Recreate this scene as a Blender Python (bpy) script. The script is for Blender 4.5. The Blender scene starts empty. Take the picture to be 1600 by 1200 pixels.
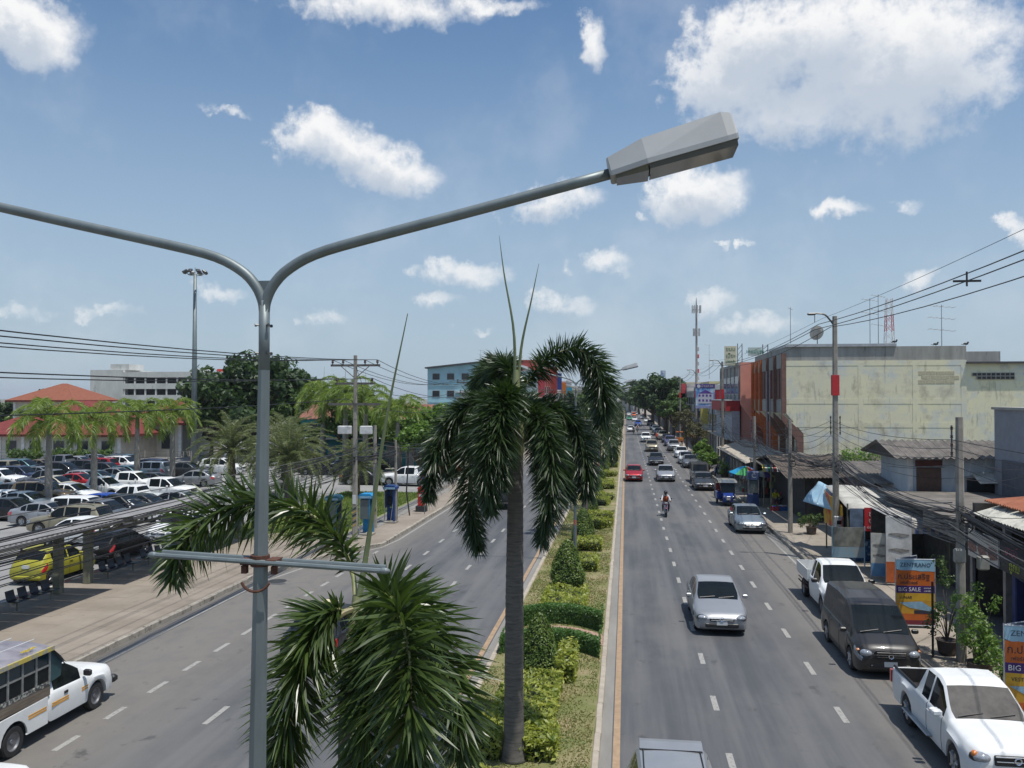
import bpy, bmesh, math, random
import numpy as np
from mathutils import Vector, Matrix
R = math.radians
PI = math.pi
sc = bpy.context.scene
COL = sc.collection
rng = np.random.default_rng(7)
random.seed(7)

# ------------------------------------------------------------------ camera
FPX, CAMZ = 1320.0, 8.0
YAW = math.atan(178 / FPX)
PITCH = math.atan(22 / FPX)
cam_d = bpy.data.cameras.new('camera')
cam = bpy.data.objects.new('camera', cam_d)
COL.objects.link(cam)
cam.location = (0, 0, CAMZ)
cam.rotation_euler = (PI / 2 + PITCH, 0, YAW)
cam_d.sensor_width = 36
cam_d.lens = 36 * FPX / 1600
cam_d.clip_end = 9000
cam_d.clip_start = 0.1
sc.camera = cam
sc.view_settings.view_transform = 'Standard'
sc.view_settings.look = 'None'
sc.view_settings.exposure = -0.08
sc.view_settings.gamma = 1.0
sc.cycles.use_denoising = True
sc.cycles.max_bounces = 6
sc.cycles.diffuse_bounces = 3
sc.cycles.glossy_bounces = 3
sc.cycles.transmission_bounces = 4
sc.cycles.transparent_max_bounces = 6
sc.cycles.volume_bounces = 0
sc.cycles.caustics_reflective = False
sc.cycles.caustics_refractive = False
sc.cycles.sample_clamp_indirect = 6


def ray(px, py):
    x, z = (px - 800) / FPX, -(py - 600) / FPX
    y2 = math.cos(PITCH) - math.sin(PITCH) * z
    z2 = math.sin(PITCH) + math.cos(PITCH) * z
    return Vector((x * math.cos(YAW) - y2 * math.sin(YAW), x * math.sin(YAW) + y2 * math.cos(YAW), z2))


def G(px, py, z=0.0):            # point of the level z that the picture shows there
    d = ray(px, py)
    t = (z - CAMZ) / d.z
    return Vector((d.x * t, d.y * t, z))


def AY(px, py, Y):               # point at distance Y along the street
    d = ray(px, py)
    t = Y / d.y
    return Vector((d.x * t, Y, CAMZ + d.z * t))


def AX(px, py, X):
    d = ray(px, py)
    t = X / d.x
    return Vector((X, d.y * t, CAMZ + d.z * t))

# ------------------------------------------------------------------ sun and sky
SUNV = Vector((0.25, -0.16, 1.0)).normalized()
sun_d = bpy.data.lights.new('sun', 'SUN')
sun_d.energy = 4.6
sun_d.angle = R(0.55)
sun_d.color = (1.0, 0.955, 0.89)
sun = bpy.data.objects.new('sun', sun_d)
COL.objects.link(sun)
sun.rotation_euler = SUNV.to_track_quat('Z', 'Y').to_euler()
sun.location = (60, -40, 200)

world = bpy.data.worlds.new('World')
sc.world = world
world.use_nodes = True
wt = world.node_tree
for n in list(wt.nodes):
    wt.nodes.remove(n)


def wn(t, **k):
    n = wt.nodes.new(t)
    for a, b in k.items():
        setattr(n, a, b)
    return n


def wm(op, a, b=None, c=None, clamp=False):
    n = wn('ShaderNodeMath', operation=op, use_clamp=clamp)
    for i, v in enumerate((a, b, c)):
        if v is None:
            continue
        if isinstance(v, (int, float)):
            n.inputs[i].default_value = v
        else:
            wt.links.new(v, n.inputs[i])
    return n.outputs[0]


def wv(op, a, b=None):
    n = wn('ShaderNodeVectorMath', operation=op)
    for i, v in enumerate((a, b)):
        if v is None:
            continue
        if isinstance(v, (tuple, list)):
            n.inputs[i].default_value = v
        else:
            wt.links.new(v, n.inputs[i])
    return n.outputs['Value'] if op in ('DOT_PRODUCT', 'LENGTH') else n.outputs['Vector']


def wsmooth(x, lo, hi, a=0.0, b=1.0):
    n = wn('ShaderNodeMapRange', interpolation_type='SMOOTHSTEP')
    wt.links.new(x, n.inputs[0])
    for i, v in enumerate((lo, hi, a, b)):
        n.inputs[i + 1].default_value = v
    return n.outputs[0]


SKY_STRENGTH = 0.115
sky = wn('ShaderNodeTexSky', sky_type='NISHITA')
sky.sun_disc = False
sky.sun_elevation = math.asin(SUNV.z)
sky.sun_rotation = math.atan2(SUNV.x, SUNV.y)
sky.air_density = 1.0
sky.dust_density = 1.0
sky.ozone_density = 1.6
sky.altitude = 0
tc = wn('ShaderNodeTexCoord')
DIR = tc.outputs['Generated']
sep = wn('ShaderNodeSeparateXYZ')
wt.links.new(DIR, sep.inputs[0])
az = wm('ARCTAN2', sep.outputs[0], sep.outputs[1])
el = wm('ARCSINE', sep.outputs[2])
com = wn('ShaderNodeCombineXYZ')
wt.links.new(az, com.inputs[0])
wt.links.new(el, com.inputs[1])
AE = com.outputs[0]


def wnoise(vec, scale, detail=6, rough=0.6, dist=0.0):
    n = wn('ShaderNodeTexNoise')
    n.inputs['Scale'].default_value = scale
    n.inputs['Detail'].default_value = detail
    n.inputs['Roughness'].default_value = rough
    n.inputs['Distortion'].default_value = dist
    wt.links.new(vec, n.inputs['Vector'])
    return n


def cloud_blob(cx, cy, rx, ry, w=1.0):
    a = ray(cx, cy).normalized()
    return (math.atan2(a.x, a.y), math.asin(a.z), rx / FPX, ry / FPX, w)


CL = [cloud_blob(*c) for c in [
    (1140, 120, 120, 75, 1.0), (1250, 60, 190, 95, 1.1), (1400, 90, 170, 120, 1.1), (1500, 130, 90, 55, .9), (1230, 175, 150, 60, .9),
    (1090, 300, 90, 48, 1.0), (1030, 290, 40, 22, .6), (490, 222, 95, 42, 1.0), (600, 262, 105, 42, .95), (545, 240, 80, 40, 1.0),
    (860, 318, 105, 36, .8), (925, 70, 34, 46, .75), (600, 8, 220, 36, .8), (760, 10, 130, 20, .6), (40, 40, 85, 50, 1.0),
    (348, 175, 48, 13, .6), (945, 412, 66, 24, .7), (720, 428, 100, 28, .8), (885, 474, 68, 28, .7), (500, 490, 62, 20, .6),
    (1112, 466, 62, 30, .6), (1190, 502, 80, 30, .62), (1318, 322, 38, 20, .72), (1400, 326, 38, 17, .62), (1440, 434, 40, 20, .75),
    (1592, 355, 26, 24, .7), (676, 468, 52, 18, .7), (30, 482, 70, 18, .55), (175, 490, 60, 14, .5), (350, 455, 55, 20, .5),
    (1135, 385, 18, 9, .6), (1165, 380, 12, 9, .6), (750, 515, 40, 10, .5), (1000, 332, 22, 14, .55)]]
crng = random.Random(11)
for i in range(26):              # the same fair-weather clouds all round the sky
    a = crng.uniform(0.75, 2 * PI - 0.95)
    a = a if a < PI else a - 2 * PI
    e = crng.uniform(0.1, 1.1)
    s = crng.uniform(0.06, 0.17) * (0.5 + e)
    CL.append((a, e, s / max(.35, math.cos(e)), s * 0.4, crng.uniform(.7, 1.1)))

n1 = wnoise(DIR, 5.0, 6, .6)
n2 = wnoise(DIR, 13.0, 9, .62)
n3 = wnoise(DIR, 46.0, 8, .62)
warp = wv('ADD', wv('MULTIPLY', wv('SUBTRACT', n2.outputs['Color'], (.5, .5, .5)), (.085, .06, 0)),
          wv('MULTIPLY', wv('SUBTRACT', n3.outputs['Color'], (.5, .5, .5)), (.024, .022, 0)))
P0 = wv('ADD', AE, warp)


def blob_field(P, shift):
    acc = None
    for (a, e, rx, ry, w) in CL:
        d = wv('MULTIPLY', wv('SUBTRACT', P, (a, e + shift * ry, 0)), (1 / rx, 1 / ry, 0))
        v = wm('SUBTRACT', w, wv('DOT_PRODUCT', d, d))
        acc = v if acc is None else wm('MAXIMUM', acc, v)
    return acc


fA = blob_field(P0, 0.0)
fB = blob_field(wv('ADD', P0, (0.004, 0.006, 0)), -0.55)
nn = wm('ADD', wm('MULTIPLY', wm('SUBTRACT', n2.outputs['Fac'], .5), 1.5), wm('MULTIPLY', wm('SUBTRACT', n3.outputs['Fac'], .5), 1.3))
dens = wsmooth(wm('ADD', fA, wm('MULTIPLY', nn, 1.25)), -.08, .95)
core = wsmooth(wm('ADD', wm('SUBTRACT', fB, 0.12), wm('MULTIPLY', nn, .8)), .0, .95)
wisp = wsmooth(wm('ADD', n1.outputs['Fac'], wm('MULTIPLY', n2.outputs['Fac'], .35)), .62, .95, 0, .16)
dens2 = wm('MAXIMUM', wm('MULTIPLY', dens, wsmooth(el, 0.02, 0.28, .6, .98)), wisp)
ccol = wn('ShaderNodeMix', data_type='RGBA')
wt.links.new(core, ccol.inputs[0])
kk = 1.0 / SKY_STRENGTH
ccol.inputs[6].default_value = (1.02 * kk, 1.02 * kk, 1.02 * kk, 1)
ccol.inputs[7].default_value = (.58 * kk, .65 * kk, .75 * kk, 1)
# the milky air near the horizon belongs to this sky
hz = wn('ShaderNodeMix', data_type='RGBA')
wt.links.new(wsmooth(el, -.02, .5, .82, 0.0), hz.inputs[0])
tint = wv('MULTIPLY', sky.outputs[0], (.78, .99, 1.1))
wt.links.new(tint, hz.inputs[6])
hz.inputs[7].default_value = (.47 * kk, .575 * kk, .69 * kk, 1)
fin = wn('ShaderNodeMix', data_type='RGBA')
wt.links.new(dens2, fin.inputs[0])
wt.links.new(hz.outputs[2], fin.inputs[6])
wt.links.new(ccol.outputs[2], fin.inputs[7])
bg = wn('ShaderNodeBackground')
bg.inputs[1].default_value = SKY_STRENGTH
wt.links.new(fin.outputs[2], bg.inputs[0])
wo = wn('ShaderNodeOutputWorld')
wt.links.new(bg.outputs[0], wo.inputs[0])
world.cycles.sampling_method = 'MANUAL'
world.cycles.sample_map_resolution = 512

# ------------------------------------------------------------------ materials
MATS = {}


def mat(name, base, rough=.7, metal=0.0, var=.18, scale=3.0, bump=0.0, bscale=None, coat=0.0, base2=None, lo=.35, hi=.65, spec=.5,
        trans=0.0, coords='Object', stretch=(1, 1, 1), detail=6, emit=None, speck=None, facing=None):
    if name in MATS:
        return MATS[name]
    m = bpy.data.materials.new(name)
    m.use_nodes = True
    t = m.node_tree
    b = t.nodes['Principled BSDF']
    b.inputs['Roughness'].default_value = rough
    b.inputs['Metallic'].default_value = metal
    b.inputs['Specular IOR Level'].default_value = spec
    b.inputs['Coat Weight'].default_value = coat
    b.inputs['Coat Roughness'].default_value = .06
    base = tuple(base)[:3]
    c2 = tuple(base2)[:3] if base2 else tuple(min(1, v * (1 + var)) for v in base)
    c1 = base if base2 else tuple(v * (1 - var) for v in base)
    if var > 0 or base2:
        co = t.nodes.new('ShaderNodeTexCoord')
        mp = t.nodes.new('ShaderNodeMapping')
        mp.inputs['Scale'].default_value = stretch
        t.links.new(t.nodes.new('ShaderNodeNewGeometry').outputs['Position'] if coords == 'World' else co.outputs[coords], mp.inputs[0])
        if coords == 'Object':     # alike pieces of a shared mesh differ a little
            oi = t.nodes.new('ShaderNodeObjectInfo')
            sh = t.nodes.new('ShaderNodeVectorMath')
            sh.operation = 'SCALE'
            sh.inputs[0].default_value = (31, 17, 23)
            t.links.new(oi.outputs['Random'], sh.inputs[3])
            t.links.new(sh.outputs[0], mp.inputs[1])
        nz = t.nodes.new('ShaderNodeTexNoise')
        nz.inputs['Scale'].default_value = scale
        nz.inputs['Detail'].default_value = detail
        nz.inputs['Roughness'].default_value = .62
        t.links.new(mp.outputs[0], nz.inputs['Vector'])
        rp = t.nodes.new('ShaderNodeMapRange')
        rp.inputs[1].default_value = lo
        rp.inputs[2].default_value = hi
        t.links.new(nz.outputs['Fac'], rp.inputs[0])
        mx = t.nodes.new('ShaderNodeMix')
        mx.data_type = 'RGBA'
        mx.inputs[6].default_value = c1 + (1,)
        mx.inputs[7].default_value = c2 + (1,)
        t.links.new(rp.outputs[0], mx.inputs[0])
        out = mx.outputs[2]
        if speck:                  # (colour, scale, threshold): stains or grit with a shape of their own
            n5 = t.nodes.new('ShaderNodeTexNoise')
            n5.inputs['Scale'].default_value = speck[1]
            n5.inputs['Detail'].default_value = 9
            n5.inputs['Roughness'].default_value = .7
            t.links.new(mp.outputs[0], n5.inputs['Vector'])
            r5 = t.nodes.new('ShaderNodeMapRange')
            r5.inputs[1].default_value = speck[2]
            r5.inputs[2].default_value = speck[2] + .14
            t.links.new(n5.outputs['Fac'], r5.inputs[0])
            m5 = t.nodes.new('ShaderNodeMix')
            m5.data_type = 'RGBA'
            t.links.new(r5.outputs[0], m5.inputs[0])
            t.links.new(out, m5.inputs[6])
            m5.inputs[7].default_value = tuple(speck[0]) + (1,)
            out = m5.outputs[2]
        t.links.new(out, b.inputs['Base Color'])
        if bump > 0:
            nb = t.nodes.new('ShaderNodeTexNoise')
            nb.inputs['Scale'].default_value = bscale or scale * 6
            nb.inputs['Detail'].default_value = 5
            t.links.new(mp.outputs[0], nb.inputs['Vector'])
            bp = t.nodes.new('ShaderNodeBump')
            bp.inputs['Strength'].default_value = bump
            bp.inputs['Distance'].default_value = .02
            t.links.new(nb.outputs['Fac'], bp.inputs['Height'])
            t.links.new(bp.outputs[0], b.inputs['Normal'])
    else:
        b.inputs['Base Color'].default_value = base + (1,)
        out = None
    if trans > 0:
        ms = t.nodes.new('ShaderNodeMixShader')
        tl = t.nodes.new('ShaderNodeBsdfTranslucent')
        ms.inputs[0].default_value = trans
        tl.inputs[0].default_value = tuple(min(1, v * f) for v, f in zip(c2, (1.7, 1.9, 1.0))) + (1,)
        t.links.new(b.outputs[0], ms.inputs[1])
        t.links.new(tl.outputs[0], ms.inputs[2])
        t.links.new(ms.outputs[0], t.nodes['Material Output'].inputs[0])
    if emit:
        b.inputs['Emission Color'].default_value = tuple(emit[:3]) + (1,)
        b.inputs['Emission Strength'].default_value = emit[3]
    MATS[name] = m
    return m


def flat(name, c, rough=.6, **k):
    return mat(name, c, rough, var=k.pop('var', .06), **k)


def paint(c, metal=0.0, rough=.4):
    n = 'car_paint_%d_%d_%d_%d' % (c[0] * 255, c[1] * 255, c[2] * 255, metal * 10)
    return mat(n, c, rough, metal=metal, var=.05, scale=2, coat=.35, spec=.4)


def hexc(h):
    v = [int(h[i:i + 2], 16) / 255 for i in (0, 2, 4)]
    return tuple(x / 12.92 if x < .04045 else ((x + .055) / 1.055) ** 2.4 for x in v)


# ------------------------------------------------------------------ mesh building
class MB:
    def __init__(s):
        s.v, s.f, s.n, s.mi, s.cur = [], [], 0, [], 0

    def add(s, V, Fs):
        V = np.asarray(V, float).reshape(-1, 3)
        s.v.append(V)
        n = s.n
        s.f += [tuple(int(i) + n for i in f) for f in Fs]
        s.mi += [s.cur] * len(Fs)
        s.n += len(V)
        return s

    def box(s, c, d, rz=0.0, rx=0.0, ry=0.0, taper=None):
        x, y, z = d[0] / 2, d[1] / 2, d[2] / 2
        V = np.array([(a * x, b * y, e * z) for e in (-1, 1) for b in (-1, 1) for a in (-1, 1)], float)
        if taper:
            V[4:, 0] *= taper[0]
            V[4:, 1] *= taper[1]
        if rz or rx or ry:
            Rm = np.array(Matrix.Rotation(rz, 3, 'Z') @ Matrix.Rotation(ry, 3, 'Y') @ Matrix.Rotation(rx, 3, 'X'))
            V = V @ Rm.T
        return s.add(V + np.array(c), [(0, 2, 3, 1), (4, 5, 7, 6), (0, 1, 5, 4), (2, 6, 7, 3), (0, 4, 6, 2), (1, 3, 7, 5)])

    def bx(s, x0, x1, y0, y1, z0, z1):
        return s.box(((x0 + x1) / 2, (y0 + y1) / 2, (z0 + z1) / 2), (abs(x1 - x0), abs(y1 - y0), abs(z1 - z0)))

    def bevbox(s, c, d, b=.02, rz=0.0):
        x, y, z = d[0] / 2, d[1] / 2, d[2] / 2
        b = min(b, x * .9, y * .9, z * .9)
        prof = [(-z, b), (-z + b, 0), (z - b, 0), (z, b)]
        rings = []
        for zz, ins in prof:
            xx, yy = x - ins, y - ins
            k = b * .6
            rings.append([(xx - k, -yy, zz), (xx, -yy + k, zz), (xx, yy - k, zz), (xx - k, yy, zz), (-xx + k, yy, zz), (-xx, yy - k, zz), (-xx, -yy + k, zz), (-xx + k, -yy, zz)])
        V = np.array(rings).reshape(-1, 3)
        if rz:
            V = V @ np.array(Matrix.Rotation(rz, 3, 'Z')).T
        Fs = []
        for i in range(3):
            for j in range(8):
                a, e = i * 8 + j, i * 8 + (j + 1) % 8
                Fs.append((a, e, e + 8, a + 8))
        Fs += [tuple(range(7, -1, -1)), tuple(range(24, 32))]
        return s.add(V + np.array(c), Fs)

    def tube(s, pts, r, n=8, cap=True):
        P = np.asarray([tuple(p) for p in pts], float)
        m = len(P)
        r = np.broadcast_to(np.asarray(r, float), (m,)) if np.ndim(r) < 2 else r
        T = np.gradient(P, axis=0)
        T /= np.linalg.norm(T, axis=1)[:, None] + 1e-9
        ref = np.array((0, 0, 1.0)) if abs(T[:, 2]).mean() < .8 else np.array((1.0, 0, 0))
        A = np.cross(T, ref)
        A /= np.linalg.norm(A, axis=1)[:, None] + 1e-9
        B = np.cross(T, A)
        th = np.arange(n) / n * 2 * PI
        V = P[:, None] + r[:, None, None] * (np.cos(th)[None, :, None] * A[:, None] + np.sin(th)[None, :, None] * B[:, None])
        Fs = [(i * n + j, i * n + (j + 1) % n, (i + 1) * n + (j + 1) % n, (i + 1) * n + j) for i in range(m - 1) for j in range(n)]
        if cap:
            Fs += [tuple(range(n - 1, -1, -1)), tuple(range((m - 1) * n, m * n))]
        return s.add(V.reshape(-1, 3), Fs)

    def cyl(s, a, b, r, r2=None, n=12):
        return s.tube([a, b], [r, r if r2 is None else r2], n)

    def lathe(s, prof, c=(0, 0, 0), n=16, axis='z', jitter=0):
        prof = np.array(prof, float)
        th = np.arange(n) / n * 2 * PI
        rr, zz = prof[:, 0][:, None], prof[:, 1][:, None]
        X, Y, Z = rr * np.cos(th), rr * np.sin(th), np.broadcast_to(zz, (len(prof), n))
        V = np.stack((X, Y, Z), -1) if axis == 'z' else (np.stack((Z, X, Y), -1) if axis == 'x' else np.stack((Y, Z, X), -1))
        V = V.reshape(-1, 3)
        if jitter:
            V = V + rng.normal(0, jitter, V.shape)
        Fs = [(i * n + j, i * n + (j + 1) % n, (i + 1) * n + (j + 1) % n, (i + 1) * n + j) for i in range(len(prof) - 1) for j in range(n)]
        return s.add(V + np.array(c), Fs)

    def ell(s, c, rad, n=10, m=7):
        prof = [(math.sin(PI * i / m), -math.cos(PI * i / m)) for i in range(m + 1)]
        k = MB().lathe(prof, n=n)
        return s.add(k.v[0] * np.array(rad) + np.array(c), k.f)

    def prism(s, poly, a, b, axis='x'):
        """poly in the two other axes, run from a to b along axis."""
        n = len(poly)
        o = []
        for t in (a, b):
            for (p, q) in poly:
                o.append({'x': (t, p, q), 'y': (p, t, q), 'z': (p, q, t)}[axis])
        Fs = [(i, (i + 1) % n, n + (i + 1) % n, n + i) for i in range(n)]
        Fs += [tuple(range(n - 1, -1, -1)), tuple(range(n, 2 * n))]
        return s.add(o, Fs)

    def sheet(s, a, b, c, d, nu=1, nv=1, th=0.0, fn=None):
        """four corners a b c d; fn(u, v) gives an offset along the normal."""
        a, b, c, d = [np.array(tuple(q), float) for q in (a, b, c, d)]
        nrm = np.cross(b - a, d - a)
        nrm /= np.linalg.norm(nrm)
        V, Fs = [], []
        for j in range(nv + 1):
            for i in range(nu + 1):
                u, v = i / nu, j / nv
                p = a * (1 - u) * (1 - v) + b * u * (1 - v) + c * u * v + d * (1 - u) * v
                V.append(p + nrm * (fn(u, v) if fn else 0))
        w = nu + 1
        for j in range(nv):
            for i in range(nu):
                k = j * w + i
                Fs.append((k, k + 1, k + w + 1, k + w))
        if th:
            N = len(V)
            V += [p - nrm * th for p in V[:N]]
            Fs += [tuple(N + i for i in f[::-1]) for f in Fs]
            edge = [i for i in range(w)] + [j * w + nu for j in range(1, nv + 1)] + [nv * w + i for i in range(nu - 1, -1, -1)] + [j * w for j in range(nv - 1, 0, -1)]
            for i in range(len(edge)):
                p, q = edge[i], edge[(i + 1) % len(edge)]
                Fs.append((q, p, N + p, N + q))
        return s.add(V, Fs)

    def mesh(s, name, mats, smooth=False, sharp=None):
        me = bpy.data.meshes.new(name)
        V = np.concatenate(s.v) if s.v else np.zeros((0, 3))
        me.from_pydata(V.tolist() if len(V) < 30000 else V, [], s.f)
        for m in (mats if isinstance(mats, (list, tuple)) else [mats]):
            me.materials.append(m)
        if any(s.mi):
            me.polygons.foreach_set('material_index', s.mi)
        if smooth:
            me.polygons.foreach_set('use_smooth', [True] * len(s.f))
            if sharp:
                me.update()
                me.set_sharp_from_angle(angle=R(sharp))
        me.update()
        return me

    def build(s, name, mats, parent=None, smooth=False, sharp=None, loc=None, rz=0):
        return link(name, s.mesh(name, mats, smooth, sharp), parent, loc, rz)


def link(name, me, parent=None, loc=None, rz=0):
    o = bpy.data.objects.new(name, me)
    COL.objects.link(o)
    if parent:
        o.parent = parent
    if loc is not None:
        o.location = loc
    if rz:
        o.rotation_euler = (0, 0, rz)
    return o


def raw_mesh(name, V, tri=None, quad=None, mats=None, smooth=False, mi=None):
    """big leaf meshes straight from arrays"""
    me = bpy.data.meshes.new(name)
    V = np.ascontiguousarray(V, dtype=np.float32).reshape(-1, 3)
    parts, sizes = [], []
    if quad is not None and len(quad):
        parts.append(np.asarray(quad).reshape(-1))
        sizes.append(np.full(len(quad), 4))
    if tri is not None and len(tri):
        parts.append(np.asarray(tri).reshape(-1))
        sizes.append(np.full(len(tri), 3))
    idx = np.concatenate(parts).astype(np.int32)
    sz = np.concatenate(sizes).astype(np.int32)
    st = np.concatenate(([0], np.cumsum(sz)[:-1])).astype(np.int32)
    me.vertices.add(len(V))
    me.vertices.foreach_set('co', V.reshape(-1))
    me.loops.add(len(idx))
    me.loops.foreach_set('vertex_index', idx)
    me.polygons.add(len(sz))
    me.polygons.foreach_set('loop_start', st)
    me.polygons.foreach_set('loop_total', sz)
    if smooth:
        me.polygons.foreach_set('use_smooth', np.ones(len(sz), bool))
    for m in (mats if isinstance(mats, (list, tuple)) else [mats]):
        me.materials.append(m)
    if mi is not None:
        me.polygons.foreach_set('material_index', np.asarray(mi, np.int32))
    me.update(calc_edges=True)
    me.validate()
    return me


def tag(o, label=None, cat=None, group=None, kind=None):
    if label:
        o['label'] = label
    if cat:
        o['category'] = cat
    if group:
        o['group'] = group
    if kind:
        o['kind'] = kind
    return o


def thing(name, label, cat, loc=(0, 0, 0), rz=0, group=None):
    o = bpy.data.objects.new(name, None)
    o.empty_display_size = .3
    COL.objects.link(o)
    o.location = loc
    o.rotation_euler = (0, 0, rz)
    return tag(o, label, cat, group)


def kids(o):
    return [c for c in bpy.data.objects if c.parent == o]


CH = {}


def tree_of(o):
    if o.name not in CH:
        CH[o.name] = [(c, tree_of(c)) for c in o.children]
    return CH[o.name]


def dup(root, loc=None, rz=None, label=None, scale=None, swap=None, skip=()):
    """copy a thing with its parts and sub-parts; swap = {material name: material}"""
    def cp(o, parent):
        c = o.copy()
        COL.objects.link(c)
        c.parent = parent
        if swap and o.type == 'MESH':
            for i, sl in enumerate(o.data.materials):
                if sl and sl.name in swap:
                    c.material_slots[i].link = 'OBJECT'
                    c.material_slots[i].material = swap[sl.name]
        for ch, _ in tree_of(o):
            if ch.name.split('.')[0] not in skip:
                cp(ch, c)
        return c
    r = cp(root, None)
    if loc is not None:
        r.location = loc
    if rz is not None:
        r.rotation_euler = (0, 0, rz)
    if label:
        r['label'] = label
    if scale:
        r.scale = scale if isinstance(scale, (tuple, list)) else (scale,) * 3
    return r


def swap_in_place(root, swap):
    for o in [root] + [c for c in root.children_recursive]:
        if o.type == 'MESH':
            for i, sl in enumerate(o.data.materials):
                if sl and sl.name in swap:
                    o.material_slots[i].link = 'OBJECT'
                    o.material_slots[i].material = swap[sl.name]


def struct(name, mb, m, parent=None, **k):
    o = mb.build(name, m, parent, **k)
    if not parent:
        o['kind'] = 'structure'
    return o


def lettering(text, size, m, parent, loc, rot=(PI / 2, 0, 0), align='CENTER', extrude=.004, xscale=1.0, name='lettering', shear=0, spacing=1.0):
    cu = bpy.data.curves.new(name, 'FONT')
    cu.body = text
    cu.size = size
    cu.align_x = align
    cu.align_y = 'CENTER'
    cu.extrude = extrude
    cu.resolution_u = 2
    cu.shear = shear
    cu.space_character = spacing
    tmp = bpy.data.objects.new('tmp', cu)
    ts = bpy.data.scenes.get('lettering_bench') or bpy.data.scenes.new('lettering_bench')
    ts.collection.objects.link(tmp)
    with bpy.context.temp_override(scene=ts, view_layer=ts.view_layers[0]):
        dg = bpy.context.evaluated_depsgraph_get()
        me = bpy.data.meshes.new_from_object(tmp.evaluated_get(dg))
    bpy.data.objects.remove(tmp)
    me.name = name
    me.materials.clear()
    me.materials.append(m)
    o = link(name, me, parent, loc)
    o.rotation_euler = rot
    o.scale = (xscale, 1, 1)
    return o


def catmull(P, n):
    P = np.asarray([tuple(p) for p in P], float)
    Q = np.concatenate(([2 * P[0] - P[1]], P, [2 * P[-1] - P[-2]]))
    m = len(P) - 1
    t = np.linspace(0, m, n)
    i = np.minimum(t.astype(int), m - 1)
    f = (t - i)[:, None]
    a, b, c, d = Q[i], Q[i + 1], Q[i + 2], Q[i + 3]
    return .5 * (2 * b + (c - a) * f + (2 * a - 5 * b + 4 * c - d) * f ** 2 + (3 * b - a - 3 * c + d) * f ** 3)


def sag(a, b, s, n=14):
    a, b = np.array(tuple(a), float), np.array(tuple(b), float)
    t = np.linspace(0, 1, n)[:, None]
    P = a + (b - a) * t
    P[:, 2] -= (4 * s * t * (1 - t))[:, 0]
    return P
# ------------------------------------------------------------------ ground, road, median, pavements
def road_material():
    m = bpy.data.materials.new('asphalt')
    m.use_nodes = True
    t = m.node_tree
    b = t.nodes['Principled BSDF']
    N, L = t.nodes.new, t.links.new
    co = N('ShaderNodeTexCoord')

    def noise(scale, stretch, detail=7, rough=.6):
        mp = N('ShaderNodeMapping')
        mp.inputs['Scale'].default_value = stretch
        L(co.outputs['Object'], mp.inputs[0])
        n = N('ShaderNodeTexNoise')
        n.inputs['Scale'].default_value = scale
        n.inputs['Detail'].default_value = detail
        n.inputs['Roughness'].default_value = rough
        L(mp.outputs[0], n.inputs['Vector'])
        return n.outputs['Fac']

    def rng_(x, a, c, lo=0, hi=1):
        r = N('ShaderNodeMapRange')
        r.interpolation_type = 'SMOOTHSTEP'
        L(x, r.inputs[0])
        for i, v in enumerate((a, c, lo, hi)):
            r.inputs[i + 1].default_value = v
        return r.outputs[0]

    def mixc(f, a, c):
        x = N('ShaderNodeMix')
        x.data_type = 'RGBA'
        L(f, x.inputs[0])
        for i, v in ((6, a), (7, c)):
            if isinstance(v, tuple):
                x.inputs[i].default_value = v + (1,)
            else:
                L(v, x.inputs[i])
        return x.outputs[2]

    def mm(op, a, c):
        x = N('ShaderNodeMath')
        x.operation = op
        x.use_clamp = True
        for i, v in enumerate((a, c)):
            if isinstance(v, (int, float)):
                x.inputs[i].default_value = v
            else:
                L(v, x.inputs[i])
        return x.outputs[0]
    streak = noise(1.3, (1, .035, 1), 6)
    patch = noise(.22, (1, .45, 1), 8, .65)
    fine = noise(28, (1, 1, 1), 4, .8)
    blot = noise(1.1, (1, .7, 1), 9, .7)
    c = mixc(rng_(streak, .35, .68), (.066, .07, .078), (.132, .133, .135))
    c = mixc(rng_(patch, .42, .66, 0, .55), c, (.17, .166, .158))
    sx = N('ShaderNodeSeparateXYZ')
    L(co.outputs['Object'], sx.inputs[0])
    X = sx.outputs[0]
    dust = mm('MAXIMUM', rng_(X, 4.6, 7.4, 0, .85), rng_(X, -9.6, -13.4, 0, .9))
    dust = mm('MULTIPLY', dust, rng_(blot, .3, .6, .55, 1))
    c = mixc(dust, c, (.205, .188, .165))
    crk = noise(.6, (1, .5, 1), 12, .85)
    c = mixc(rng_(crk, .58, .66, 0, .35), c, (.19, .18, .165))
    oil = mm('MULTIPLY', rng_(blot, .58, .68, 0, .75), rng_(patch, .3, .5))
    c = mixc(oil, c, (.055, .055, .056))
    c = mixc(rng_(fine, .2, .8, 0, .35), c, (.07, .07, .072))
    c = mixc(rng_(fine, .72, .95, 0, .3), c, (.3, .29, .27))
    L(c, b.inputs['Base Color'])
    b.inputs['Roughness'].default_value = .72
    b.inputs['Specular IOR Level'].default_value = .35
    bp = N('ShaderNodeBump')
    bp.inputs['Strength'].default_value = .25
    bp.inputs['Distance'].default_value = .01
    L(fine, bp.inputs['Height'])
    L(bp.outputs[0], b.inputs['Normal'])
    return m


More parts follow.
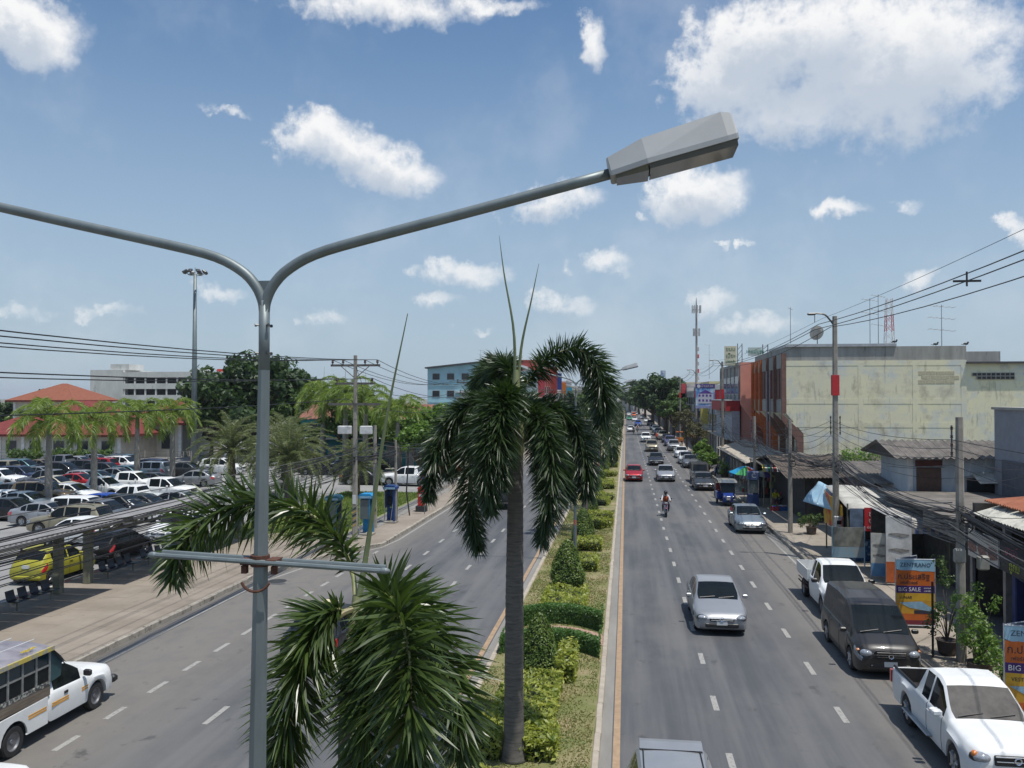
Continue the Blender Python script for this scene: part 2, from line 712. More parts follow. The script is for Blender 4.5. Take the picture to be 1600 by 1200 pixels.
M_ROAD = road_material()
M_GROUND = mat('dusty_ground', (.11, .115, .07), .95, base2=(.2, .18, .13), scale=.4, bump=.3)
M_PAVE = mat('pavement_concrete', (.215, .182, .145), .9, base2=(.285, .245, .2), scale=.55, coords='World', bump=.25, bscale=14, speck=((.15, .135, .115), 1.7, .6))
M_PAVER = mat('right_pavement_concrete', (.24, .21, .17), .9, base2=(.33, .29, .24), scale=.6, coords='World', bump=.3, bscale=16, speck=((.1, .095, .085), 1.3, .58))
M_KERB = mat('kerb_concrete', (.28, .25, .205), .9, base2=(.4, .36, .3), scale=2.2, bump=.4, speck=((.06, .055, .048), 3.2, .53))
M_MKERB = mat('median_kerb', (.33, .285, .23), .9, base2=(.42, .37, .3), scale=2.0, bump=.4, speck=((.15, .13, .11), 4, .62))
M_GUT = mat('gutter_concrete', (.185, .178, .162), .9, base2=(.25, .24, .22), scale=1.4, bump=.2, stretch=(1, .2, 1))
M_WHITE = mat('road_white', (.26, .255, .235), .8, base2=(.4, .39, .36), scale=9, speck=((.13, .13, .128), 9, .5))
M_YEL = mat('road_yellow', (.28, .195, .12), .8, base2=(.38, .26, .16), scale=5, speck=((.2, .17, .14), 7, .6))
M_SOIL = mat('median_soil', (.15, .16, .055), .95, base2=(.3, .235, .145), scale=.9, lo=.42, hi=.68, bump=.4, bscale=20)
M_GRASS = mat('grass_blade', (.115, .165, .045), .7, base2=(.27, .235, .11), scale=.6, lo=.4, hi=.62, coords='World', trans=.3)
M_LAWN = mat('lawn_green', (.1, .16, .03), .95, base2=(.17, .2, .06), scale=.7, bump=.4)
M_CARPARK = mat('carpark_concrete', (.2, .198, .195), .9, base2=(.29, .285, .275), scale=.25, bump=.2, speck=((.1, .1, .1), .8, .62))

YF, YB = 900.0, -30.0
struct('ground', MB().bx(-5000, 5000, -3000, 6000, -1.0, -.03), M_GROUND)
road = struct('road', MB().add([(-13.05, YB, 0), (8.4, YB, 0), (8.4, YF, 0), (-13.05, YF, 0)], [(0, 1, 2, 3)]), M_ROAD)
BAY = [(-16.3, YB), (-16.3, 35.5), (-15.7, 38.2), (-14.6, 41.6), (-13.6, 43.6), (-13.05, 44.3)]
struct('bus_bay', MB().add([(x, y, 0) for x, y in [(-13.05, YB)] + BAY[::-1]], [tuple(range(len(BAY) + 1))[::-1]]), M_ROAD)

# painted lines
dash_me = MB().bx(-.075, .075, -.58, .58, .0, .005).mesh('lane_marking', M_WHITE)
dashs_me = MB().bx(-.075, .075, -.45, .45, .0, .005).mesh('lane_marking', M_WHITE)
far_marks = MB()
for X, ph, per, me, y1 in ((2.29, 19.1, 3.75, dash_me, 420), (5.39, 22.4, 3.75, dash_me, 420), (-7.39, 35.7, 3.75, dash_me, 420), (-10.25, 42.8, 3.75, dash_me, 420),
                           (-12.86, 18.2, 1.88, dashs_me, 43.5)):
    y = ph - per * int((ph - 8) / per)
    while y < y1:
        if y < 95:
            o = link('lane_marking', me, road, (X + random.uniform(-.015, .015), y + random.uniform(-.05, .05), .001))
            o.scale = (1, random.uniform(.92, 1.06), 1)
        else:
            far_marks.bx(X - .075, X + .075, y - .58, y + .58, .001, .006)
        y += per
tag(far_marks.build('far_lane_marking', M_WHITE, road), kind='stuff')
MB().bx(-.31, -.15, YB, YF, .001, .005).build('edge_line', M_YEL, road)
MB().bx(-4.58, -4.42, YB, YF, .001, .005).build('edge_line', M_YEL, road)
el_ = MB()
wl = [(-15.7, YB), (-15.7, 35), (-15.1, 38.2), (-14.0, 41.8), (-13.0, 44.0), (-12.72, 46.5), (-12.7, YF)]
for (xa, ya), (xb, yb) in zip(wl, wl[1:]):
    el_.add([(xa - .06, ya, .004), (xa + .06, ya, .004), (xb + .06, yb, .004), (xb - .06, yb, .004)], [(0, 1, 2, 3)])
el_.build('edge_line', M_WHITE, road)
MB().bx(8.08, 8.2, YB, YF, .001, .005).build('edge_line', M_WHITE, road)
for x0, x1 in ((-.62, -.34), (-4.38, -4.08), (8.22, 8.6)):
    MB().bx(x0, x1, YB, YF, .001, .004).build('gutter', M_GUT, road)

# worn repair patches and a manhole on the carriageway
M_PATCH = mat('asphalt_patch', (.13, .128, .124), .85, base2=(.2, .19, .175), scale=2.2, speck=((.3, .28, .25), 6, .6))
M_DARKPATCH = mat('asphalt_dark_patch', (.075, .077, .08), .85, var=.2, scale=4)
for (px, py, sx, sy, m) in ((433, 912, .45, .3, M_DARKPATCH),):
    p = G(px, py)
    a = [p.xy + Vector((math.cos(t) * sx * random.uniform(.6, 1.1), math.sin(t) * sy * random.uniform(.6, 1.1))) for t in np.linspace(0, 2 * PI, 14)[:-1]]
    MB().add([(q.x, q.y, .003) for q in a], [tuple(range(len(a)))]).build('asphalt_patch', m, road)
mh = G(433, 908)
MB().lathe([(0, .006), (.33, .006), (.36, .003), (.42, .004)], mh, 20).build('manhole_cover', mat('dark_iron', (.05, .05, .05), .6, metal=.4), road)

# median
median = struct('median', MB().bx(-3.95, -.75, YB, YF, -.02, .13), M_SOIL)
ks_me = MB().bevbox((0, 0, .08), (.15, .985, .17), .02).mesh('kerb_stone', M_MKERB)
for X in (-4.025, -.675):
    for i in range(14, 80):
        o = link('kerb_stone', ks_me, median, (X + random.uniform(-.008, .008), i + .5, random.uniform(-.006, .006)))
        o.rotation_euler = (0, random.uniform(-.02, .02), random.uniform(-.006, .006))
    MB().bx(X - .075, X + .075, 80, YF, -.02, .16).build('kerb_run', M_MKERB, median)
    MB().bx(X - .075, X + .075, YB, 14, -.02, .16).build('kerb_run', M_MKERB, median)

# grass on the median
n = 62000
gy = 14 + 46 * rng.random(n) ** 1.5
gx = -3.9 + 3.1 * rng.random(n)
keep = ~((np.abs(gy - (27.65 + 1.0 * (1 - ((gx + 2.35) / 1.6) ** 2))) < .6))
gx, gy = gx[keep], gy[keep]
cl = np.sin(gx * 3.1 + gy * .9) + np.sin(gx * 1.7 - gy * 2.3) + rng.normal(0, .8, len(gx))
gx, gy = gx[cl > -.9], gy[cl > -.9]
n = len(gx)
hh = rng.uniform(.015, .05, n)
th = rng.random(n) * 2 * PI
w = .012 + gy * .0005
base = np.stack((gx, gy, np.full(n, .13)), 1)
side = np.stack((np.cos(th), np.sin(th), np.zeros(n)), 1) * w[:, None]
tip = base + np.stack((rng.normal(0, .02, n), rng.normal(0, .02, n), hh), 1)
V = np.stack((base - side, base + side, tip), 1)
go = link('grass', raw_mesh('grass', V, tri=np.arange(3 * n).reshape(-1, 3), mats=M_GRASS))
tag(go, 'short patchy green and straw coloured grass on the road median', 'grass', kind='stuff')

# left pavement with its kerb, drain covers and lawn
pv = BAY + [(-13.05, YF), (-16.2, YF), (-16.2, 44), (-23.7, 44), (-23.7, YB)]
pavement = struct('pavement_left', MB().prism(pv, -.02, .15, 'z'), M_PAVE)
k1 = MB().bevbox((0, 0, .085), (.17, .985, .23), .02).mesh('kerb_stone', M_KERB)


def kerb_run(line, parent, step=1.0, off=.085):
    pts = [Vector((x, y)) for x, y in line]
    i, s = 0, 0.0
    while i < len(pts) - 1:
        a, b = pts[i], pts[i + 1]
        L_ = (b - a).length
        d = (b - a) / L_
        while s + .5 < L_:
            p = a + d * (s + .5)
            nrm = Vector((-d.y, d.x))
            o = link('kerb_stone', k1, parent, (p.x - nrm.x * off, p.y - nrm.y * off, random.uniform(-.008, .008)))
            o.rotation_euler = (0, random.uniform(-.03, .03), math.atan2(d.y, d.x) - PI / 2 + random.uniform(-.008, .008))
            s += step
        s -= L_
        i += 1


kerb_run([(-16.3, 13)] + BAY[1:] + [(-13.05, 80)], pavement, off=-.0)
MB().bx(-13.13, -12.97, 80.5, YF, -.02, .16).build('kerb_run', M_KERB, pavement)
MB().bx(-16.38, -16.22, YB, 13, -.02, .16).build('kerb_run', M_KERB, pavement)
# red and white kerb on the car park side
M_RED_K = mat('kerb_red', (.42, .12, .09), .85, var=.25, scale=3, speck=((.4, .36, .3), 5, .58))
M_WHT_K = mat('kerb_white', (.5, .48, .44), .85, var=.2, scale=3, speck=((.25, .22, .19), 5, .58))
kr = [MB().bevbox((0, 0, .07), (.16, 1.18, .17), .02).mesh('kerb_stone', q) for q in (M_RED_K, M_WHT_K)]
for i in range(26):
    link('kerb_stone', kr[i % 2], pavement, (-23.78, 14 + i * 1.2, 0))
# tile joints: shallow grooves of the paved bus stop
dr = MB().bevbox((0, 0, .16), (.5, .97, .03), .01).mesh('drain_cover', M_GUT)
for i in range(26):
    link('drain_cover', dr, pavement, (-15.75 + random.uniform(-.01, .01), 46.5 + i, random.uniform(-.004, .004)))
    link('drain_cover', dr, pavement, (-15.15 + random.uniform(-.01, .01), 46.5 + i, random.uniform(-.004, .004)))
tl = MB().bevbox((0, 0, .15), (.985, 1.97, .016), .006).mesh('paving_slab', M_PAVE)
for ix in range(7):
    for iy in range(16):
        o = link('paving_slab', tl, pavement, (-16.95 - ix, 15.0 + iy * 2 + (ix % 2), random.uniform(-.002, .002)))
        o.rotation_euler = (random.uniform(-.002, .002), random.uniform(-.003, .003), 0)
lawn = struct('lawn', MB().bx(-23.6, -16.25, 44.4, 69, -.02, .12), M_LAWN)
n = 26000
gx, gy = rng.uniform(-23.4, -16.4, n), rng.uniform(44.6, 68.8, n)
th = rng.random(n) * 2 * PI
base = np.stack((gx, gy, np.full(n, .12)), 1)
side = np.stack((np.cos(th), np.sin(th), np.zeros(n)), 1) * .03
tip = base + np.stack((rng.normal(0, .04, n), rng.normal(0, .04, n), rng.uniform(.05, .16, n)), 1)
lg = link('grass', raw_mesh('lawn_grass', np.stack((base - side, base + side, tip), 1), tri=np.arange(3 * n).reshape(-1, 3), mats=mat('lawn_blade', (.09, .16, .025), .7, base2=(.2, .23, .06), scale=.6, trans=.25)))
tag(lg, 'green lawn grass behind the telephone booths', 'grass', kind='stuff')
struct('car_park', MB().bx(-110, -23.88, YB, 150, -.02, .0), M_CARPARK)
struct('side_lane', MB().bx(-23.86, -16.22, 69.05, 84, -.02, .002), M_CARPARK)

# right pavement
pr = struct('pavement_right', MB().bx(8.78, 16, YB, YF, -.02, .13), M_PAVER)
for i in range(13, 90):
    o = link('kerb_stone', k1, pr, (8.69 + random.uniform(-.012, .012), i + .5, random.uniform(-.02, -.005)))
    o.rotation_euler = (0, random.uniform(-.03, .03), random.uniform(-.01, .01))
MB().bx(8.61, 8.77, 90, YF, -.02, .15).build('kerb_run', M_KERB, pr)
ts = MB().bevbox((0, 0, .13), (1.94, 1.94, .018), .008).mesh('paving_slab', M_PAVER)
for ix in range(2):
    for iy in range(28):
        o = link('paving_slab', ts, pr, (9.85 + ix * 1.96, 15.0 + iy * 1.96, random.uniform(-.004, .004)))
        o.rotation_euler = (random.uniform(-.004, .004), random.uniform(-.006, .006), random.uniform(-.003, .003))

# brick path that crosses the median between the two arched hedges
M_BRICK = mat('path_brick', (.3, .18, .13), .9, base2=(.42, .29, .22), scale=6, bump=.3)
bk = MB().bevbox((0, 0, 0), (.205, .105, .05), .008).mesh('brick', M_BRICK)


def arc_y(x, y0, bulge=1.0):
    return y0 + bulge * (1 - ((x + 2.35) / 1.6) ** 2)


for r_ in range(10):
    x = -3.86 + (r_ % 2) * .1
    while x < -.8:
        y = arc_y(x, 27.1) + r_ * .115
        sl = -2 * 1.0 * (x + 2.35) / 1.6 ** 2
        o = link('brick', bk, median, (x, y, .135 + random.uniform(-.004, .004)))
        o.rotation_euler = (0, 0, math.atan(sl))
        x += .215 / math.sqrt(1 + sl * sl)
# ------------------------------------------------------------------ street lamps on the median
M_GALV = mat('galvanised_steel', (.17, .2, .205), .5, metal=.35, var=.14, scale=6, stretch=(1, 1, .25), speck=((.26, .17, .1), 2.5, .66))
M_RUST = mat('rust', (.06, .024, .016), .9, base2=(.12, .05, .03), scale=18)
M_LUM = mat('luminaire_grey', (.4, .41, .41), .45, var=.06, scale=3)
M_LENS = mat('lamp_lens', (.09, .1, .095), .12, var=.1, scale=4, coat=.5)
M_BLACK = mat('black_plastic', (.02, .02, .022), .5, var=.15)
M_BOLT = mat('bolt_steel', (.12, .12, .12), .4, metal=.7, var=.1)
M_LRED = mat('lamp_red_band', (.6, .1, .04), .7, var=.15)


def street_lamp(X, Y, label, full=True, lean=0.0):
    t = thing('street_lamp', label, 'street lamp', (X, Y, .13), 0, 'double-armed street lamps along the median')
    k = MB()
    k.tube([(-.05 - lean, 0, 0), (-.03, 0, 5.6), (0, 0, 8.05)], [.088, .057, .039], 8)
    k.build('pole', M_GALV, t)
    fk = MB()
    fk.cyl((0, 0, 8.0), (0, 0, 8.5), .035, n=12)
    for s in (-1, 1):
        pts = [(0, 0, 8.42), (s * .012, 0, 8.5), (s * .06, 0, 8.6), (s * .16, 0, 8.7), (s * .36, 0, 8.8), (s * .75, 0, 8.9), (s * 1.4, 0, 9.05), (s * 2.26, 0, 9.255)]
        fk.tube(catmull(pts, 26), .034, 10)
    fk.build('fork_arm', M_GALV, t, smooth=True)
    MB().prism([(-.075, 8.63), (.075, 8.63), (.012, 8.5), (-.012, 8.5)], -.006, .006, 'y').build('gusset', M_GALV, t)
    for s in (-1, 1):
        # luminaire: a rear housing that widens and a long lamp box with a lens below
        L0, L1, L2 = 2.2, 2.43, 2.93
        tilt = .245

        def P(x, y, z):
            dx = x - L0
            return (s * (L0 + .02 + dx * math.cos(tilt) - z * math.sin(tilt)), y, 9.255 + dx * math.sin(tilt) + z * math.cos(tilt))
        rings = [(2.2, .1, .08, -.045, .065), (2.21, .11, .085, -.05, .07), (2.43, .16, .12, -.052, .115), (2.91, .16, .125, -.052, .135), (2.96, .155, .115, -.05, .12), (2.972, .15, .11, -.048, .11)]
        V, Fs = [], []
        for (x, wb, wt_, zb, zt) in rings:
            V += [P(x, -wb, zb), P(x, -wb, zb + .03), P(x, -wt_, zt), P(x, wt_, zt), P(x, wb, zb + .03), P(x, wb, zb)]
        for i in range(len(rings) - 1):
            for j in range(6):
                Fs.append((i * 6 + j, i * 6 + (j + 1) % 6, i * 6 + 6 + (j + 1) % 6, i * 6 + 6 + j))
        Fs += [(5, 4, 3, 2, 1, 0), tuple(range(30, 36))]
        if s < 0:
            Fs = [f[::-1] for f in Fs]
        h = MB().add(V, Fs).build('luminaire', M_LUM, t)
        ln = MB()
        for (xa, xb, wa, wb, za, zb_) in ((2.23, 2.425, .1, .145, -.055, -.066), (2.435, 2.96, .15, .148, -.066, -.066)):
            ln.add([P(xa, -wa, za + .012), P(xa, wa, za + .012), P(xb, wb, zb_ + .012), P(xb, -wb, zb_ + .012), P(xa, -wa * .9, za - .014), P(xa, wa * .9, za - .014), P(xb, wb * .9, zb_ - .02), P(xb, -wb * .9, zb_ - .02)],
                   [(0, 3, 2, 1), (4, 5, 6, 7), (0, 1, 5, 4), (2, 3, 7, 6), (1, 2, 6, 5), (3, 0, 4, 7)])
        ln.build('lens', M_LENS, h)
        MB().box(P(2.43, .03, -.066), (.03, .03, .025)).build('latch', M_BLACK, h)
        MB().box(P(2.955, .05, -.045), (.025, .05, .02)).build('hinge', M_BLACK, h)
    cb = MB()
    for y_ in (-.05, .05):
        cb.tube([(-.72, y_, 6.83 + .02), (.8, y_ * 1.1, 6.8 - .01)], [.017, .017], 8)
    if full:
        cb.ell((-.73, -.05, 6.85), (.035, .022, .022)).ell((.82, -.055, 6.79), (.04, .02, .02))
    cb.build('crossbar', M_GALV, t)
    c2 = MB()
    c2.cyl((-.02, 0, 6.79), (-.02, 0, 6.86), .062, n=14)
    for s in (-1, 1):
        c2.box((s * .085 - .01, 0, 6.82), (.07, .12, .035)).box((s * .1 - .01, -.03, 6.77), (.035, .035, .05))
    c2.build('clamp', M_RUST, t)
    if full:
        c3 = MB()
        th = np.linspace(.15 * PI, .85 * PI, 9)
        c3.tube([(-.02 + math.cos(a) * .105, -.06 - .02 * math.sin(a), 6.74 - .1 * math.sin(a)) for a in th], .009, 6)
        c3.build('hanging_strap', M_RUST, t)
        for z in (8.16, 8.34):
            for a in (-.9, .9, 2.6):
                q = (math.sin(a) * .033, -math.cos(a) * .033)
                MB().tube([(q[0], q[1], z), (q[0] * 1.5, q[1] * 1.5, z), (q[0] * 1.51, q[1] * 1.51, z), (q[0] * 1.8, q[1] * 1.8, z)], [.006, .006, .011, .011], 6).build('bolt', M_BOLT, t)
    else:
        for z in (1.2, 1.75):
            MB().cyl((-.044, 0, z), (-.044, 0, z + .25), .076, n=10).build('red_band', M_LRED, t)
    return t


lamp1 = street_lamp(-2.32, 5.2, 'grey double-armed street lamp filling the foreground, close to the viewer', True, .03)
lamp2 = street_lamp(-2.4, 40.9, 'double-armed street lamp with red bands on the median behind the tall palm', False)
lamp_ord = ['next double-armed street lamp beyond the one with red bands', 'small distant double-armed street lamp, third along the median hedge', 'tiny double-armed street lamp, fourth beyond the topiary cones', 'tiny double-armed street lamp near the far end of the median']
for i, Y in enumerate((76.6, 112.3, 148, 183.7)):
    dup(lamp2, (-2.4, Y, .13), 0, lamp_ord[i])

# ------------------------------------------------------------------ palms
M_FOX = mat('foxtail_leaf', (.02, .038, .013), .38, base2=(.042, .074, .022), scale=2.0, spec=.5, trans=.16)
M_FOXN = mat('foxtail_leaf_near', (.026, .045, .013), .33, base2=(.075, .115, .03), scale=2.5, spec=.5, trans=.22)
M_ROYAL = mat('royal_palm_leaf', (.08, .145, .025), .45, base2=(.22, .28, .055), scale=1.2, trans=.3)
M_DATE = mat('date_palm_leaf', (.08, .105, .045), .5, base2=(.18, .2, .095), scale=1.2, trans=.25)
M_RACHIS = mat('palm_rachis', (.3, .27, .13), .6, base2=(.17, .2, .07), scale=3)
M_SHAFT = mat('palm_crownshaft', (.16, .19, .08), .5, base2=(.25, .26, .13), scale=3, stretch=(1, 1, .2))
M_TRUNK = mat('palm_trunk', (.09, .082, .072), .9, base2=(.165, .15, .132), scale=2.2, bump=.5, stretch=(1, 1, 8), speck=((.05, .045, .04), 2.6, .56))
M_RTRUNK = mat('royal_trunk', (.2, .185, .16), .9, base2=(.3, .28, .25), scale=3, bump=.3)
M_SPEAR = mat('palm_spear', (.1, .13, .06), .5, base2=(.16, .19, .09), scale=4)


def frond_mesh(name, path, n, Lf, wl_, ring=5, mats=None, start=.16, fwd=.55, droop=.35, seed=0, rr=.02, plane=False, segs=3, tipk=.45):
    """a pinnate leaf: rachis along path, leaflets all round it (plane=False) or in two ranks"""
    rs = np.random.default_rng(seed)
    P = catmull(path, 60)
    T = np.gradient(P, axis=0)
    T /= np.linalg.norm(T, axis=1)[:, None]
    up = np.array((0, 0, 1.0))
    A = np.cross(T, up)
    bad = np.linalg.norm(A, axis=1) < .15
    A[bad] = np.cross(T[bad], np.array((.3, 1, 0)))
    A /= np.linalg.norm(A, axis=1)[:, None]
    for i in range(1, len(A)):          # keep the frame from flipping over the arch
        if A[i] @ A[i - 1] < 0:
            A[i] = -A[i]
    B = np.cross(A, T)
    u = np.repeat(np.linspace(start, .995, n), ring)
    m = len(u)
    u = np.clip(u + rs.normal(0, .006, m), start, 1)
    k = u * 59
    i0 = np.minimum(k.astype(int), 58)
    f = (k - i0)[:, None]
    p = P[i0] * (1 - f) + P[i0 + 1] * f
    t_ = T[i0]
    a_, b_ = A[i0], B[i0]
    if plane:
        sd = np.where(np.arange(m) % 2 == 0, 0.0, PI)
        ang = sd + np.where(sd == 0, 1, -1) * rs.normal(.25, .22, m)
    else:
        ang = (np.arange(m) % ring) / ring * 2 * PI + rs.normal(0, .5, m)
    out = np.cos(ang)[:, None] * a_ + np.sin(ang)[:, None] * b_
    fw = fwd + .5 * np.clip((u - .7) / .3, 0, 1) + rs.normal(0, .12, m)
    d = out + t_ * fw[:, None]
    d /= np.linalg.norm(d, axis=1)[:, None]
    prof = np.minimum(np.clip((u - start) / .12, .45, 1), 1 - (1 - tipk) * np.clip((u - .72) / .28, 0, 1))
    Ln = Lf * prof * rs.uniform(.8, 1.12, m)
    wv_ = np.cross(d, t_)
    wv_ /= np.linalg.norm(wv_, axis=1)[:, None] + 1e-9
    wv_ = wv_ * .55 + np.cross(d, rs.normal(0, 1, (m, 3))) * .55
    wv_ /= np.linalg.norm(wv_, axis=1)[:, None] + 1e-9
    S = np.linspace(0, 1, segs + 1)
    W = np.interp(S, (0, .3, .7, 1), (.45, 1, .75, .02)) * wl_
    dr = droop * rs.uniform(.4, 1.5, m)
    Vs = []
    for s, w_ in zip(S, W):
        c = p + d * (Ln * s)[:, None]
        c[:, 2] -= dr * Ln * s * s
        Vs += [c - wv_ * w_ * .5, c + wv_ * w_ * .5]
    V = np.stack(Vs, 1).reshape(-1, 3)
    nv = 2 * (segs + 1)
    b0 = np.arange(m) * nv
    Q = np.concatenate([np.stack((b0 + 2 * j, b0 + 2 * j + 1, b0 + 2 * j + 3, b0 + 2 * j + 2), 1) for j in range(segs)])
    tb = MB().tube(P[::4], np.linspace(rr, rr * .25, len(P[::4])), 5)
    tv, tf = tb.v[0], [q for q in tb.f if len(q) == 4]
    off = len(V)
    Q = np.concatenate((Q, np.array(tf) + off))
    mi = np.zeros(len(Q), int)
    mi[-len(tf):] = 1
    return raw_mesh(name, np.concatenate((V, tv)), quad=Q, mats=[mats, M_RACHIS], mi=mi)


def ringed_trunk(h, r0, r1, n=14, rings=40, base=1.35, seed=3, lean=(0, 0), belly=0):
    rs = np.random.default_rng(seed)
    k = MB()
    prof, pts = [], []
    for i in range(rings * 2 + 1):
        s = i / (rings * 2)
        r_ = r0 + (r1 - r0) * s + belly * math.sin(PI * s)
        r_ *= 1 + (base - 1) * math.exp(-s * h / .35)
        r_ *= (1.0 if i % 2 else 1.03) + rs.normal(0, .008)
        pts.append((lean[0] * s * s, lean[1] * s * s, h * s))
        prof.append(r_)
    k.tube(pts, prof, n)
    return k


# --- the tall foxtail palm of the middle distance
tall = thing('foxtail_palm', 'tall foxtail palm with drooping dark fronds and two spear leaves, centre of the median', 'palm tree', (-2.44, 18.4, .12), 0, 'foxtail palms along the median')
ringed_trunk(6.75, .205, .155, 14, 44, 1.5, 3, (.05, 0), .015).build('trunk', M_TRUNK, tall, smooth=True)
sh = MB().lathe([(.15, 6.6), (.185, 6.8), (.17, 7.2), (.13, 7.7), (.09, 8.1), (.05, 8.5)], (.05, 0, 0), 12)
sh.build('crownshaft', M_SHAFT, tall, smooth=True)
MB().prism([(.12, 6.72), (.3, 7.0), (.34, 7.55), (.27, 7.1), (.1, 6.95)], -.05, .05, 'y').build('old_leaf_base', mat('old_leaf_base', (.09, .1, .05), .7), tall)
TB = np.array((-2.44, 18.4, .12))


def fr(px, py, dY=0.0):
    q = AY(px, py, 18.4 + dY)
    return (q.x - TB[0], q.y - TB[1], q.z - TB[2])


c0 = (.05, 0, 7.9)
FR = [  # big arch to the right
    [c0, fr(830, 590, .1), fr(862, 556, .3), fr(905, 546, .3), fr(935, 575, .2), fr(942, 620, .1), fr(940, 662, .1)],
    # left pale upper frond going back
    [c0, fr(795, 575, .5), fr(775, 572, 1.0), fr(755, 590, 1.6), fr(745, 625, 1.9)],
    # front-left drooping
    [c0, fr(795, 612, -.5), fr(775, 625, -1.0), fr(765, 680, -1.4), fr(762, 745, -1.5), fr(768, 800, -1.4)],
    # left long
    [c0, fr(780, 625, .2), fr(735, 632, .3), fr(700, 665, .3), fr(678, 720, .2), fr(668, 780, .1)],
    # left mid low
    [c0, fr(785, 640, -.3), fr(755, 660, -.5), fr(735, 720, -.6), fr(735, 800, -.6), fr(748, 858, -.5)],
    # right front: droops almost straight
    [c0, fr(826, 640, -.4), fr(850, 665, -.8), fr(862, 720, -1.0), fr(858, 790, -1.0), fr(846, 848, -.9)],
    # right long
    [c0, fr(835, 632, .2), fr(870, 642, .3), fr(900, 672, .3), fr(916, 730, .2), fr(918, 775, .2)],
    # right mid
    [c0, fr(830, 650, .6), fr(860, 668, .9), fr(884, 720, 1.0), fr(890, 780, 1.0)],
    # behind
    [c0, fr(800, 600, .8), fr(790, 605, 1.6), fr(780, 660, 2.2), fr(778, 720, 2.4)],
    [c0, fr(815, 630, .9), fr(838, 640, 1.7), fr(845, 700, 2.1), fr(845, 760, 2.2)],
    [c0, fr(790, 640, -.2), fr(765, 630, .5), fr(720, 680, .9), fr(700, 745, 1.0)],
    [c0, fr(798, 615, -.7), fr(786, 640, -1.2), fr(780, 700, -1.5), fr(782, 760, -1.5)],
]
for i, p in enumerate(FR):
    link('frond', frond_mesh('frond', p, 165, .55, .032, 8, M_FOX, .12, .4, .32, 20 + i, .028), tall)
for a in ([(.02, 0, 8.0), fr(803, 520, 0), fr(788, 430, 0), fr(780, 368, 0)], [(.08, 0, 8.0), fr(815, 540, .1), fr(830, 470, .1), fr(842, 412, .1)]):
    P = catmull(a, 14)
    k = MB().tube(P, np.linspace(.045, .004, 14), 6)
    k.build('spear_leaf', M_SPEAR, tall)

# --- the near foxtail palm, seen from above
near = thing('foxtail_palm', 'foxtail palm in the foreground right beside the big street lamp, crown seen from above', 'palm tree', (-2.42, 7.4, .12), 0, 'foxtail palms along the median')
ringed_trunk(5.0, .2, .15, 14, 34, 1.5, 5).build('trunk', M_TRUNK, near, smooth=True)
MB().lathe([(.14, 4.9), (.15, 5.1), (.11, 5.5), (.07, 5.8), (.03, 6.1)], (0, 0, 0), 12).build('crownshaft', M_SHAFT, near, smooth=True)
NB = np.array((-2.42, 7.4, .12))


def fn_(px, py, dY=0.0):
    q = AY(px, py, 7.4 + dY)
    return (q.x - NB[0], q.y - NB[1], q.z - NB[2])


c1 = (0, 0, 5.85)
FN = [
    [c1, fn_(552, 900, .3), fn_(525, 838, .5), fn_(470, 795, .6), fn_(400, 785, .6), fn_(335, 800, .5), fn_(285, 850, .4), fn_(268, 905, .4)],
    [c1, fn_(528, 952, -.1), fn_(495, 980, -.2), fn_(468, 1045, -.3), fn_(446, 1130, -.3), fn_(438, 1230, -.3)],
    [c1, fn_(590, 930, -.4), fn_(620, 945, -.9), fn_(640, 1030, -1.3), fn_(642, 1120, -1.4), fn_(645, 1230, -1.4)],
    [c1, fn_(605, 930, .1), fn_(660, 955, .2), fn_(698, 1030, .1), fn_(715, 1110, 0), fn_(722, 1210, 0)],
    [c1, fn_(572, 985, -.2), fn_(582, 1040, -.4), fn_(575, 1120, -.5), fn_(572, 1210, -.5)],
]
for i, p in enumerate(FN):
    link('frond', frond_mesh('frond', p, 118, .46, .031, 6, M_FOXN, .17, .38, .2, 60 + i, .026), near)
MB().tube(catmull([(0, 0, 5.9), fn_(575, 850, .1), fn_(603, 660, .1), fn_(637, 490, .1)], 16), np.linspace(.034, .004, 16), 7).build('spear_leaf', M_SPEAR, near)
MB().tube(catmull([fn_(556, 950), fn_(530, 962, -.1), fn_(512, 985, -.2), fn_(500, 1000, -.2)], 10), np.linspace(.035, .022, 10), 7).build('leaf_stalk', mat('leaf_stalk', (.32, .28, .15), .6), near)

# --- further foxtail palms: one model, turned and scaled
foxf = thing('foxtail_palm', 'foxtail palm nearest behind the tall one, beside the topiary row', 'palm tree', (-2.4, 50, .12), 0, 'foxtail palms along the median')
ringed_trunk(5.4, .19, .14, 10, 16, 1.4, 8).build('trunk', M_TRUNK, foxf, smooth=True)
MB().lathe([(.13, 5.3), (.17, 5.5), (.12, 6.1), (.05, 6.7)], (0, 0, 0), 10).build('crownshaft', M_SHAFT, foxf, smooth=True)
for i in range(11):
    a = i / 11 * 2 * PI + .2
    r_ = random.uniform(1.5, 2.1)
    up_ = random.uniform(.2, .8)
    p = [(0, 0, 6.2), (math.cos(a) * .4, math.sin(a) * .4, 6.6 + up_ * .5), (math.cos(a) * r_ * .6, math.sin(a) * r_ * .6, 6.7 + up_ * .5), (math.cos(a) * r_, math.sin(a) * r_, 6.0), (math.cos(a) * r_ * 1.15, math.sin(a) * r_ * 1.15, 4.9), (math.cos(a) * r_ * 1.1, math.sin(a) * r_ * 1.1, 4.1)]
    link('frond', frond_mesh('frond', p, 44, .45, .06, 6, M_FOX, .14, .5, .4, 90 + i, .03, segs=2), foxf)
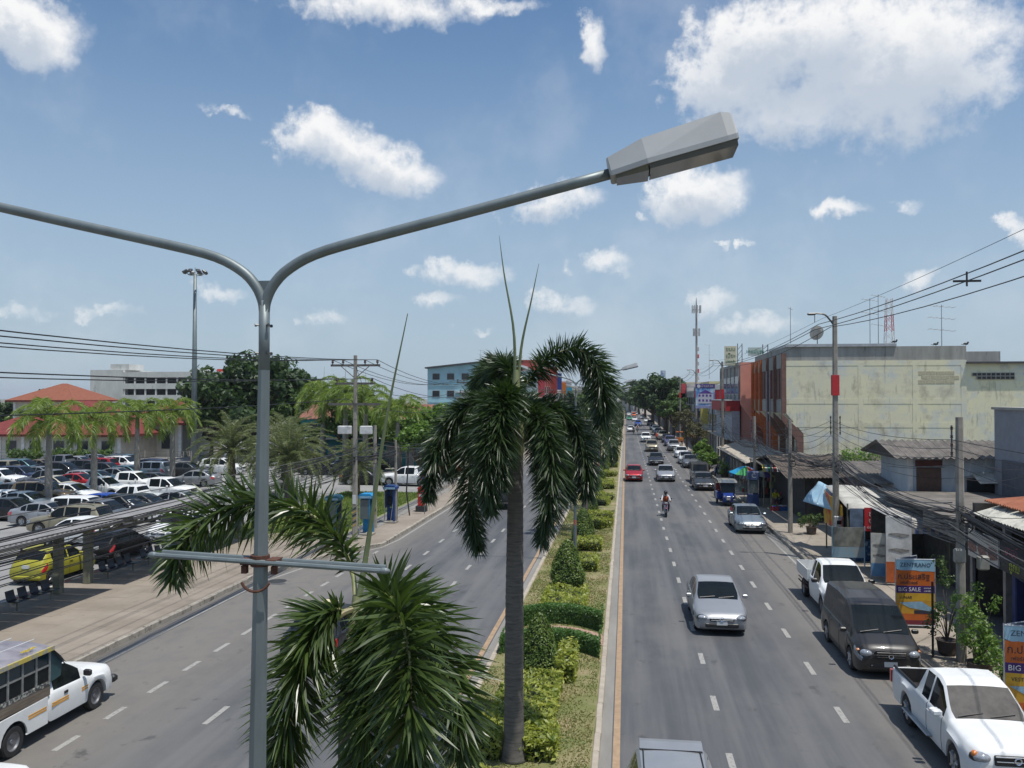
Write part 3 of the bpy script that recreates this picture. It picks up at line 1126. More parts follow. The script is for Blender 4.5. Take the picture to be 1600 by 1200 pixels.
fl = ['foxtail palm second behind the tall one on the median', 'foxtail palm third behind the tall one on the median', 'foxtail palm fourth behind the tall one on the median', 'distant foxtail palm fifth behind the tall one on the median',
      'distant foxtail palm sixth behind the tall one on the median', 'distant foxtail palm seventh behind the tall one on the median', 'tiny foxtail palm eighth behind the tall one on the median', 'tiny foxtail palm ninth behind the tall one on the median', 'tiny foxtail palm last in the median row']
for i, Y in enumerate((60, 71, 82, 95, 108, 123, 140, 160, 182)):
    dup(foxf, (-2.4 + random.uniform(-.2, .2), Y, .12), i * 1.3, fl[i], random.uniform(.85, 1.05))

# --- royal palms of the car park
roy = thing('royal_palm', 'royal palm with yellow-green crown above parked cars, beside the high mast light', 'palm tree', (-42.8, 75.5, 0), 0, 'royal palms in the car park')
ringed_trunk(5.4, .24, .17, 12, 12, 1.25, 9, belly=.04).build('trunk', M_RTRUNK, roy, smooth=True)
MB().lathe([(.17, 5.3), (.19, 5.6), (.14, 6.3), (.07, 6.8)], (0, 0, 0), 10).build('crownshaft', mat('royal_shaft', (.14, .2, .06), .5), roy, smooth=True)
for i in range(15):
    a = i * 2.4 + random.uniform(-.15, .15)
    e, r_ = R(78 - 80 * i / 15), random.uniform(2.5, 3.1)
    p = [(math.cos(a) * r_ * f * math.cos(e - q), math.sin(a) * r_ * f * math.cos(e - q), 6.2 + r_ * f * math.sin(e - q)) for f, q in ((0, 0), (.35, .05), (.7, .35), (1.0, .9))]
    link('frond', frond_mesh('frond', p, 54, .75, .05, 4, M_ROYAL, .16, .6, .55, 120 + i, .03, plane=True, segs=3), roy)
for i, (x, y, l, s) in enumerate(((-42.6, 69.3, 'darker royal palm standing second from the high mast light', 1.0), (-41.3, 61.3, 'royal palm third from the high mast light, lower crown', .97), (-40.9, 55.5, 'royal palm nearest the left picture edge', 1.0),
                                  (-30, 88, 'tall royal palm with a thin spear behind the utility pole', 1.3), (-26.5, 84, 'royal palm with drooping yellowish fronds beside the utility pole', 1.18), (-34, 92, 'royal palm with spear against the dark round tree', 1.25),
                                  (-22, 80, 'royal palm behind the first telephone booths, half hidden', 1.05))):
    o = dup(roy, (x, y, 0), i * 1.1 + .5, l, s)
    if i in (3, 4, 5):
        MB().tube([(0, 0, 6.3), (.05, 0, 7.6), (.1 * i - .35, 0, 9.3)], [.04, .02, .004], 5).build('spear_leaf', M_SPEAR, o)

# --- date palms
dat = thing('date_palm', 'bushy silver-green date palm left of the lamp pole in the car park', 'palm tree', (-33.2, 68, 0), 0, 'date palms by the car park')
k = ringed_trunk(3.4, .32, .3, 12, 12, 1.2, 11)
k.build('trunk', mat('date_trunk', (.12, .09, .06), .95, var=.4, scale=7, bump=.8), dat)
for i in range(46):
    a = i * 2.39996
    e = R(84 - 105 * (i / 46))
    r_ = random.uniform(3.3, 4.2)
    c_, s_ = math.cos(a), math.sin(a)
    p = [(c_ * r_ * f * math.cos(e - q), s_ * r_ * f * math.cos(e - q), 3.5 + r_ * f * math.sin(e - q)) for f, q in ((0, 0), (.35, 0), (.72, .16), (1.0, .42))]
    link('frond', frond_mesh('frond', p, 62, .5, .038, 4, M_DATE, .1, .75, .15, 200 + i, .03, plane=True, segs=2, tipk=.4), dat)
for x, y, l, s in ((-27.6, 66, 'bushy silver-green date palm directly behind the lamp pole', 1.05), (-25.6, 62, 'dark bushy date palm right of the lamp pole, above the near palm frond', .95), (-21.5, 66, 'small date palm behind the blue telephone booths', .72)):
    dup(dat, (x, y, 0), x, l, s)


# ------------------------------------------------------------------ leafy trees and hedges
def leaf_cloud(C, rad, n, size, rs, flatten=1.0):
    """n leaf quads around each centre in C"""
    K = len(C)
    c = np.repeat(C, n, 0)
    d = rs.normal(0, 1, (K * n, 3))
    d /= np.linalg.norm(d, axis=1)[:, None]
    rr = np.repeat(rad, n)[:, None] * (rs.random((K * n, 1)) ** .45)
    p = c + d * rr * np.array((1, 1, flatten))
    return leaf_quads(p, d * .6 + rs.normal(0, .6, (K * n, 3)) + np.array((0, 0, .45)), size, rs)


def leaf_quads(p, nrm, size, rs, aspect=.55):
    m = len(p)
    nrm = nrm / (np.linalg.norm(nrm, axis=1)[:, None] + 1e-9)
    a = np.cross(nrm, rs.normal(0, 1, (m, 3)))
    a /= np.linalg.norm(a, axis=1)[:, None] + 1e-9
    b = np.cross(nrm, a)
    s = (np.broadcast_to(size, (m,)) * rs.uniform(.6, 1.3, m))[:, None]
    V = np.stack((p - a * s, p + b * s * aspect + nrm * s * .15, p + a * s, p - b * s * aspect + nrm * s * .15), 1).reshape(-1, 3)
    return V, np.arange(4 * m).reshape(-1, 4)


M_BARK = mat('bark', (.11, .085, .065), .95, var=.35, scale=5, bump=.6)
LEAFM = {
    'dark': mat('leaf_dark', (.018, .04, .012), .55, base2=(.045, .085, .022), scale=.8, trans=.2),
    'mid': mat('leaf_mid', (.04, .08, .018), .55, base2=(.09, .15, .035), scale=.8, trans=.25),
    'light': mat('leaf_light', (.07, .135, .025), .5, base2=(.15, .24, .05), scale=.9, trans=.3),
    'dry': mat('leaf_dry', (.07, .07, .035), .7, base2=(.13, .12, .06), scale=.9, trans=.2)}


def tree_proto(name, label, rx, rz_, hz_, trunk_h, kind, n_cl=70, n_leaf=90, size=.22, seed=1, loc=(0, 0, 0), group=None):
    rs = np.random.default_rng(seed)
    t = thing(name, label, 'tree', loc, 0, group)
    k = MB()
    k.tube([(0, 0, 0), (.05, .03, trunk_h * .6), (0, 0, trunk_h)], [rx * .085 + .06, rx * .06 + .04, rx * .05 + .03], 8)
    d = rs.normal(0, 1, (n_cl, 3))
    d /= np.linalg.norm(d, axis=1)[:, None]
    d[:, 2] = np.abs(d[:, 2]) * 1.25 - .35
    C = d * (rs.random((n_cl, 1)) ** .4) * np.array((rx, rx, rz_))
    C *= 1 + rs.normal(0, .1, (n_cl, 1))
    C[:, 2] += hz_
    for i in range(0, n_cl, max(1, n_cl // 14)):
        m_ = C[i] * np.array((.45, .45, 1))
        m_[2] = trunk_h + (C[i][2] - trunk_h) * .4
        k.tube([(0, 0, trunk_h * .85), tuple(m_), tuple(C[i])], [rx * .035 + .02, rx * .02 + .015, .012], 5)
    k.build('trunk', M_BARK, t)
    V, Q = leaf_cloud(C, rs.uniform(.22, .42, n_cl) * rx * .62 + .08, n_leaf, size, rs, .75)
    link('crown', raw_mesh('crown', V, quad=Q, mats=LEAFM[kind]), t)
    return t


TREES = {}


def tree_at(kind_key, loc, label, scale=1.0, rz=0.0, group='trees around the street'):
    spec = {'round': (3.7, 2.9, 3.5, 1.6, 'dark', 110, 130, .2), 'loose': (2.6, 2.6, 4.2, 2.0, 'light', 60, 90, .2), 'street': (2.4, 2.4, 4.2, 2.3, 'mid', 60, 90, .2), 'dry': (2.0, 2.4, 4.6, 2.4, 'dry', 40, 40, .14), 'far': (4.2, 3.2, 4.8, 2.5, 'mid', 60, 60, .38),
            'fard': (4.2, 3.4, 5.0, 2.5, 'dark', 60, 60, .38)}[kind_key]
    if kind_key not in TREES:
        TREES[kind_key] = tree_proto('leafy_tree', label, *spec, seed=len(TREES) + 31, loc=loc, group=group)
        TREES[kind_key].scale = (scale,) * 3
        TREES[kind_key].rotation_euler = (0, 0, rz)
        return TREES[kind_key]
    o = dup(TREES[kind_key], loc, rz, label, scale)
    o['group'] = group
    return o


p = G(390, 715)
tree_at('round', (p.x, p.y, 0), 'big dark round tree in front of the white concrete building', 2.25)
tree_at('round', (p.x - 14, p.y + 14, 0), 'dark tree left of the big round one, half behind the high mast', 1.5, 2)
for i, (px, Y, s, kd, l) in enumerate(((672, 84, 1.15, 'loose', 'bright green leafy tree left of the tall palm crown'), (640, 100, 1.0, 'loose', 'pale green small tree above the rusty roof'), (700, 96, 1.1, 'street', 'mid green tree behind the tall palm, left of its trunk'), (745, 120, 1.2, 'street', 'mid green tree in front of the light blue building'))):
    q = AY(px, 640, Y)
    tree_at(kd, (q.x, Y, 0), l, s, i)
for i, (px, Y, s, kd) in enumerate(((30, 150, 1.0, 'far'), (75, 160, 1.1, 'fard'), (115, 170, 1.25, 'far'), (5, 140, .9, 'fard'), (470, 190, 1.0, 'far'), (430, 180, 1.1, 'fard'), (520, 200, .9, 'far'), (570, 210, .95, 'fard'), (605, 205, .8, 'far'), (190, 190, .8, 'far'), (270, 185, .8, 'far'))):
    q = AY(px, 640, Y)
    tree_at(kd, (q.x, Y, 0), 'hazy green treetop on the skyline ' + ['at the left picture edge behind the orange roof', 'left of the white concrete building, second from the edge', 'touching the white concrete building', 'lowest at the left edge', 'right of the big round tree', 'just behind the big round tree', 'left of the utility pole top', 'right of the utility pole top', 'above the teal wall', 'before the white concrete building base', 'beside the high mast behind the red roof'][i], s, i * .7, 'distant trees on the skyline')
for i, (px, Y, s, kd) in enumerate(((330, 104, 1.3, 'street'), (365, 110, 1.2, 'dark2'), (460, 106, 1.5, 'street'), (495, 99, 1.3, 'dark2'), (540, 94, 1.2, 'street'), (585, 92, 1.1, 'loose'), (625, 90, 1.0, 'street'), (655, 78, .9, 'loose'), (300, 112, 1.2, 'street'))):
    q = AY(px, 660, Y)
    tree_at('round' if kd == 'dark2' else kd, (q.x, Y, 0), 'leafy tree behind the date palms, ' + ['left of the lamp pole', 'just left of the big round tree foot', 'right of the lamp pole', 'dark one above the parked cars', 'behind the utility pole', 'pale one before the teal wall', 'at the right end of the teal wall', 'small bright one above the white double-cab', 'beside the high mast'][i], s * (.75 if kd == 'dark2' else 1), i * .8)
# street trees on the right-hand pavement and at the far end
RT = [(1052, 168, 1.35, 'street', 'dark green street tree beside the far parked cars'), (1040, 185, 1.5, 'fard', 'broad dark tree overhanging the far parked cars'), (1030, 215, 1.6, 'street', 'broad green tree at the far bend of the parked row'), (1020, 250, 1.6, 'fard', 'dark tree at the far end of the shop row'),
      (1084, 105, .8, 'dry', 'thin dusty tree between the billboard and the poles'), (1097, 97, .5, 'loose', 'yellow-green bush tree below the billboard'), (1072, 125, 1.0, 'dry', 'greyish bare tree left of the billboard post'), (1107, 86, .42, 'loose', 'small bright tree by the plant stall'),
      (1008, 330, 1.6, 'far', 'hazy tree on the right of the far road end'), (998, 420, 1.9, 'fard', 'hazy tree below the distant white building'), (984, 470, 2.0, 'far', 'hazy tree closing the far road end')]
for i, (px, Y, s, kd, l) in enumerate(RT):
    q = AY(px, 650, Y)
    tree_at(kd, (q.x, Y, 0), l, s, i * .9)
for i, (X, Y, s, kd) in enumerate(((-15, 135, 1.0, 'street'), (-15, 175, 1.0, 'far'), (-15.5, 220, 1.1, 'fard'), (-15.5, 270, 1.2, 'far'), (-14, 330, 1.4, 'fard'), (-8, 520, 2.2, 'far'), (6, 540, 2.2, 'fard'))):
    tree_at(kd, (X, Y, 0), ['young street tree before the light blue building', 'street tree on the left pavement beside the red signs', 'dark street tree on the left pavement under the shop signs', 'far street tree on the left pavement', 'farthest dark street tree on the left pavement', 'haze-grey tree left of the road vanishing point', 'haze-grey tree right of the road vanishing point'][i], s, i * 1.7)

# --- clipped cones, croton beds and the two arched hedges
M_TOP = mat('topiary_leaf', (.05, .1, .014), .5, base2=(.14, .2, .032), scale=3, trans=.2)
M_TOPY = mat('topiary_leaf_yellow', (.1, .15, .02), .5, base2=(.22, .25, .04), scale=3, trans=.25)
M_CROT = mat('croton_leaf', (.09, .14, .02), .5, base2=(.36, .37, .07), scale=5, lo=.38, hi=.62, trans=.25)
M_HEDGE = mat('hedge_leaf', (.034, .09, .012), .5, base2=(.08, .165, .03), scale=4, trans=.2)
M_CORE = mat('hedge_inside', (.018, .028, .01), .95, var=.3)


def cone_bush(name, label, prof, loc, m, n=4200, size=.045, seed=1, group=None, cat='topiary'):
    rs = np.random.default_rng(seed)
    t = thing(name, label, cat, loc, 0, group)
    pr = np.array(prof, float)
    core = pr.copy()
    core[:, 0] *= .86
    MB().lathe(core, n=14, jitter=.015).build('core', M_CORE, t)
    seg = np.hypot(np.diff(pr[:, 0]), np.diff(pr[:, 1])) * (pr[1:, 0] + pr[:-1, 0] + .02)
    cs = np.concatenate(([0], np.cumsum(seg)))
    u = rs.random(n) * cs[-1]
    i = np.clip(np.searchsorted(cs, u) - 1, 0, len(seg) - 1)
    f = (u - cs[i]) / (seg[i] + 1e-9)
    r_ = pr[i, 0] + (pr[i + 1, 0] - pr[i, 0]) * f
    z = pr[i, 1] + (pr[i + 1, 1] - pr[i, 1]) * f
    th = rs.random(n) * 2 * PI
    lump = 1 + .05 * np.sin(th * 3 + z * 4 + seed) + .04 * np.sin(th * 7 - z * 9)
    r_ = r_ * lump * (1 - .13 * rs.random(n) ** 1.5) + rs.normal(0, .012, n)
    p = np.stack((r_ * np.cos(th), r_ * np.sin(th), z + rs.normal(0, .015, n)), 1)
    nr = np.stack((np.cos(th), np.sin(th), np.full(n, .5)), 1) + rs.normal(0, .55, (n, 3))
    V, Q = leaf_quads(p, nr, size, rs)
    link('foliage', raw_mesh('foliage', V, quad=Q, mats=m), t)
    MB().cyl((0, 0, 0), (0, 0, .3), .04, n=6).build('stem', M_BARK, t)
    return t


CONE = [(.3, .02), (.52, .12), (.58, .3), (.55, .55), (.45, .95), (.33, 1.3), (.18, 1.58), (.06, 1.7), (0, 1.72)]
cg = 'clipped cone bushes along the median'
c_a = cone_bush('topiary_cone', 'yellowish clipped cone bush nearest, in front of the arched hedges', CONE, (-2.47, 24.2, .12), M_TOP, 5200, .04, 1, cg)
tip = dup
cs_ = [(35.6, 1.12, 1.25, 'broad clipped cone bush just behind the arched hedges'), (47, 1.05, 1.1, 'clipped cone bush behind the banded lamp post'), (58, 1.0, 1.0, 'fourth clipped cone bush from the front'), (69, 1.0, .95, 'fifth clipped cone bush from the front'), (80, 1.0, .95, 'sixth clipped cone bush from the front'),
       (92, 1.0, 1.0, 'seventh clipped cone bush from the front'), (104, 1.0, 1.0, 'eighth clipped cone bush from the front'), (117, 1, 1, 'ninth clipped cone bush from the front')]
for i, (Y, sz, sx, l) in enumerate(cs_):
    dup(c_a, (-2.45 + .1 * (i % 2), Y, .12), i * 1.1, l, (sx, sx, sz))


def croton_bed(label, x0, x1, y0, y1, h, n, seed, shape=None):
    rs = np.random.default_rng(seed)
    t = thing('croton_shrub', label, 'shrub', ((x0 + x1) / 2, (y0 + y1) / 2, .12), 0, 'yellow-green croton shrubs on the median')
    hx, hy = (x1 - x0) / 2, (y1 - y0) / 2
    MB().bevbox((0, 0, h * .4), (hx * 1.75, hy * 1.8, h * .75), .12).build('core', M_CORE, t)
    d = rs.uniform(-1, 1, (n, 3))
    p = np.stack((d[:, 0] * hx, d[:, 1] * hy, (.35 + .65 * rs.random(n)) * h), 1)
    face = rs.integers(0, 5, n)
    e = 1 - .1 * rs.random(n)
    p[face == 0, 0] = hx * e[face == 0]
    p[face == 1, 0] = -hx * e[face == 1]
    p[face == 2, 1] = -hy * e[face == 2]
    p[face >= 3, 2] = (h * (1 + .16 * np.sin(p[:, 0] * 5 + seed) * np.sin(p[:, 1] * 4)) * e)[face >= 3]
    p[face < 3, 2] = rs.uniform(.08, 1, (face < 3).sum()) * h
    p += rs.normal(0, .03, p.shape)
    V, Q = leaf_quads(p, rs.normal(0, .6, (n, 3)) + np.array((0, -.1, .8)), .075, rs, .42)
    link('foliage', raw_mesh('foliage', V, quad=Q, mats=M_CROT), t)
    return t


croton_bed('long yellow-green croton bed between the tall palm and the nearest cone', -3.2, -1.75, 19.6, 23.1, .5, 3800, 1)
croton_bed('square croton clump right of the tall palm foot', -2.25, -1.55, 18.3, 19.3, .5, 900, 2)
croton_bed('dark croton clump left of the tall palm foot', -3.5, -2.75, 18.2, 19.6, .55, 900, 3)
croton_bed('croton strip right of the nearest cone', -1.95, -1.45, 23.4, 25.6, .6, 900, 4)
croton_bed('low croton patch at the bottom picture edge', -2.9, -1.6, 15.4, 16.9, .45, 1500, 5)
croton_bed('croton bed before the broad cone behind the hedges', -3.1, -1.5, 30.6, 33.6, .5, 2400, 6)
cr = croton_bed('square croton clump behind the banded lamp post', -2.6, -1.3, 38.5, 40.3, .55, 1000, 7)
croton_bed('croton clump left of the banded lamp post', -3.2, -2.6, 38.5, 43, .55, 900, 8)
for i, Y in enumerate((44.5, 52, 55, 63, 66, 74, 77, 86, 97, 110)):
    dup(cr, (-1.9, Y, .12), i, ['croton clump beside the third cone', 'croton clump between the third and fourth cones', 'croton clump just before the fourth cone', 'croton clump between the fourth and fifth cones', 'croton clump just before the fifth cone', 'croton clump between the fifth and sixth cones', 'croton clump just before the sixth cone', 'croton clump behind the sixth cone', 'small croton clump behind the seventh cone', 'small croton clump behind the eighth cone'][i])


def arch_hedge(label, y0, h, seed, bulge=.75):
    rs = np.random.default_rng(seed)
    t = thing('arched_hedge', label, 'hedge', (-2.35, y0, .12), 0, 'arched clipped hedges across the median')
    hw, dp = 1.52, .3
    xs = np.linspace(-hw, hw, 20)
    ys = bulge * (1 - (xs / 1.6) ** 2)
    V, Fs = [], []
    for x, y in zip(xs, ys):
        V += [(x, y - dp * .85, 0), (x, y - dp * .85, h * .93), (x, y + dp * .85, h * .93), (x, y + dp * .85, 0)]
    for i in range(19):
        for j in range(4):
            Fs.append((i * 4 + j, i * 4 + 4 + j, i * 4 + 4 + (j + 1) % 4, i * 4 + (j + 1) % 4))
    Fs += [(0, 1, 2, 3), (79, 78, 77, 76)]
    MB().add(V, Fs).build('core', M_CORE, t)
    n = 9000
    x = rs.uniform(-hw, hw, n)
    w_ = rs.random(n)
    dy = np.where(w_ < .42, -dp, np.where(w_ < .52, dp, rs.uniform(-dp, dp, n)))
    z = np.where(w_ < .52, rs.uniform(.03, 1, n) * h, h * (1 - .22 * (np.abs(dy) / dp) ** 4))
    y = bulge * (1 - (x / 1.6) ** 2) + dy * (1 - .14 * (z / h) ** 6)
    en = rs.random(n) < .04
    x[en] = np.sign(x[en]) * hw
    p = np.stack((x, y, z), 1) + rs.normal(0, .014, (n, 3))
    nr = np.stack((np.zeros(n), np.sign(dy) * (w_ < .52), (w_ >= .52) * 1.0), 1) + rs.normal(0, .5, (n, 3)) + np.array((0, 0, .25))
    V, Q = leaf_quads(p, nr, .036, rs)
    link('foliage', raw_mesh('foliage', V, quad=Q, mats=M_HEDGE), t)
    return t


arch_hedge('arched clipped dark green hedge on the far side of the brick path', 28.85, .62, 3, 1.0)
arch_hedge('arched clipped dark green hedge on the near side of the brick path', 26.0, .52, 4, 1.0)
# ------------------------------------------------------------------ vehicles
M_PAINT = paint((.5, .5, .5))
M_PAINT.name = 'car_paint'
M_GLASS = mat('car_glass', (.008, .011, .013), .05, var=.1, spec=.25)
M_TYRE = mat('tyre_rubber', (.022, .022, .022), .85, var=.2, scale=8)
M_RIM = mat('alloy_rim', (.42, .43, .44), .3, metal=.85, var=.1)
M_STEELRIM = mat('steel_rim', (.2, .2, .21), .45, metal=.6, var=.15)
M_TRIM = mat('black_trim', (.018, .018, .02), .45, var=.15)
M_UNDER = mat('underbody', (.012, .012, .012), .9, var=.2)
M_CHROME = mat('chrome', (.75, .76, .78), .12, metal=1.0, var=.03)
M_HEAD = mat('headlight_glass', (.26, .27, .29), .08, metal=.3, var=.15, scale=20, coat=1.0)
M_LENSW = mat('headlight_lens', (.3, .32, .35), .1, metal=.1, var=.25, scale=16, coat=.6)
M_TAIL = mat('tail_light_red', (.4, .012, .012), .15, var=.15, coat=1.0)
M_AMBER = mat('indicator_amber', (.55, .16, .02), .15, var=.1, coat=1.0)
M_PLATE = mat('number_plate', (.62, .63, .62), .5, var=.05)
M_PLATEG = mat('number_plate_green', (.35, .6, .52), .5, var=.05)
M_PLATER = mat('number_plate_red', (.55, .2, .16), .5, var=.05)
M_INK = mat('plate_ink', (.02, .02, .02), .6, var=.05)


def car_body(t, S, detail=True):
    """loft one body through cross-sections from nose (y = 0) to tail (y = L), windows cut out as parts; nose points to -Y"""
    L, W = S['L'], S['W'] / 2
    top = np.array(S['top'], float)
    belt = np.array(S['belt'], float)
    zb0 = S.get('zb', .2)
    uw = (S['fo'], S['fo'] + S['wb'])
    Ra = S['r'] + .055
    bed = S.get('bed')
    us = set(np.round(np.arange(0, L + .001, .13), 3)) | {round(v, 3) for v in (0, .02, .06, L - .06, L - .02, L)}
    for a in uw:
        us |= {round(a + Ra * math.cos(q), 3) for q in np.linspace(0, PI, 13)} | {round(a - Ra - .004, 3), round(a + Ra + .004, 3)}
    ws, rw = S['ws'], S.get('rw')
    keys = list(ws) + (list(rw) if rw else [])
    for sg in S['side']:
        keys += list(sg)
    us |= {round(v, 3) for v in keys}
    us |= {round(v, 3) for v in top[:, 0]}
    us = sorted(u for u in us if 0 <= u <= L)
    kk = set(round(v, 3) for v in keys)
    clean = []
    for u in us:
        if clean and u - clean[-1] < .012:
            if u in kk:
                clean[-1] = u
            continue
        clean.append(u)
    st = [(u, False) for u in clean]
    if bed:
        b0, b1 = bed[0], bed[1]
        st = [(u, b0 < u < b1) for u in clean if abs(u - b0) > .03 and abs(u - b1) > .03]
        st += [(b0, False), (b0 + .001, True), (b1, True), (b1 + .001, False)]
        st.sort()
    tumble = S.get('tumble', .32)
    rings = []
    for u, inbed in st:
        fr_ = S.get('nose', .55)
        wk = W
        if u < fr_:
            wk = W * (1 - S.get('nk', .2) * (1 - u / fr_) ** 2.4)
        if u > L - .5:
            wk = W * (1 - S.get('tk', .13) * (1 - (L - u) / .5) ** 2.4)
        ztop = np.interp(u, top[:, 0], top[:, 1])
        zs = min(np.interp(u, belt[:, 0], belt[:, 1]), ztop - .02)
        zb = zb0 + .16 * max(0, 1 - u / .12) ** 1.5 + .16 * max(0, 1 - (L - u) / .12) ** 1.5
        for a in uw:
            if abs(u - a) < Ra:
                zb = max(zb, S['r'] * .96 + math.sqrt(Ra * Ra - (u - a) ** 2))
        fl_ = 0
        for a in uw:
            fl_ = max(fl_, S.get('flare', .012) * max(0, 1 - ((u - a) / (Ra * 1.25)) ** 2))
        wk2 = wk + fl_
        h = max(zs - zb, .05)
        pts = [(0, zb), (.8 * wk, zb), (.97 * wk2, zb + .02), (1.0 * wk2, zb + .36 * h), (.998 * wk2, zb + .68 * h), (.985 * wk, zs - min(.05, .2 * h)), (.955 * wk, zs)]
        if inbed:
            zf = S['bed_floor']
            pts += [(.9 * wk, zs + .005), (.895 * wk, zs - .02), (.885 * wk, zf + .03), (.87 * wk, zf), (.4 * wk, zf), (0, zf)]
        else:
            g = ztop - zs
            q = min(1, max(0, (g - .1) / .16))
            hood = [(.93 * wk, zs + .25 * g), (.9 * wk, zs + .45 * g), (.85 * wk, zs + .65 * g), (.76 * wk, zs + .82 * g), (.4 * wk, zs + .96 * g), (0, ztop)]
            wr = .935 * wk - tumble * g
            cab = [(.935 * wk, zs + .015), (.935 * wk - tumble * .45 * g, zs + .45 * g), (wr + .015, ztop - .075), (wr - .045, ztop - .018), (.5 * wr, ztop - .002), (0, ztop + .004)]
            pts += [tuple(np.array(a) * (1 - q) + np.array(b) * q) for a, b in zip(hood, cab)]
        rings.append([(x, u - L / 2, z) for x, z in pts])
    NP = 13
    V = []
    for r_ in rings:
        V += [(x, y, z) for x, y, z in r_] + [(-x, y, z) for x, y, z in r_[1:-1]]
    NR = NP + NP - 2
    order = list(range(NP)) + list(range(NR - 1, NP - 1, -1))     # right side up to the roof, then left side down
    body, panes = MB(), {}
    V = np.array(V)

    def pane(key, f):
        panes.setdefault(key, []).append(f)
    bodyF = []
    n = len(order)
    for i in range(len(st) - 1):
        um = (st[i][0] + st[i + 1][0]) / 2
        for j in range(n):
            a, b = order[j], order[(j + 1) % n]
            f = (i * NR + a, i * NR + b, (i + 1) * NR + b, (i + 1) * NR + a)
            f = f[::-1]
            seg = j if j < NP - 1 else (2 * (NP - 1) - 1 - j)
            lr = 'r' if j < NP - 1 else 'l'
            key = None
            if seg in (10, 11) and ws[0] < um < ws[1]:
                key = 'windshield'
            elif rw and seg in (10, 11) and rw[0] < um < rw[1]:
                key = 'rear_window'
            elif seg in (7, 8):
                for q, sg in enumerate(S['side']):
                    if sg[0] < um < sg[1]:
                        key = 'side_window' + lr + str(q)
            if key:
                pane(key, f)
            else:
                bodyF.append(f)
    c0, c1 = len(V), len(V) + 1
    V = np.concatenate((V, [V[:NR].mean(0), V[-NR:].mean(0)]))
    for j in range(n):
        a, b = order[j], order[(j + 1) % n]
        bodyF.append((c0, b, a)[::-1])
        k = (len(st) - 1) * NR
        bodyF.append((c1, k + a, k + b)[::-1])
    bm_ = MB().add(V, bodyF)
    o = bm_.build('body', M_PAINT, t, smooth=True, sharp=38)
    for key, fs in panes.items():
        idx = sorted({i for f in fs for i in f})
        mp = {v: i for i, v in enumerate(idx)}
        nm = key if not key.startswith('side') else 'side_window'
        MB().add(V[idx], [tuple(mp[i] for i in f) for f in fs]).build(nm, M_GLASS, t, smooth=True)
    u0 = min(uw) - L / 2
    k = MB().bx(-W * .86, W * .86, -L / 2 + .18, L / 2 - .18, zb0 - .02, S.get('uz', .52))
    k.build('underbody', M_UNDER, t)

    def at(u, seg=4):
        i = min(range(len(st)), key=lambda q: abs(st[q][0] - u))
        return rings[i]
    return at


def wheel_mesh(r, w, steel=False):
    ty = MB().lathe([(r * .62, -w / 2), (r * .93, -w / 2), (r, -w * .36), (r, w * .36), (r * .93, w / 2), (r * .62, w / 2)], n=20, axis='x').mesh('tyre', M_TYRE, True, 40)
    rim = MB().lathe([(0, w * .30), (r * .14, w * .34), (r * .2, w * .22), (r * .5, w * .26), (r * .58, w * .44), (r * .64, w * .46), (r * .64, -w * .4), (0, -w * .4)], n=20, axis='x')
    if not steel:
        for a in range(5):
            th = a / 5 * 2 * PI
            c, s = math.cos(th), math.sin(th)
            rim.tube([(w * .35, c * r * .1, s * r * .1), (w * .43, c * r * .6, s * r * .6)], [r * .09, r * .1], 5)
    rm = rim.mesh('rim', M_STEELRIM if steel else M_RIM, True, 40)
    return ty, rm


WHEELS = {}


def add_wheels(t, S, steel=False, dual=False):
    key = (S['r'], S.get('tw', .2), steel)
    if key not in WHEELS:
        WHEELS[key] = wheel_mesh(*key)
    ty, rm = WHEELS[key]
    for u in (S['fo'], S['fo'] + S['wb']):
        for s in (1, -1):
            o = link('wheel', ty, t, (s * (S['W'] / 2 - S.get('tw', .2) / 2 - .012), u - S['L'] / 2, S['r']), 0 if s > 0 else PI)
            link('rim', rm, o)


def lamp_patch(at, us, seg_a, seg_b, sgn, grow=.012):
    """a patch of lamp glass that follows the body surface between ring points seg_a..seg_b at the stations us"""
    V, Fs = [], []
    m = seg_b - seg_a + 1
    for u in us:
        rg = at(u)
        for j in range(seg_a, seg_b + 1):
            x, y, z = rg[j]
            V.append((sgn * (x + grow * .8), y, z + grow * .3))
    V = np.array(V)
    c = np.array((0, 0, .5))
    for i in range(len(us) - 1):
        for j in range(m - 1):
            f = (i * m + j, i * m + j + 1, (i + 1) * m + j + 1, (i + 1) * m + j)
            Fs.append(f[::-1] if sgn > 0 else f)
    return V, Fs


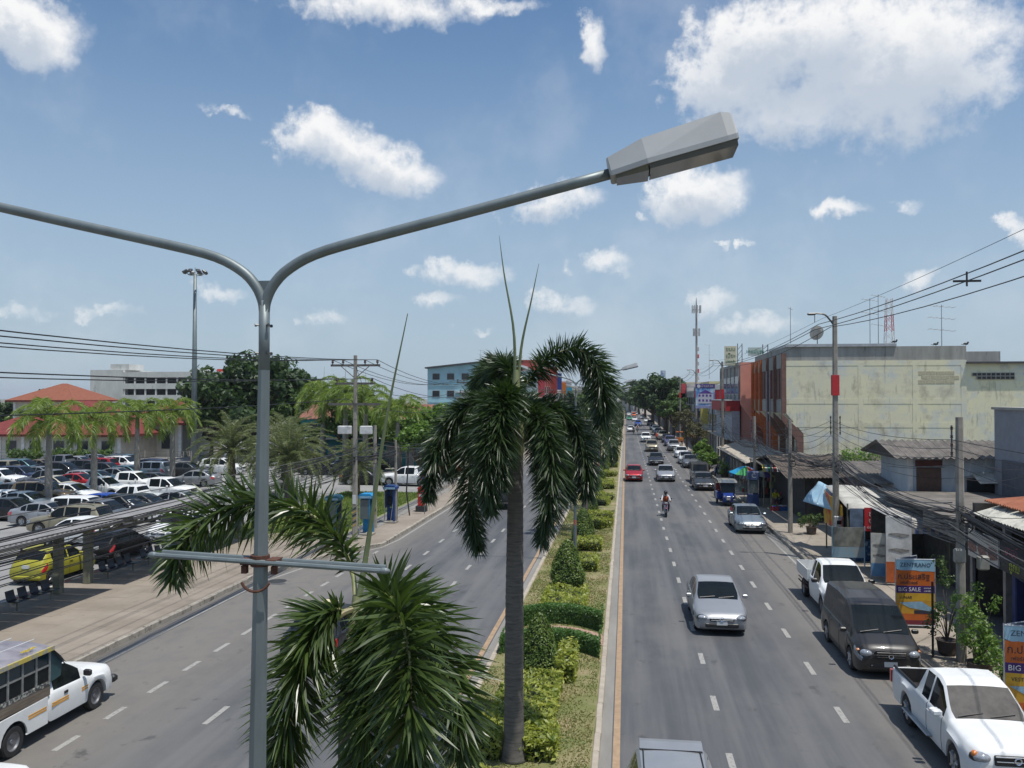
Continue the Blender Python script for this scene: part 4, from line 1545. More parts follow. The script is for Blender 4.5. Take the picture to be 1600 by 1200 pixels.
SPECS = {
    'sedan': dict(L=4.5, W=1.75, wb=2.6, fo=.9, r=.315, top=[(0, .6), (.06, .68), (.2, .76), (.5, .83), (1.15, .97), (1.28, 1.0), (1.75, 1.28), (2.05, 1.43), (2.6, 1.475), (3.1, 1.44), (3.4, 1.36), (3.95, 1.1), (4.1, 1.07), (4.42, 1.04), (4.5, .92)],
                  belt=[(0, .52), (.3, .68), (1.2, .88), (2.5, .93), (4.0, .97), (4.5, .84)], ws=(1.22, 2.02), rw=(3.36, 3.98), side=[(1.55, 2.38), (2.46, 3.2), (3.26, 3.6)]),
    'hatch': dict(L=3.8, W=1.67, wb=2.45, fo=.8, r=.29, top=[(0, .62), (.06, .72), (.2, .8), (.5, .88), (.95, 1.0), (1.05, 1.03), (1.5, 1.32), (1.8, 1.46), (2.3, 1.5), (3.0, 1.47), (3.3, 1.42), (3.62, 1.08), (3.74, .95), (3.8, .7)],
                  belt=[(0, .55), (.3, .72), (1.0, .9), (2.3, .95), (3.4, 1.02), (3.8, .66)], ws=(1.0, 1.76), rw=(3.3, 3.62), side=[(1.3, 2.08), (2.16, 2.85), (2.9, 3.18)], nose=.6, tk=.1),
    'suv': dict(L=4.7, W=1.83, wb=2.75, fo=.9, r=.37, zb=.26, top=[(0, .72), (.06, .86), (.2, .98), (.5, 1.05), (1.2, 1.13), (1.3, 1.16), (1.75, 1.5), (2.0, 1.66), (2.5, 1.74), (3.8, 1.72), (4.3, 1.66), (4.56, 1.2), (4.66, 1.05), (4.7, .8)],
                belt=[(0, .66), (.3, .88), (1.2, 1.02), (2.5, 1.08), (4.2, 1.12), (4.7, .76)], ws=(1.26, 1.98), rw=(4.3, 4.56), side=[(1.6, 2.4), (2.48, 3.3), (3.38, 4.1)], uz=.6, tumble=.26, nose=.4, nk=.15),
    'van': dict(L=4.85, W=1.83, wb=2.9, fo=.9, r=.33, zb=.2, top=[(0, .68), (.05, .84), (.2, .96), (.55, 1.08), (.75, 1.14), (1.3, 1.55), (1.65, 1.77), (2.0, 1.87), (3.0, 1.91), (4.4, 1.87), (4.62, 1.8), (4.74, 1.4), (4.8, 1.0), (4.85, .7)],
                belt=[(0, .6), (.3, .84), (.8, 1.0), (2.0, 1.03), (4.5, 1.06), (4.85, .66)], ws=(.72, 1.62), rw=(4.6, 4.75), side=[(1.15, 2.05), (2.13, 3.2), (3.28, 4.35)], tumble=.2, nose=.5, nk=.17, uz=.5),
    'mpv': dict(L=4.4, W=1.7, wb=2.7, fo=.8, r=.31, zb=.2, top=[(0, .65), (.05, .8), (.2, .9), (.6, 1.02), (.85, 1.08), (1.4, 1.46), (1.75, 1.64), (2.2, 1.7), (3.9, 1.68), (4.15, 1.62), (4.3, 1.2), (4.36, .95), (4.4, .7)],
                belt=[(0, .58), (.3, .8), (.9, .96), (2.0, 1.0), (4.1, 1.03), (4.4, .66)], ws=(.82, 1.72), rw=(4.14, 4.3), side=[(1.2, 2.0), (2.08, 2.9), (2.98, 3.9)], tumble=.2, nose=.5),
    'pickup': dict(L=5.1, W=1.8, wb=3.0, fo=.88, r=.375, zb=.3, tw=.23, top=[(0, .78), (.05, .92), (.2, 1.02), (.5, 1.08), (1.2, 1.14), (1.3, 1.17), (1.7, 1.46), (1.98, 1.66), (2.3, 1.735), (2.9, 1.73), (3.05, 1.68), (3.3, 1.12), (5.1, 1.04)],
                   belt=[(0, .7), (.3, .9), (1.2, 1.04), (2.2, 1.06), (3.2, 1.08), (4.9, 1.06), (5.1, 1.03)], ws=(1.26, 1.95), rw=(3.07, 3.2), side=[(1.55, 2.42), (2.5, 2.92)], bed=(3.32, 5.02), bed_floor=.68, flare=.05, nose=.5, nk=.2, tk=.04, uz=.62, tumble=.28),
    'dcab': dict(L=5.2, W=1.82, wb=3.08, fo=.9, r=.375, zb=.3, tw=.23, top=[(0, .78), (.05, .94), (.2, 1.05), (.5, 1.1), (1.2, 1.16), (1.3, 1.19), (1.7, 1.5), (1.98, 1.7), (2.3, 1.78), (3.3, 1.77), (3.5, 1.7), (3.72, 1.14), (5.2, 1.08)],
                 belt=[(0, .7), (.3, .92), (1.2, 1.06), (2.2, 1.08), (3.2, 1.1), (5.0, 1.1), (5.2, 1.06)], ws=(1.26, 1.95), rw=(3.5, 3.65), side=[(1.55, 2.36), (2.44, 3.3)], bed=(3.74, 5.12), bed_floor=.7, flare=.04, nose=.5, nk=.2, tk=.04, uz=.62, tumble=.28),
}
CATN = {'sedan': 'car', 'hatch': 'car', 'suv': 'SUV', 'van': 'van', 'mpv': 'van', 'pickup': 'pickup truck', 'dcab': 'pickup truck'}
NAMEN = {'sedan': 'sedan_car', 'hatch': 'hatchback_car', 'suv': 'suv_car', 'van': 'passenger_van', 'mpv': 'people_carrier', 'pickup': 'pickup_truck', 'dcab': 'pickup_truck'}


def car_proto(kind, label, loc, rz, steel=False, canopy=False):
    S = SPECS[kind]
    t = thing(NAMEN[kind], label, CATN[kind], (0, 0, 0), 0)
    at = car_body(t, S)
    add_wheels(t, S, steel)
    L, W = S['L'], S['W'] / 2
    # lights
    for sg in (1, -1):
        us = (.02, .06, .13, .26, .39)
        V, Fs = lamp_patch(at, us, 4, 6, sg)
        if kind not in ('pickup', 'dcab'):
            MB().add(V, Fs).build('headlight', M_HEAD, t, smooth=True)
        if kind in ('pickup', 'dcab'):
            z1 = np.interp(L, *np.array(S['belt']).T)
            MB().bevbox((sg * (W - .06), L / 2 - .03, z1 - .2), (.14, .1, .34), .02).build('tail_light', M_TAIL, t)
        else:
            V, Fs = lamp_patch(at, (L - .33, L - .2, L - .06, L - .02, L), 4, 6, sg)
            MB().add(V, [f for f in Fs]).build('tail_light', M_TAIL, t, smooth=True)
        zl_ = np.interp(.16, *np.array(S['belt']).T)
        hl = MB().ell((sg * W * .69, -L / 2 + .15, zl_ - .0), (.2, .19, .085 if kind not in ('pickup', 'dcab', 'van') else .115), 12, 8)
        hl.build('headlight_lens', M_LENSW, t, smooth=True)
        MB().ell((sg * W * .68, -L / 2 + .19, zl_ - .015), (.235, .185, .112 if kind not in ('pickup', 'dcab', 'van') else .14), 12, 8).build('headlight_bezel', M_TRIM, t, smooth=True)
        # mirror
        um = S['ws'][0] + .42
        zm = np.interp(um, *np.array(S['belt']).T)
        MB().bevbox((sg * (W + .1), um - L / 2, zm + .1), (.19, .1, .135), .03).build('mirror', M_PAINT, t)
    zh = np.interp(.1, *np.array(S['belt']).T)
    tall_ = kind in ('pickup', 'dcab', 'suv')
    zg = zh + (.02 if tall_ else -.02)
    gy_ = -L / 2
    MB().bevbox((0, gy_ + .02, zg), (.86 if tall_ else .8, .09, .2 if tall_ else .11), .02).build('grille', M_TRIM, t)
    gb = MB().bevbox((0, gy_ - .028, zg + (.085 if tall_ else .05)), (.84 if tall_ else .78, .02, .022 if tall_ else .012), .005)
    gb.build('grille_bar', M_CHROME, t)
    MB().bevbox((0, gy_ - .022, zg - .01), (.8 if tall_ else .74, .02, .018 if tall_ else .01), .004).build('grille_bar', M_CHROME, t)
    MB().lathe([(.045, 0), (.06, .01), (.075, 0)], (0, gy_ - .035, zg + .02), 14, 'y').build('emblem', M_CHROME, t)
    zb = S.get('zb', .2)
    MB().bevbox((0, gy_ + .03, zb + .17), (1.1, .1, .15), .03).build('lower_intake', M_TRIM, t)
    for sg in (1, -1):
        MB().bevbox((sg * (W * .76), gy_ + .1, zb + .17), (.16, .1, .1), .03).build('fog_lamp', M_TRIM, t)
    MB().bevbox((0, gy_ - .012, zb + .25), (.36, .02, .15), .008).build('number_plate', M_PLATE, t)
    zr = .8 if kind in ('sedan', 'hatch', 'van', 'mpv') else .62
    MB().bevbox((0, L / 2 + .004, zr if kind not in ('pickup', 'dcab') else .62), (.36, .02, .15), .008).build('number_plate', M_PLATE, t)
    MB().bevbox((0, L / 2 - .01, zb + .16), (W * 1.7, .1, .14), .04).build('rear_bumper', M_PAINT if not tall_ else M_TRIM, t)
    # wiper, door seams, handles
    w0, w1 = S['ws'][0] + .03, S['ws'][0] + .2
    for x in (-.35, .3):
        MB().tube([(x - .28, w0 - L / 2, np.interp(w0, *np.array(S['top']).T) + .02), (x + .25, w1 - L / 2 - .08, np.interp(w1 - .08, *np.array(S['top']).T) + .012)], .012, 4).build('wiper', M_TRIM, t)
    seams = sorted({round(S['side'][0][0] - .05, 2), round(S['side'][0][1] + .04, 2)} | ({round(S['side'][1][1] + .05, 2)} if kind not in ('pickup',) else set()))
    for u in seams:
        rg = at(u)
        for sg in (1, -1):
            MB().tube([(sg * (rg[j][0] + .002), rg[j][1], rg[j][2]) for j in (2, 3, 4, 5, 6)], .006, 4).build('door_seam', M_TRIM, t)
    for u in seams[1:]:
        rg = at(u - .15)
        for sg in (1, -1):
            x = rg[4][0]
            MB().bevbox((sg * (x + .012), u - .15 - L / 2, rg[5][2] - .08), (.03, .17, .03), .01).build('door_handle', M_PAINT, t)
    if kind in ('suv',):
        for sg in (1, -1):
            MB().tube([(sg * .6, 2.2 - L / 2, 1.76), (sg * .6, 2.4 - L / 2, 1.82), (sg * .6, 4.0 - L / 2, 1.8), (sg * .6, 4.2 - L / 2, 1.74)], .018, 6).build('roof_rail', M_TRIM, t)
    t.location, t.rotation_euler = loc, (0, 0, rz)
    return t


PROTO = {}
GRAY_SET = dict(silver=((.33, .34, .355), .45), grey=((.2, .21, .22), .6), dark=((.045, .048, .05), .4), black=((.012, .012, .014), .2), white=((.72, .73, .72), 0), red=((.36, .012, .018), .3), yellow=((.36, .34, .035), 0), blue=((.02, .07, .36), .2),
                navy=((.02, .03, .07), .3), gold=((.33, .29, .2), .5), teal=((.08, .16, .19), .4), brown=((.16, .12, .07), .3), steel=((.26, .3, .33), .6), green=((.02, .25, .1), 0), orange=((.6, .12, .01), 0), beige=((.45, .42, .33), .2), purple=((.1, .1, .22), .4), charcoal=((.03, .028, .027), .1), pearl=((.6, .61, .6), .1))


def car(kind, colour, x, y, rz, label, group, skip=(), glass=None):
    sw = {'car_paint': paint(*GRAY_SET[colour])}
    if glass:
        sw['car_glass'] = glass
    if kind not in PROTO:
        t = car_proto(kind, label, (x, y, 0), rz)
        PROTO[kind] = t
        tree_of(t)
        # parts already carry the plain paint; give this one its colour on the objects
        swap_in_place(t, sw)
        t['group'] = group
        return t
    t = dup(PROTO[kind], (x, y, 0), rz, label, swap=sw, skip=skip)
    # materials are looked up from the shared mesh, so each copy gets its own colour
    t['group'] = group
    return t


GM = 'vehicles driving towards the viewer'
GP = 'vehicles parked along the right kerb'
GC = 'vehicles in the car park'


def by_px(px, py, lift=0):
    q = G(px, py)
    return q.x, q.y


# --- carriageway to the right
c_cor = car('sedan', 'silver', 3.18, 31.4, 0, 'silver sedan with chrome grille driving in the middle lane', GM)
c_bot = car('hatch', 'silver', .82, 14.85, 0, 'silver hatchback with roof spoiler cut off by the bottom picture edge', GM)
MB().prism([(1.2, 1.47), (1.5, 1.5), (1.68, 1.47), (1.66, 1.43), (1.3, 1.43)], -.58, .58, 'x').build('spoiler', paint(*GRAY_SET['silver']), c_bot)
for sg in (1, -1):
    MB().tube([(sg * .5, -.1, 1.475), (sg * .52, .4, 1.5), (sg * .52, 1.1, 1.475), (sg * .52, 1.4, 1.44)], .012, 4).build('roof_gutter', M_TRIM, c_bot)
car('hatch', 'red', .75, 83.4, 0, 'bright red hatchback with headlights on in the inner lane', GM)
car('sedan', 'silver', 3.8, 84, 0, 'silver grey sedan beside the red hatchback', GM)
car('sedan', 'black', 3.56, 103.3, 0, 'black sedan following the silver grey sedan', GM)
car('suv', 'gold', 3.84, 129.4, 0, 'gold SUV behind the black sedan', GM)
car('dcab', 'white', 3.58, 156.6, 0, 'white pickup truck behind the gold SUV', GM)
car('sedan', 'white', 1.17, 203, 0, 'small white sedan in the inner lane behind two motorbikes', GM)
car('dcab', 'blue', 3.4, 243, 0, 'distant dark blue pickup truck in the middle lane', GM)
car('sedan', 'green', 1.2, 309, 0, 'tiny green taxi in the inner lane far away', GM)
car('sedan', 'white', 3.0, 296, 0, 'tiny white car beside the green taxi', GM)
car('van', 'orange', 3.4, 367, 0, 'tiny orange van far along the road', GM)
car('sedan', 'white', 6.1, 328, 0, 'tiny white car far away near the kerb side', GM)
car('pickup', 'red', 7.2, 345, 0, 'tiny red pickup truck at the far kerb', GM)
car('hatch', 'white', 1.2, 385, 0, 'tiny pale hatchback at the far end of the road', GM)
car('suv', 'silver', 4.6, 400, 0, 'tiny silver SUV at the far end of the road', GM)
car('sedan', 'navy', .9, 440, 0, 'tiny dark car at the vanishing point of the road', GM)

# --- parked on the right
GSUN = mat('windscreen_sunshade', (.07, .065, .06), .7, var=.35, scale=3, bump=.3)
bt = car('pickup', 'white', 7.68, 20.6, 0, 'white pickup truck with grey sunshade behind the windscreen, parked by the banner', GP)
for o in bt.children:
    if o.name.startswith('windshield'):
        o.material_slots[0].link = 'OBJECT'
        o.material_slots[0].material = GSUN
L_ = 5.1
for sg in (1, -1):
    MB().bevbox((sg * .93, .45, .42), (.16, 1.75, .05), .02).build('side_step', mat('step_alloy', (.4, .41, .42), .4, metal=.6), bt)
    MB().ell((sg * .76, -2.42, .86), (.07, .08, .07), 8, 6).build('indicator', M_AMBER, bt, smooth=True)
    MB().bx(sg * .775, sg * .8, .84, 2.4, .7, 1.05).build('bed_liner_side', mat('bed_liner', (.02, .018, .017), .8, var=.3, scale=5), bt)
    MB().tube([(sg * .82, 0.74, 1.1), (sg * .82, 2.45, 1.09)], .035, 6).build('bed_rail', M_TRIM, bt)
    # chrome mirror caps face
    MB().bevbox((sg * 1.0, -1.05, 1.17), (.2, .13, .15), .04).build('mirror_cap', paint(*GRAY_SET['white']), bt)
MB().bx(-.76, .76, .82, 2.42, .685, .7).build('bed_liner', mat('bed_liner', (.02, .018, .017), .8, var=.3, scale=5), bt)
for y_ in (.8, 2.42):
    MB().bx(-.78, .78, y_, y_ + .025, .7, 1.04).build('bed_liner_end', MATS['bed_liner'], bt)
MB().bevbox((.3, 1.0, .8), (.3, .25, .2), .03).build('bed_cargo', mat('orange_cargo', (.6, .16, .02), .7), bt)
lettering('บพ 9012', .1, M_INK, bt, (0, -L_ / 2 - .026, .55), extrude=.002)
car('van', 'charcoal', 7.42, 27.7, 0, 'dark grey people carrier van with chrome grille parked behind the white pickup', GP)
alph = [o for o in bpy.data.objects if o.name.startswith('passenger_van')][-1]
for sg in (1, -1):
    MB().bevbox((sg * .83, -2.2, .78), (.1, .1, .09), .03).build('indicator', M_AMBER, alph)
MB().prism([(-.5, .0), (.5, .0), (.42, .1), (-.42, .1)], -.02, .02, 'y').build('chrome_grille', M_CHROME, alph, loc=(0, -2.47, .74))
MB().bevbox((0, -2.5, .79), (.8, .03, .03), .01).build('grille_slot', M_TRIM, alph)
car('sedan', 'steel', 7.3, 53.4, .02, 'grey-blue sedan with red plate parked alone by the pavement', GP)
par = [('dark', 6.75, 76.5, 'sedan', 'black sedan parked beside the blue tuk-tuk'),
       ('grey', 7.4, 100.2, 'sedan', 'dark silver sedan parked at the end of the far row'), ('white', 7.25, 105.6, 'sedan', 'white sedan parked right behind the dark silver one'), ('white', 7.4, 116.5, 'sedan', 'second white sedan parked further back'),
       ('silver', 7.18, 131, 'pickup', 'silver pickup truck parked behind the white sedans'), ('purple', 7.3, 144.5, 'pickup', 'purplish blue pickup truck parked behind the silver pickup'), ('black', 7.2, 155, 'hatch', 'small black hatchback in the parked row'),
       ('beige', 7.0, 166, 'pickup', 'beige pickup truck in the far parked row'), ('dark', 7.0, 176, 'sedan', 'dark car behind the beige pickup'), ('teal', 7.0, 188, 'sedan', 'teal sedan in the far parked row'), ('steel', 6.9, 200, 'suv', 'grey SUV in the far parked row'),
       ('dark', 6.8, 215, 'sedan', 'far dark sedan in the parked row'), ('black', 6.9, 248, 'suv', 'far black SUV in the parked row'), ('white', 6.8, 281, 'sedan', 'farthest white sedan of the parked row')]
for c_, x, y, kd, l in par:
    car(kd, c_, x, y, random.uniform(-.02, .02), l, GP)

# --- open flatbed truck: a pickup cab with a low dropside bed
fb = thing('flatbed_truck', 'white flatbed pickup with open dropside bed parked behind the dark van', 'pickup truck', (7.98, 34.2, 0), 0, GP)
SF = dict(SPECS['pickup'])
SF.update(L=3.05, wb=3.0, top=[(0, .8), (.05, .94), (.2, 1.04), (.5, 1.1), (1.0, 1.16), (1.1, 1.19), (1.55, 1.55), (1.8, 1.73), (2.1, 1.79), (2.8, 1.78), (2.95, 1.7), (3.05, 1.2)], belt=[(0, .72), (.3, .92), (1.1, 1.06), (3.0, 1.1), (3.05, .9)], ws=(1.08, 1.77), rw=None, side=[(1.4, 2.35), (2.45, 2.8)], bed=None, flare=.03)
SF['wb'] = 5.0                                   # the rear axle lies outside the cab loft
cabm = car_body(fb, SF)
for o in fb.children:
    o.location = (0, -1.1, 0)
    if o.name.startswith('body'):
        o.material_slots[0].link = 'OBJECT'
        o.material_slots[0].material = paint(*GRAY_SET['white'])
for sg in (1, -1):
    V, Fs = lamp_patch(cabm, (.02, .06, .13, .26, .39), 4, 6, sg)
    MB().add(V, Fs).build('headlight', M_HEAD, fb, smooth=True, loc=(0, -1.1, 0))
    MB().bevbox((sg * 1.02, -1.3, 1.2), (.22, .12, .16), .03).build('mirror', M_TRIM, fb)
S2 = dict(SPECS['pickup'])
key = (S2['r'], S2['tw'], True)
WHEELS[key] = wheel_mesh(*key)
for u in (-1.74, 1.35):
    for s in (1, -1):
        o = link('wheel', WHEELS[key][0], fb, (s * .78, u, .375), 0 if s > 0 else PI)
        link('rim', WHEELS[key][1], o)
M_WPAINT = paint(*GRAY_SET['pearl'])
MB().bx(-.9, .9, .48, 2.45, .78, .86).build('bed_floor', M_WPAINT, fb)
for x0, x1, y0, y1 in ((-.93, -.89, .48, 2.45), (.89, .93, .48, 2.45), (-.93, .93, 2.45, 2.5), (-.93, .93, .43, .48)):
    MB().bx(x0, x1, y0, y1, .86, 1.26).build('dropside', M_WPAINT, fb)
MB().bx(-.35, -.25, .4, 2.45, .5, .76).bx(.25, .35, .4, 2.45, .5, .76).build('chassis_rail', M_UNDER, fb)
MB().tube([(-.88, .55, .5), (-.88, 2.3, .5)], .03, 6).tube([(-.88, .55, .65), (-.88, 2.3, .65)], .02, 6).build('side_guard', M_RUST, fb)
MB().bevbox((0, -2.62, .8), (.8, .08, .16), .02).build('grille', M_TRIM, fb)
MB().bevbox((0, -2.64, .5), (.36, .03, .15), .01).build('number_plate', M_PLATE, fb)

# ------------------------------------------------------------------ passenger truck (songthaew)
st = thing('passenger_truck', 'white passenger truck with windowed wooden rear cabin standing in the bus bay', 'truck', (-14.42, 18.6, 0), PI, 'vehicles on the left carriageway')
SS = dict(SPECS['pickup'])
SS.update(L=2.75, wb=5, top=[(0, .72), (.05, .85), (.2, .95), (.5, 1.0), (1.1, 1.06), (1.2, 1.09), (1.65, 1.4), (1.9, 1.55), (2.2, 1.6), (2.65, 1.6), (2.75, 1.1)], belt=[(0, .64), (.3, .82), (1.1, .95), (2.6, 1.0), (2.75, .85)], ws=(1.16, 1.86), rw=None, side=[(1.5, 2.5)], bed=None, flare=.02, r=.34, tw=.2)
sa = car_body(st, SS)
for o in list(st.children):
    o.location = (0, -1.2, 0)
    if o.name.startswith('body'):
        o.material_slots[0].link = 'OBJECT'
        o.material_slots[0].material = paint(*GRAY_SET['white'])
for sg in (1, -1):
    V, Fs = lamp_patch(sa, (.02, .06, .13, .26), 4, 6, sg)
    MB().add(V, Fs).build('headlight', M_HEAD, st, smooth=True, loc=(0, -1.2, 0))
    MB().bevbox((sg * .98, -1.16, 1.1), (.2, .1, .16), .03).build('mirror', M_TRIM, st)
    MB().bevbox((sg * .905, -.45, .86), (.02, .14, .07), .008).build('door_handle', M_TRIM, st)
MB().bevbox((0, -2.6, .48), (1.66, .2, .2), .05).build('front_bumper', M_TRIM, st)
key = (.34, .2, True)
WHEELS[key] = wheel_mesh(*key)
for u in (-1.66, 1.3):
    for s in (1, -1):
        o = link('wheel', WHEELS[key][0], st, (s * .78, u, .34), 0 if s > 0 else PI)
        link('rim', WHEELS[key][1], o)
WP = paint(*GRAY_SET['white'])
# lower truck sides with wheel opening
prof = [(.2, .34), (.9, .34)] + [(1.3 + .42 * math.cos(a), .36 + .42 * math.sin(a)) for a in np.linspace(PI - .05, .05, 11)] + [(1.75, .36), (2.35, .4), (2.35, .92), (.2, .96)]
for sg in (1, -1):
    MB().prism(prof, sg * .86, sg * .9, 'x').build('bed_side', WP, st)
M_STRIPE = mat('orange_stripe', (.62, .3, .03), .5, var=.15)
for sg in (1, -1):
    for z in (.66, .72):
        for ya, yb in ((-1.35, -1.05), (-.55, .05), (.25, .86), (1.8, 2.34)):
            MB().bx(sg * .902 - .004, sg * .902 + .004, ya, yb, z, z + .035).build('stripe', M_STRIPE, st)
MB().bx(-.85, .85, .2, 2.3, .6, .66).build('cabin_floor', M_UNDER, st)
M_WOOD = mat('weathered_wood', (.13, .1, .075), .8, base2=(.21, .17, .13), scale=5, stretch=(1, .2, 1))
M_FRAMEG = mat('grey_frame', (.28, .28, .27), .5, metal=.3, var=.2, scale=8)
for sg in (1, -1):
    for z in (.97, 1.05, 1.13):
        MB().bx(sg * .84, sg * .88, .1, 2.4, z, z + .075).build('side_plank', M_WOOD, st)
    MB().bx(sg * .83, sg * .885, .1, 2.4, 1.21, 1.3).build('painted_band', mat('band_dark', (.06, .06, .06), .6, base2=(.4, .4, .36), scale=14, lo=.5, hi=.56), st)
    for i in range(6):
        y = .12 + i * .455
        MB().bx(sg * .835, sg * .885, y - .025, y + .025, 1.3, 2.06).build('window_post', M_FRAMEG, st)
        if i < 5:
            MB().bx(sg * .84, sg * .88, y + .03, y + .425, 1.66, 1.7).build('window_bar', M_FRAMEG, st)
            MB().bx(sg * .852, sg * .86, y + .03, y + .425, 1.71, 2.04).build('window_pane', mat('dark_teal_glass', (.012, .035, .045), .06, var=.1, coat=.5), st)
            MB().bx(sg * .852, sg * .86, y + .03, y + .425, 1.32, 1.65).build('window_pane', M_GLASS, st)
    MB().prism([(.1, 1.25), (.1, 2.06), (-.35, 1.64), (-.3, 1.3)], sg * .82, sg * .86, 'x').build('front_side_panel', mat('panel_teal', (.03, .08, .09), .4, var=.2), st)
M_RFR = mat('cabin_roof_grey', (.17, .16, .19), .6, base2=(.27, .26, .29), scale=3, speck=((.55, .55, .55), 11, .66))
rf = MB()
V, Fs = [], []
ys_ = [-.42, -.2, .1, .8, 1.6, 2.45]
zz_ = [1.62, 1.86, 2.12, 2.14, 2.14, 2.12]
for y, z in zip(ys_, zz_):
    for x, dz in ((-.93, -.05), (-.8, .015), (-.4, .07), (0, .085), (.4, .07), (.8, .015), (.93, -.05)):
        V.append((x, y, z + dz))
for i in range(5):
    for j in range(6):
        k = i * 7 + j
        Fs.append((k, k + 1, k + 8, k + 7))
V2 = [(x, y, z - .05) for x, y, z in V]
Fs += [tuple(q + len(V) for q in f[::-1]) for f in Fs]
rf.add(V + V2, Fs)
rf.build('cabin_roof', M_RFR, st, smooth=True, sharp=40)
for sg in (1, -1):
    MB().bx(sg * .9, sg * .95, .05, 2.45, 2.02, 2.12).build('roof_edge', mat('yellow_band', (.5, .4, .08), .6, base2=(.3, .3, .28), scale=9, lo=.45, hi=.55), st)
    lettering('มหาชัย', .17, mat('yellow_paint', (.62, .47, .04), .6), st, (sg * .8, .75, 2.215), rot=(.12 * sg if False else 0, 0, PI / 2 if sg < 0 else -PI / 2), extrude=.006)
    MB().tube([(sg * .3, -.1, 2.2), (sg * .3, 2.4, 2.235)], .012, 5).build('roof_bar', M_WPAINT, st)
MB().bx(-.84, .84, 2.32, 2.38, .5, .95).build('tail_step', M_TRIM, st)

# the white pickup nose at the bottom left corner
q = G(40, 1192, 1.0)
car('dcab', 'white', q.x - .55, q.y - 2.55, PI, 'white vehicle corner at the bottom left picture edge', 'vehicles on the left carriageway')
# dark car with pale roof lamp half hidden by the near palm
dk = car('sedan', 'black', -9.3, 26.0, PI, 'black car with a cream roof lamp half hidden by the near palm fronds', 'vehicles on the left carriageway')
MB().bevbox((0, .1, 1.54), (.5, .2, .13), .04).build('roof_lamp', mat('cream_plastic', (.62, .55, .35), .5), dk)
car('dcab', 'dark', -9.0, 62.5, PI, 'dark grey pickup truck driving away behind the tall palm trunk', 'vehicles on the left carriageway')
car('suv', 'white', -11.3, 120, PI, 'white SUV driving away far up the left carriageway', 'vehicles on the left carriageway')
car('dcab', 'white', -19.6, 75.5, -PI / 2 - .1, 'white double-cab pickup seen from its side behind the lawn', GC)
car('sedan', 'black', -24, 76, PI / 2, 'dark car waiting behind the first concrete poles', GC)

# --- car park
car('hatch', 'yellow', -25.35, 34.9, PI, 'lime yellow hatchback parked behind the bus shelter seats', GC)
car('hatch', 'black', -25.3, 39.6, PI, 'black hatchback parked next to the lime yellow one', GC)
car('sedan', 'white', -25.4, 45.6, 0, 'white sedan facing the viewer next to the black hatchback', GC)
E, Wd = -PI / 2, PI / 2       # nose towards -X or +X
CP = [('mpv', 'white', 126, 818, Wd, 'white people carrier above the shelter roof'), ('sedan', 'silver', 68, 822, Wd, 'silver sedan near the shelter roof, left of the people carrier'), ('hatch', 'blue', 166, 806, Wd, 'bright blue hatchback in the middle of the car park'),
      ('pickup', 'white', 205, 796, E, 'white pickup truck next to the blue hatchback'), ('dcab', 'white', 250, 782, Wd, 'white pickup cab at the right of the second car row'), ('dcab', 'white', 200, 770, Wd, 'white double-cab pickup below the darker royal palm'), ('dcab', 'grey', 70, 766, E, 'grey pickup truck with cargo bed in the third row'),
      ('hatch', 'silver', 130, 761, Wd, 'silver hatchback between the royal palm trunks'), ('suv', 'black', 162, 751, Wd, 'black SUV in the back row between palm trunks'), ('suv', 'navy', 225, 743, E, 'navy SUV with rear wheel in the back row'), ('suv', 'white', 190, 738, Wd, 'white SUV at the back beside the navy one'),
      ('hatch', 'teal', 132, 742, Wd, 'greenish hatchback at the back by the fence'), ('sedan', 'dark', 74, 748, Wd, 'dark sedan at the back by the fence'), ('suv', 'brown', 62, 789, Wd, 'brown SUV in the second row at the left'), ('sedan', 'white', 106, 786, Wd, 'white sedan beside the brown SUV'),
      ('pickup', 'white', 150, 779, Wd, 'white single-cab pickup between sedan and double-cab'), ('sedan', 'steel', 34, 802, Wd, 'steel blue sedan cut by the first royal palm trunk'), ('sedan', 'black', 12, 814, Wd, 'black sedan at the left picture edge'), ('sedan', 'white', 195, 815, Wd, 'white sedan half under the shelter roof edge'),
      ('hatch', 'white', 108, 852, E, 'white hatchback with bronze wheels behind the lime yellow one'), ('sedan', 'dark', 290, 745, Wd, 'dark sedan below the date palm'), ('sedan', 'silver', 300, 760, E, 'silver sedan below the left date palm'), ('suv', 'white', 345, 742, Wd, 'white SUV seen under the date palm fronds'),
      ('sedan', 'silver', 372, 722, Wd, 'silver sedan in the far row left of the lamp pole'), ('hatch', 'white', 430, 728, E, 'white hatchback seen behind the lamp pole'), ('sedan', 'white', 478, 722, Wd, 'white sedan in the gap right of the lamp pole'), ('suv', 'silver', 520, 718, E, 'silver SUV in the gap left of the utility pole'),
      ('pickup', 'blue', 505, 708, Wd, 'blue pickup truck under the drooping royal palm'), ('sedan', 'black', 497, 742, Wd, 'black sedan under the cable bundle'), ('sedan', 'white', 545, 735, E, 'white sedan behind the utility pole foot'), ('sedan', 'beige', 600, 716, Wd, 'beige sedan behind the concrete poles'),
      ('hatch', 'red', 690, 742, E, 'red hatchback glimpsed left of the tall palm fronds'), ('sedan', 'silver', 655, 714, Wd, 'silver sedan behind the white double-cab pickup'), ('sedan', 'purple', 640, 703, E, 'purple sedan at the far side of the car park'), ('sedan', 'dark', 20, 785, Wd, 'dark sedan second from the left picture edge'),
      ('hatch', 'white', 8, 800, Wd, 'white hatchback cut off at the left picture edge'), ('sedan', 'silver', 262, 800, E, 'silver sedan right of the white pickup, above the palm frond'), ('sedan', 'dark', 240, 765, Wd, 'dark sedan under the royal palm beside the mast')]
for kd, c_, px, py, rz, l in CP:
    x, y = by_px(px, py)
    car(kd, c_, x, y + .5, rz + random.uniform(-.05, .05), l, GC)

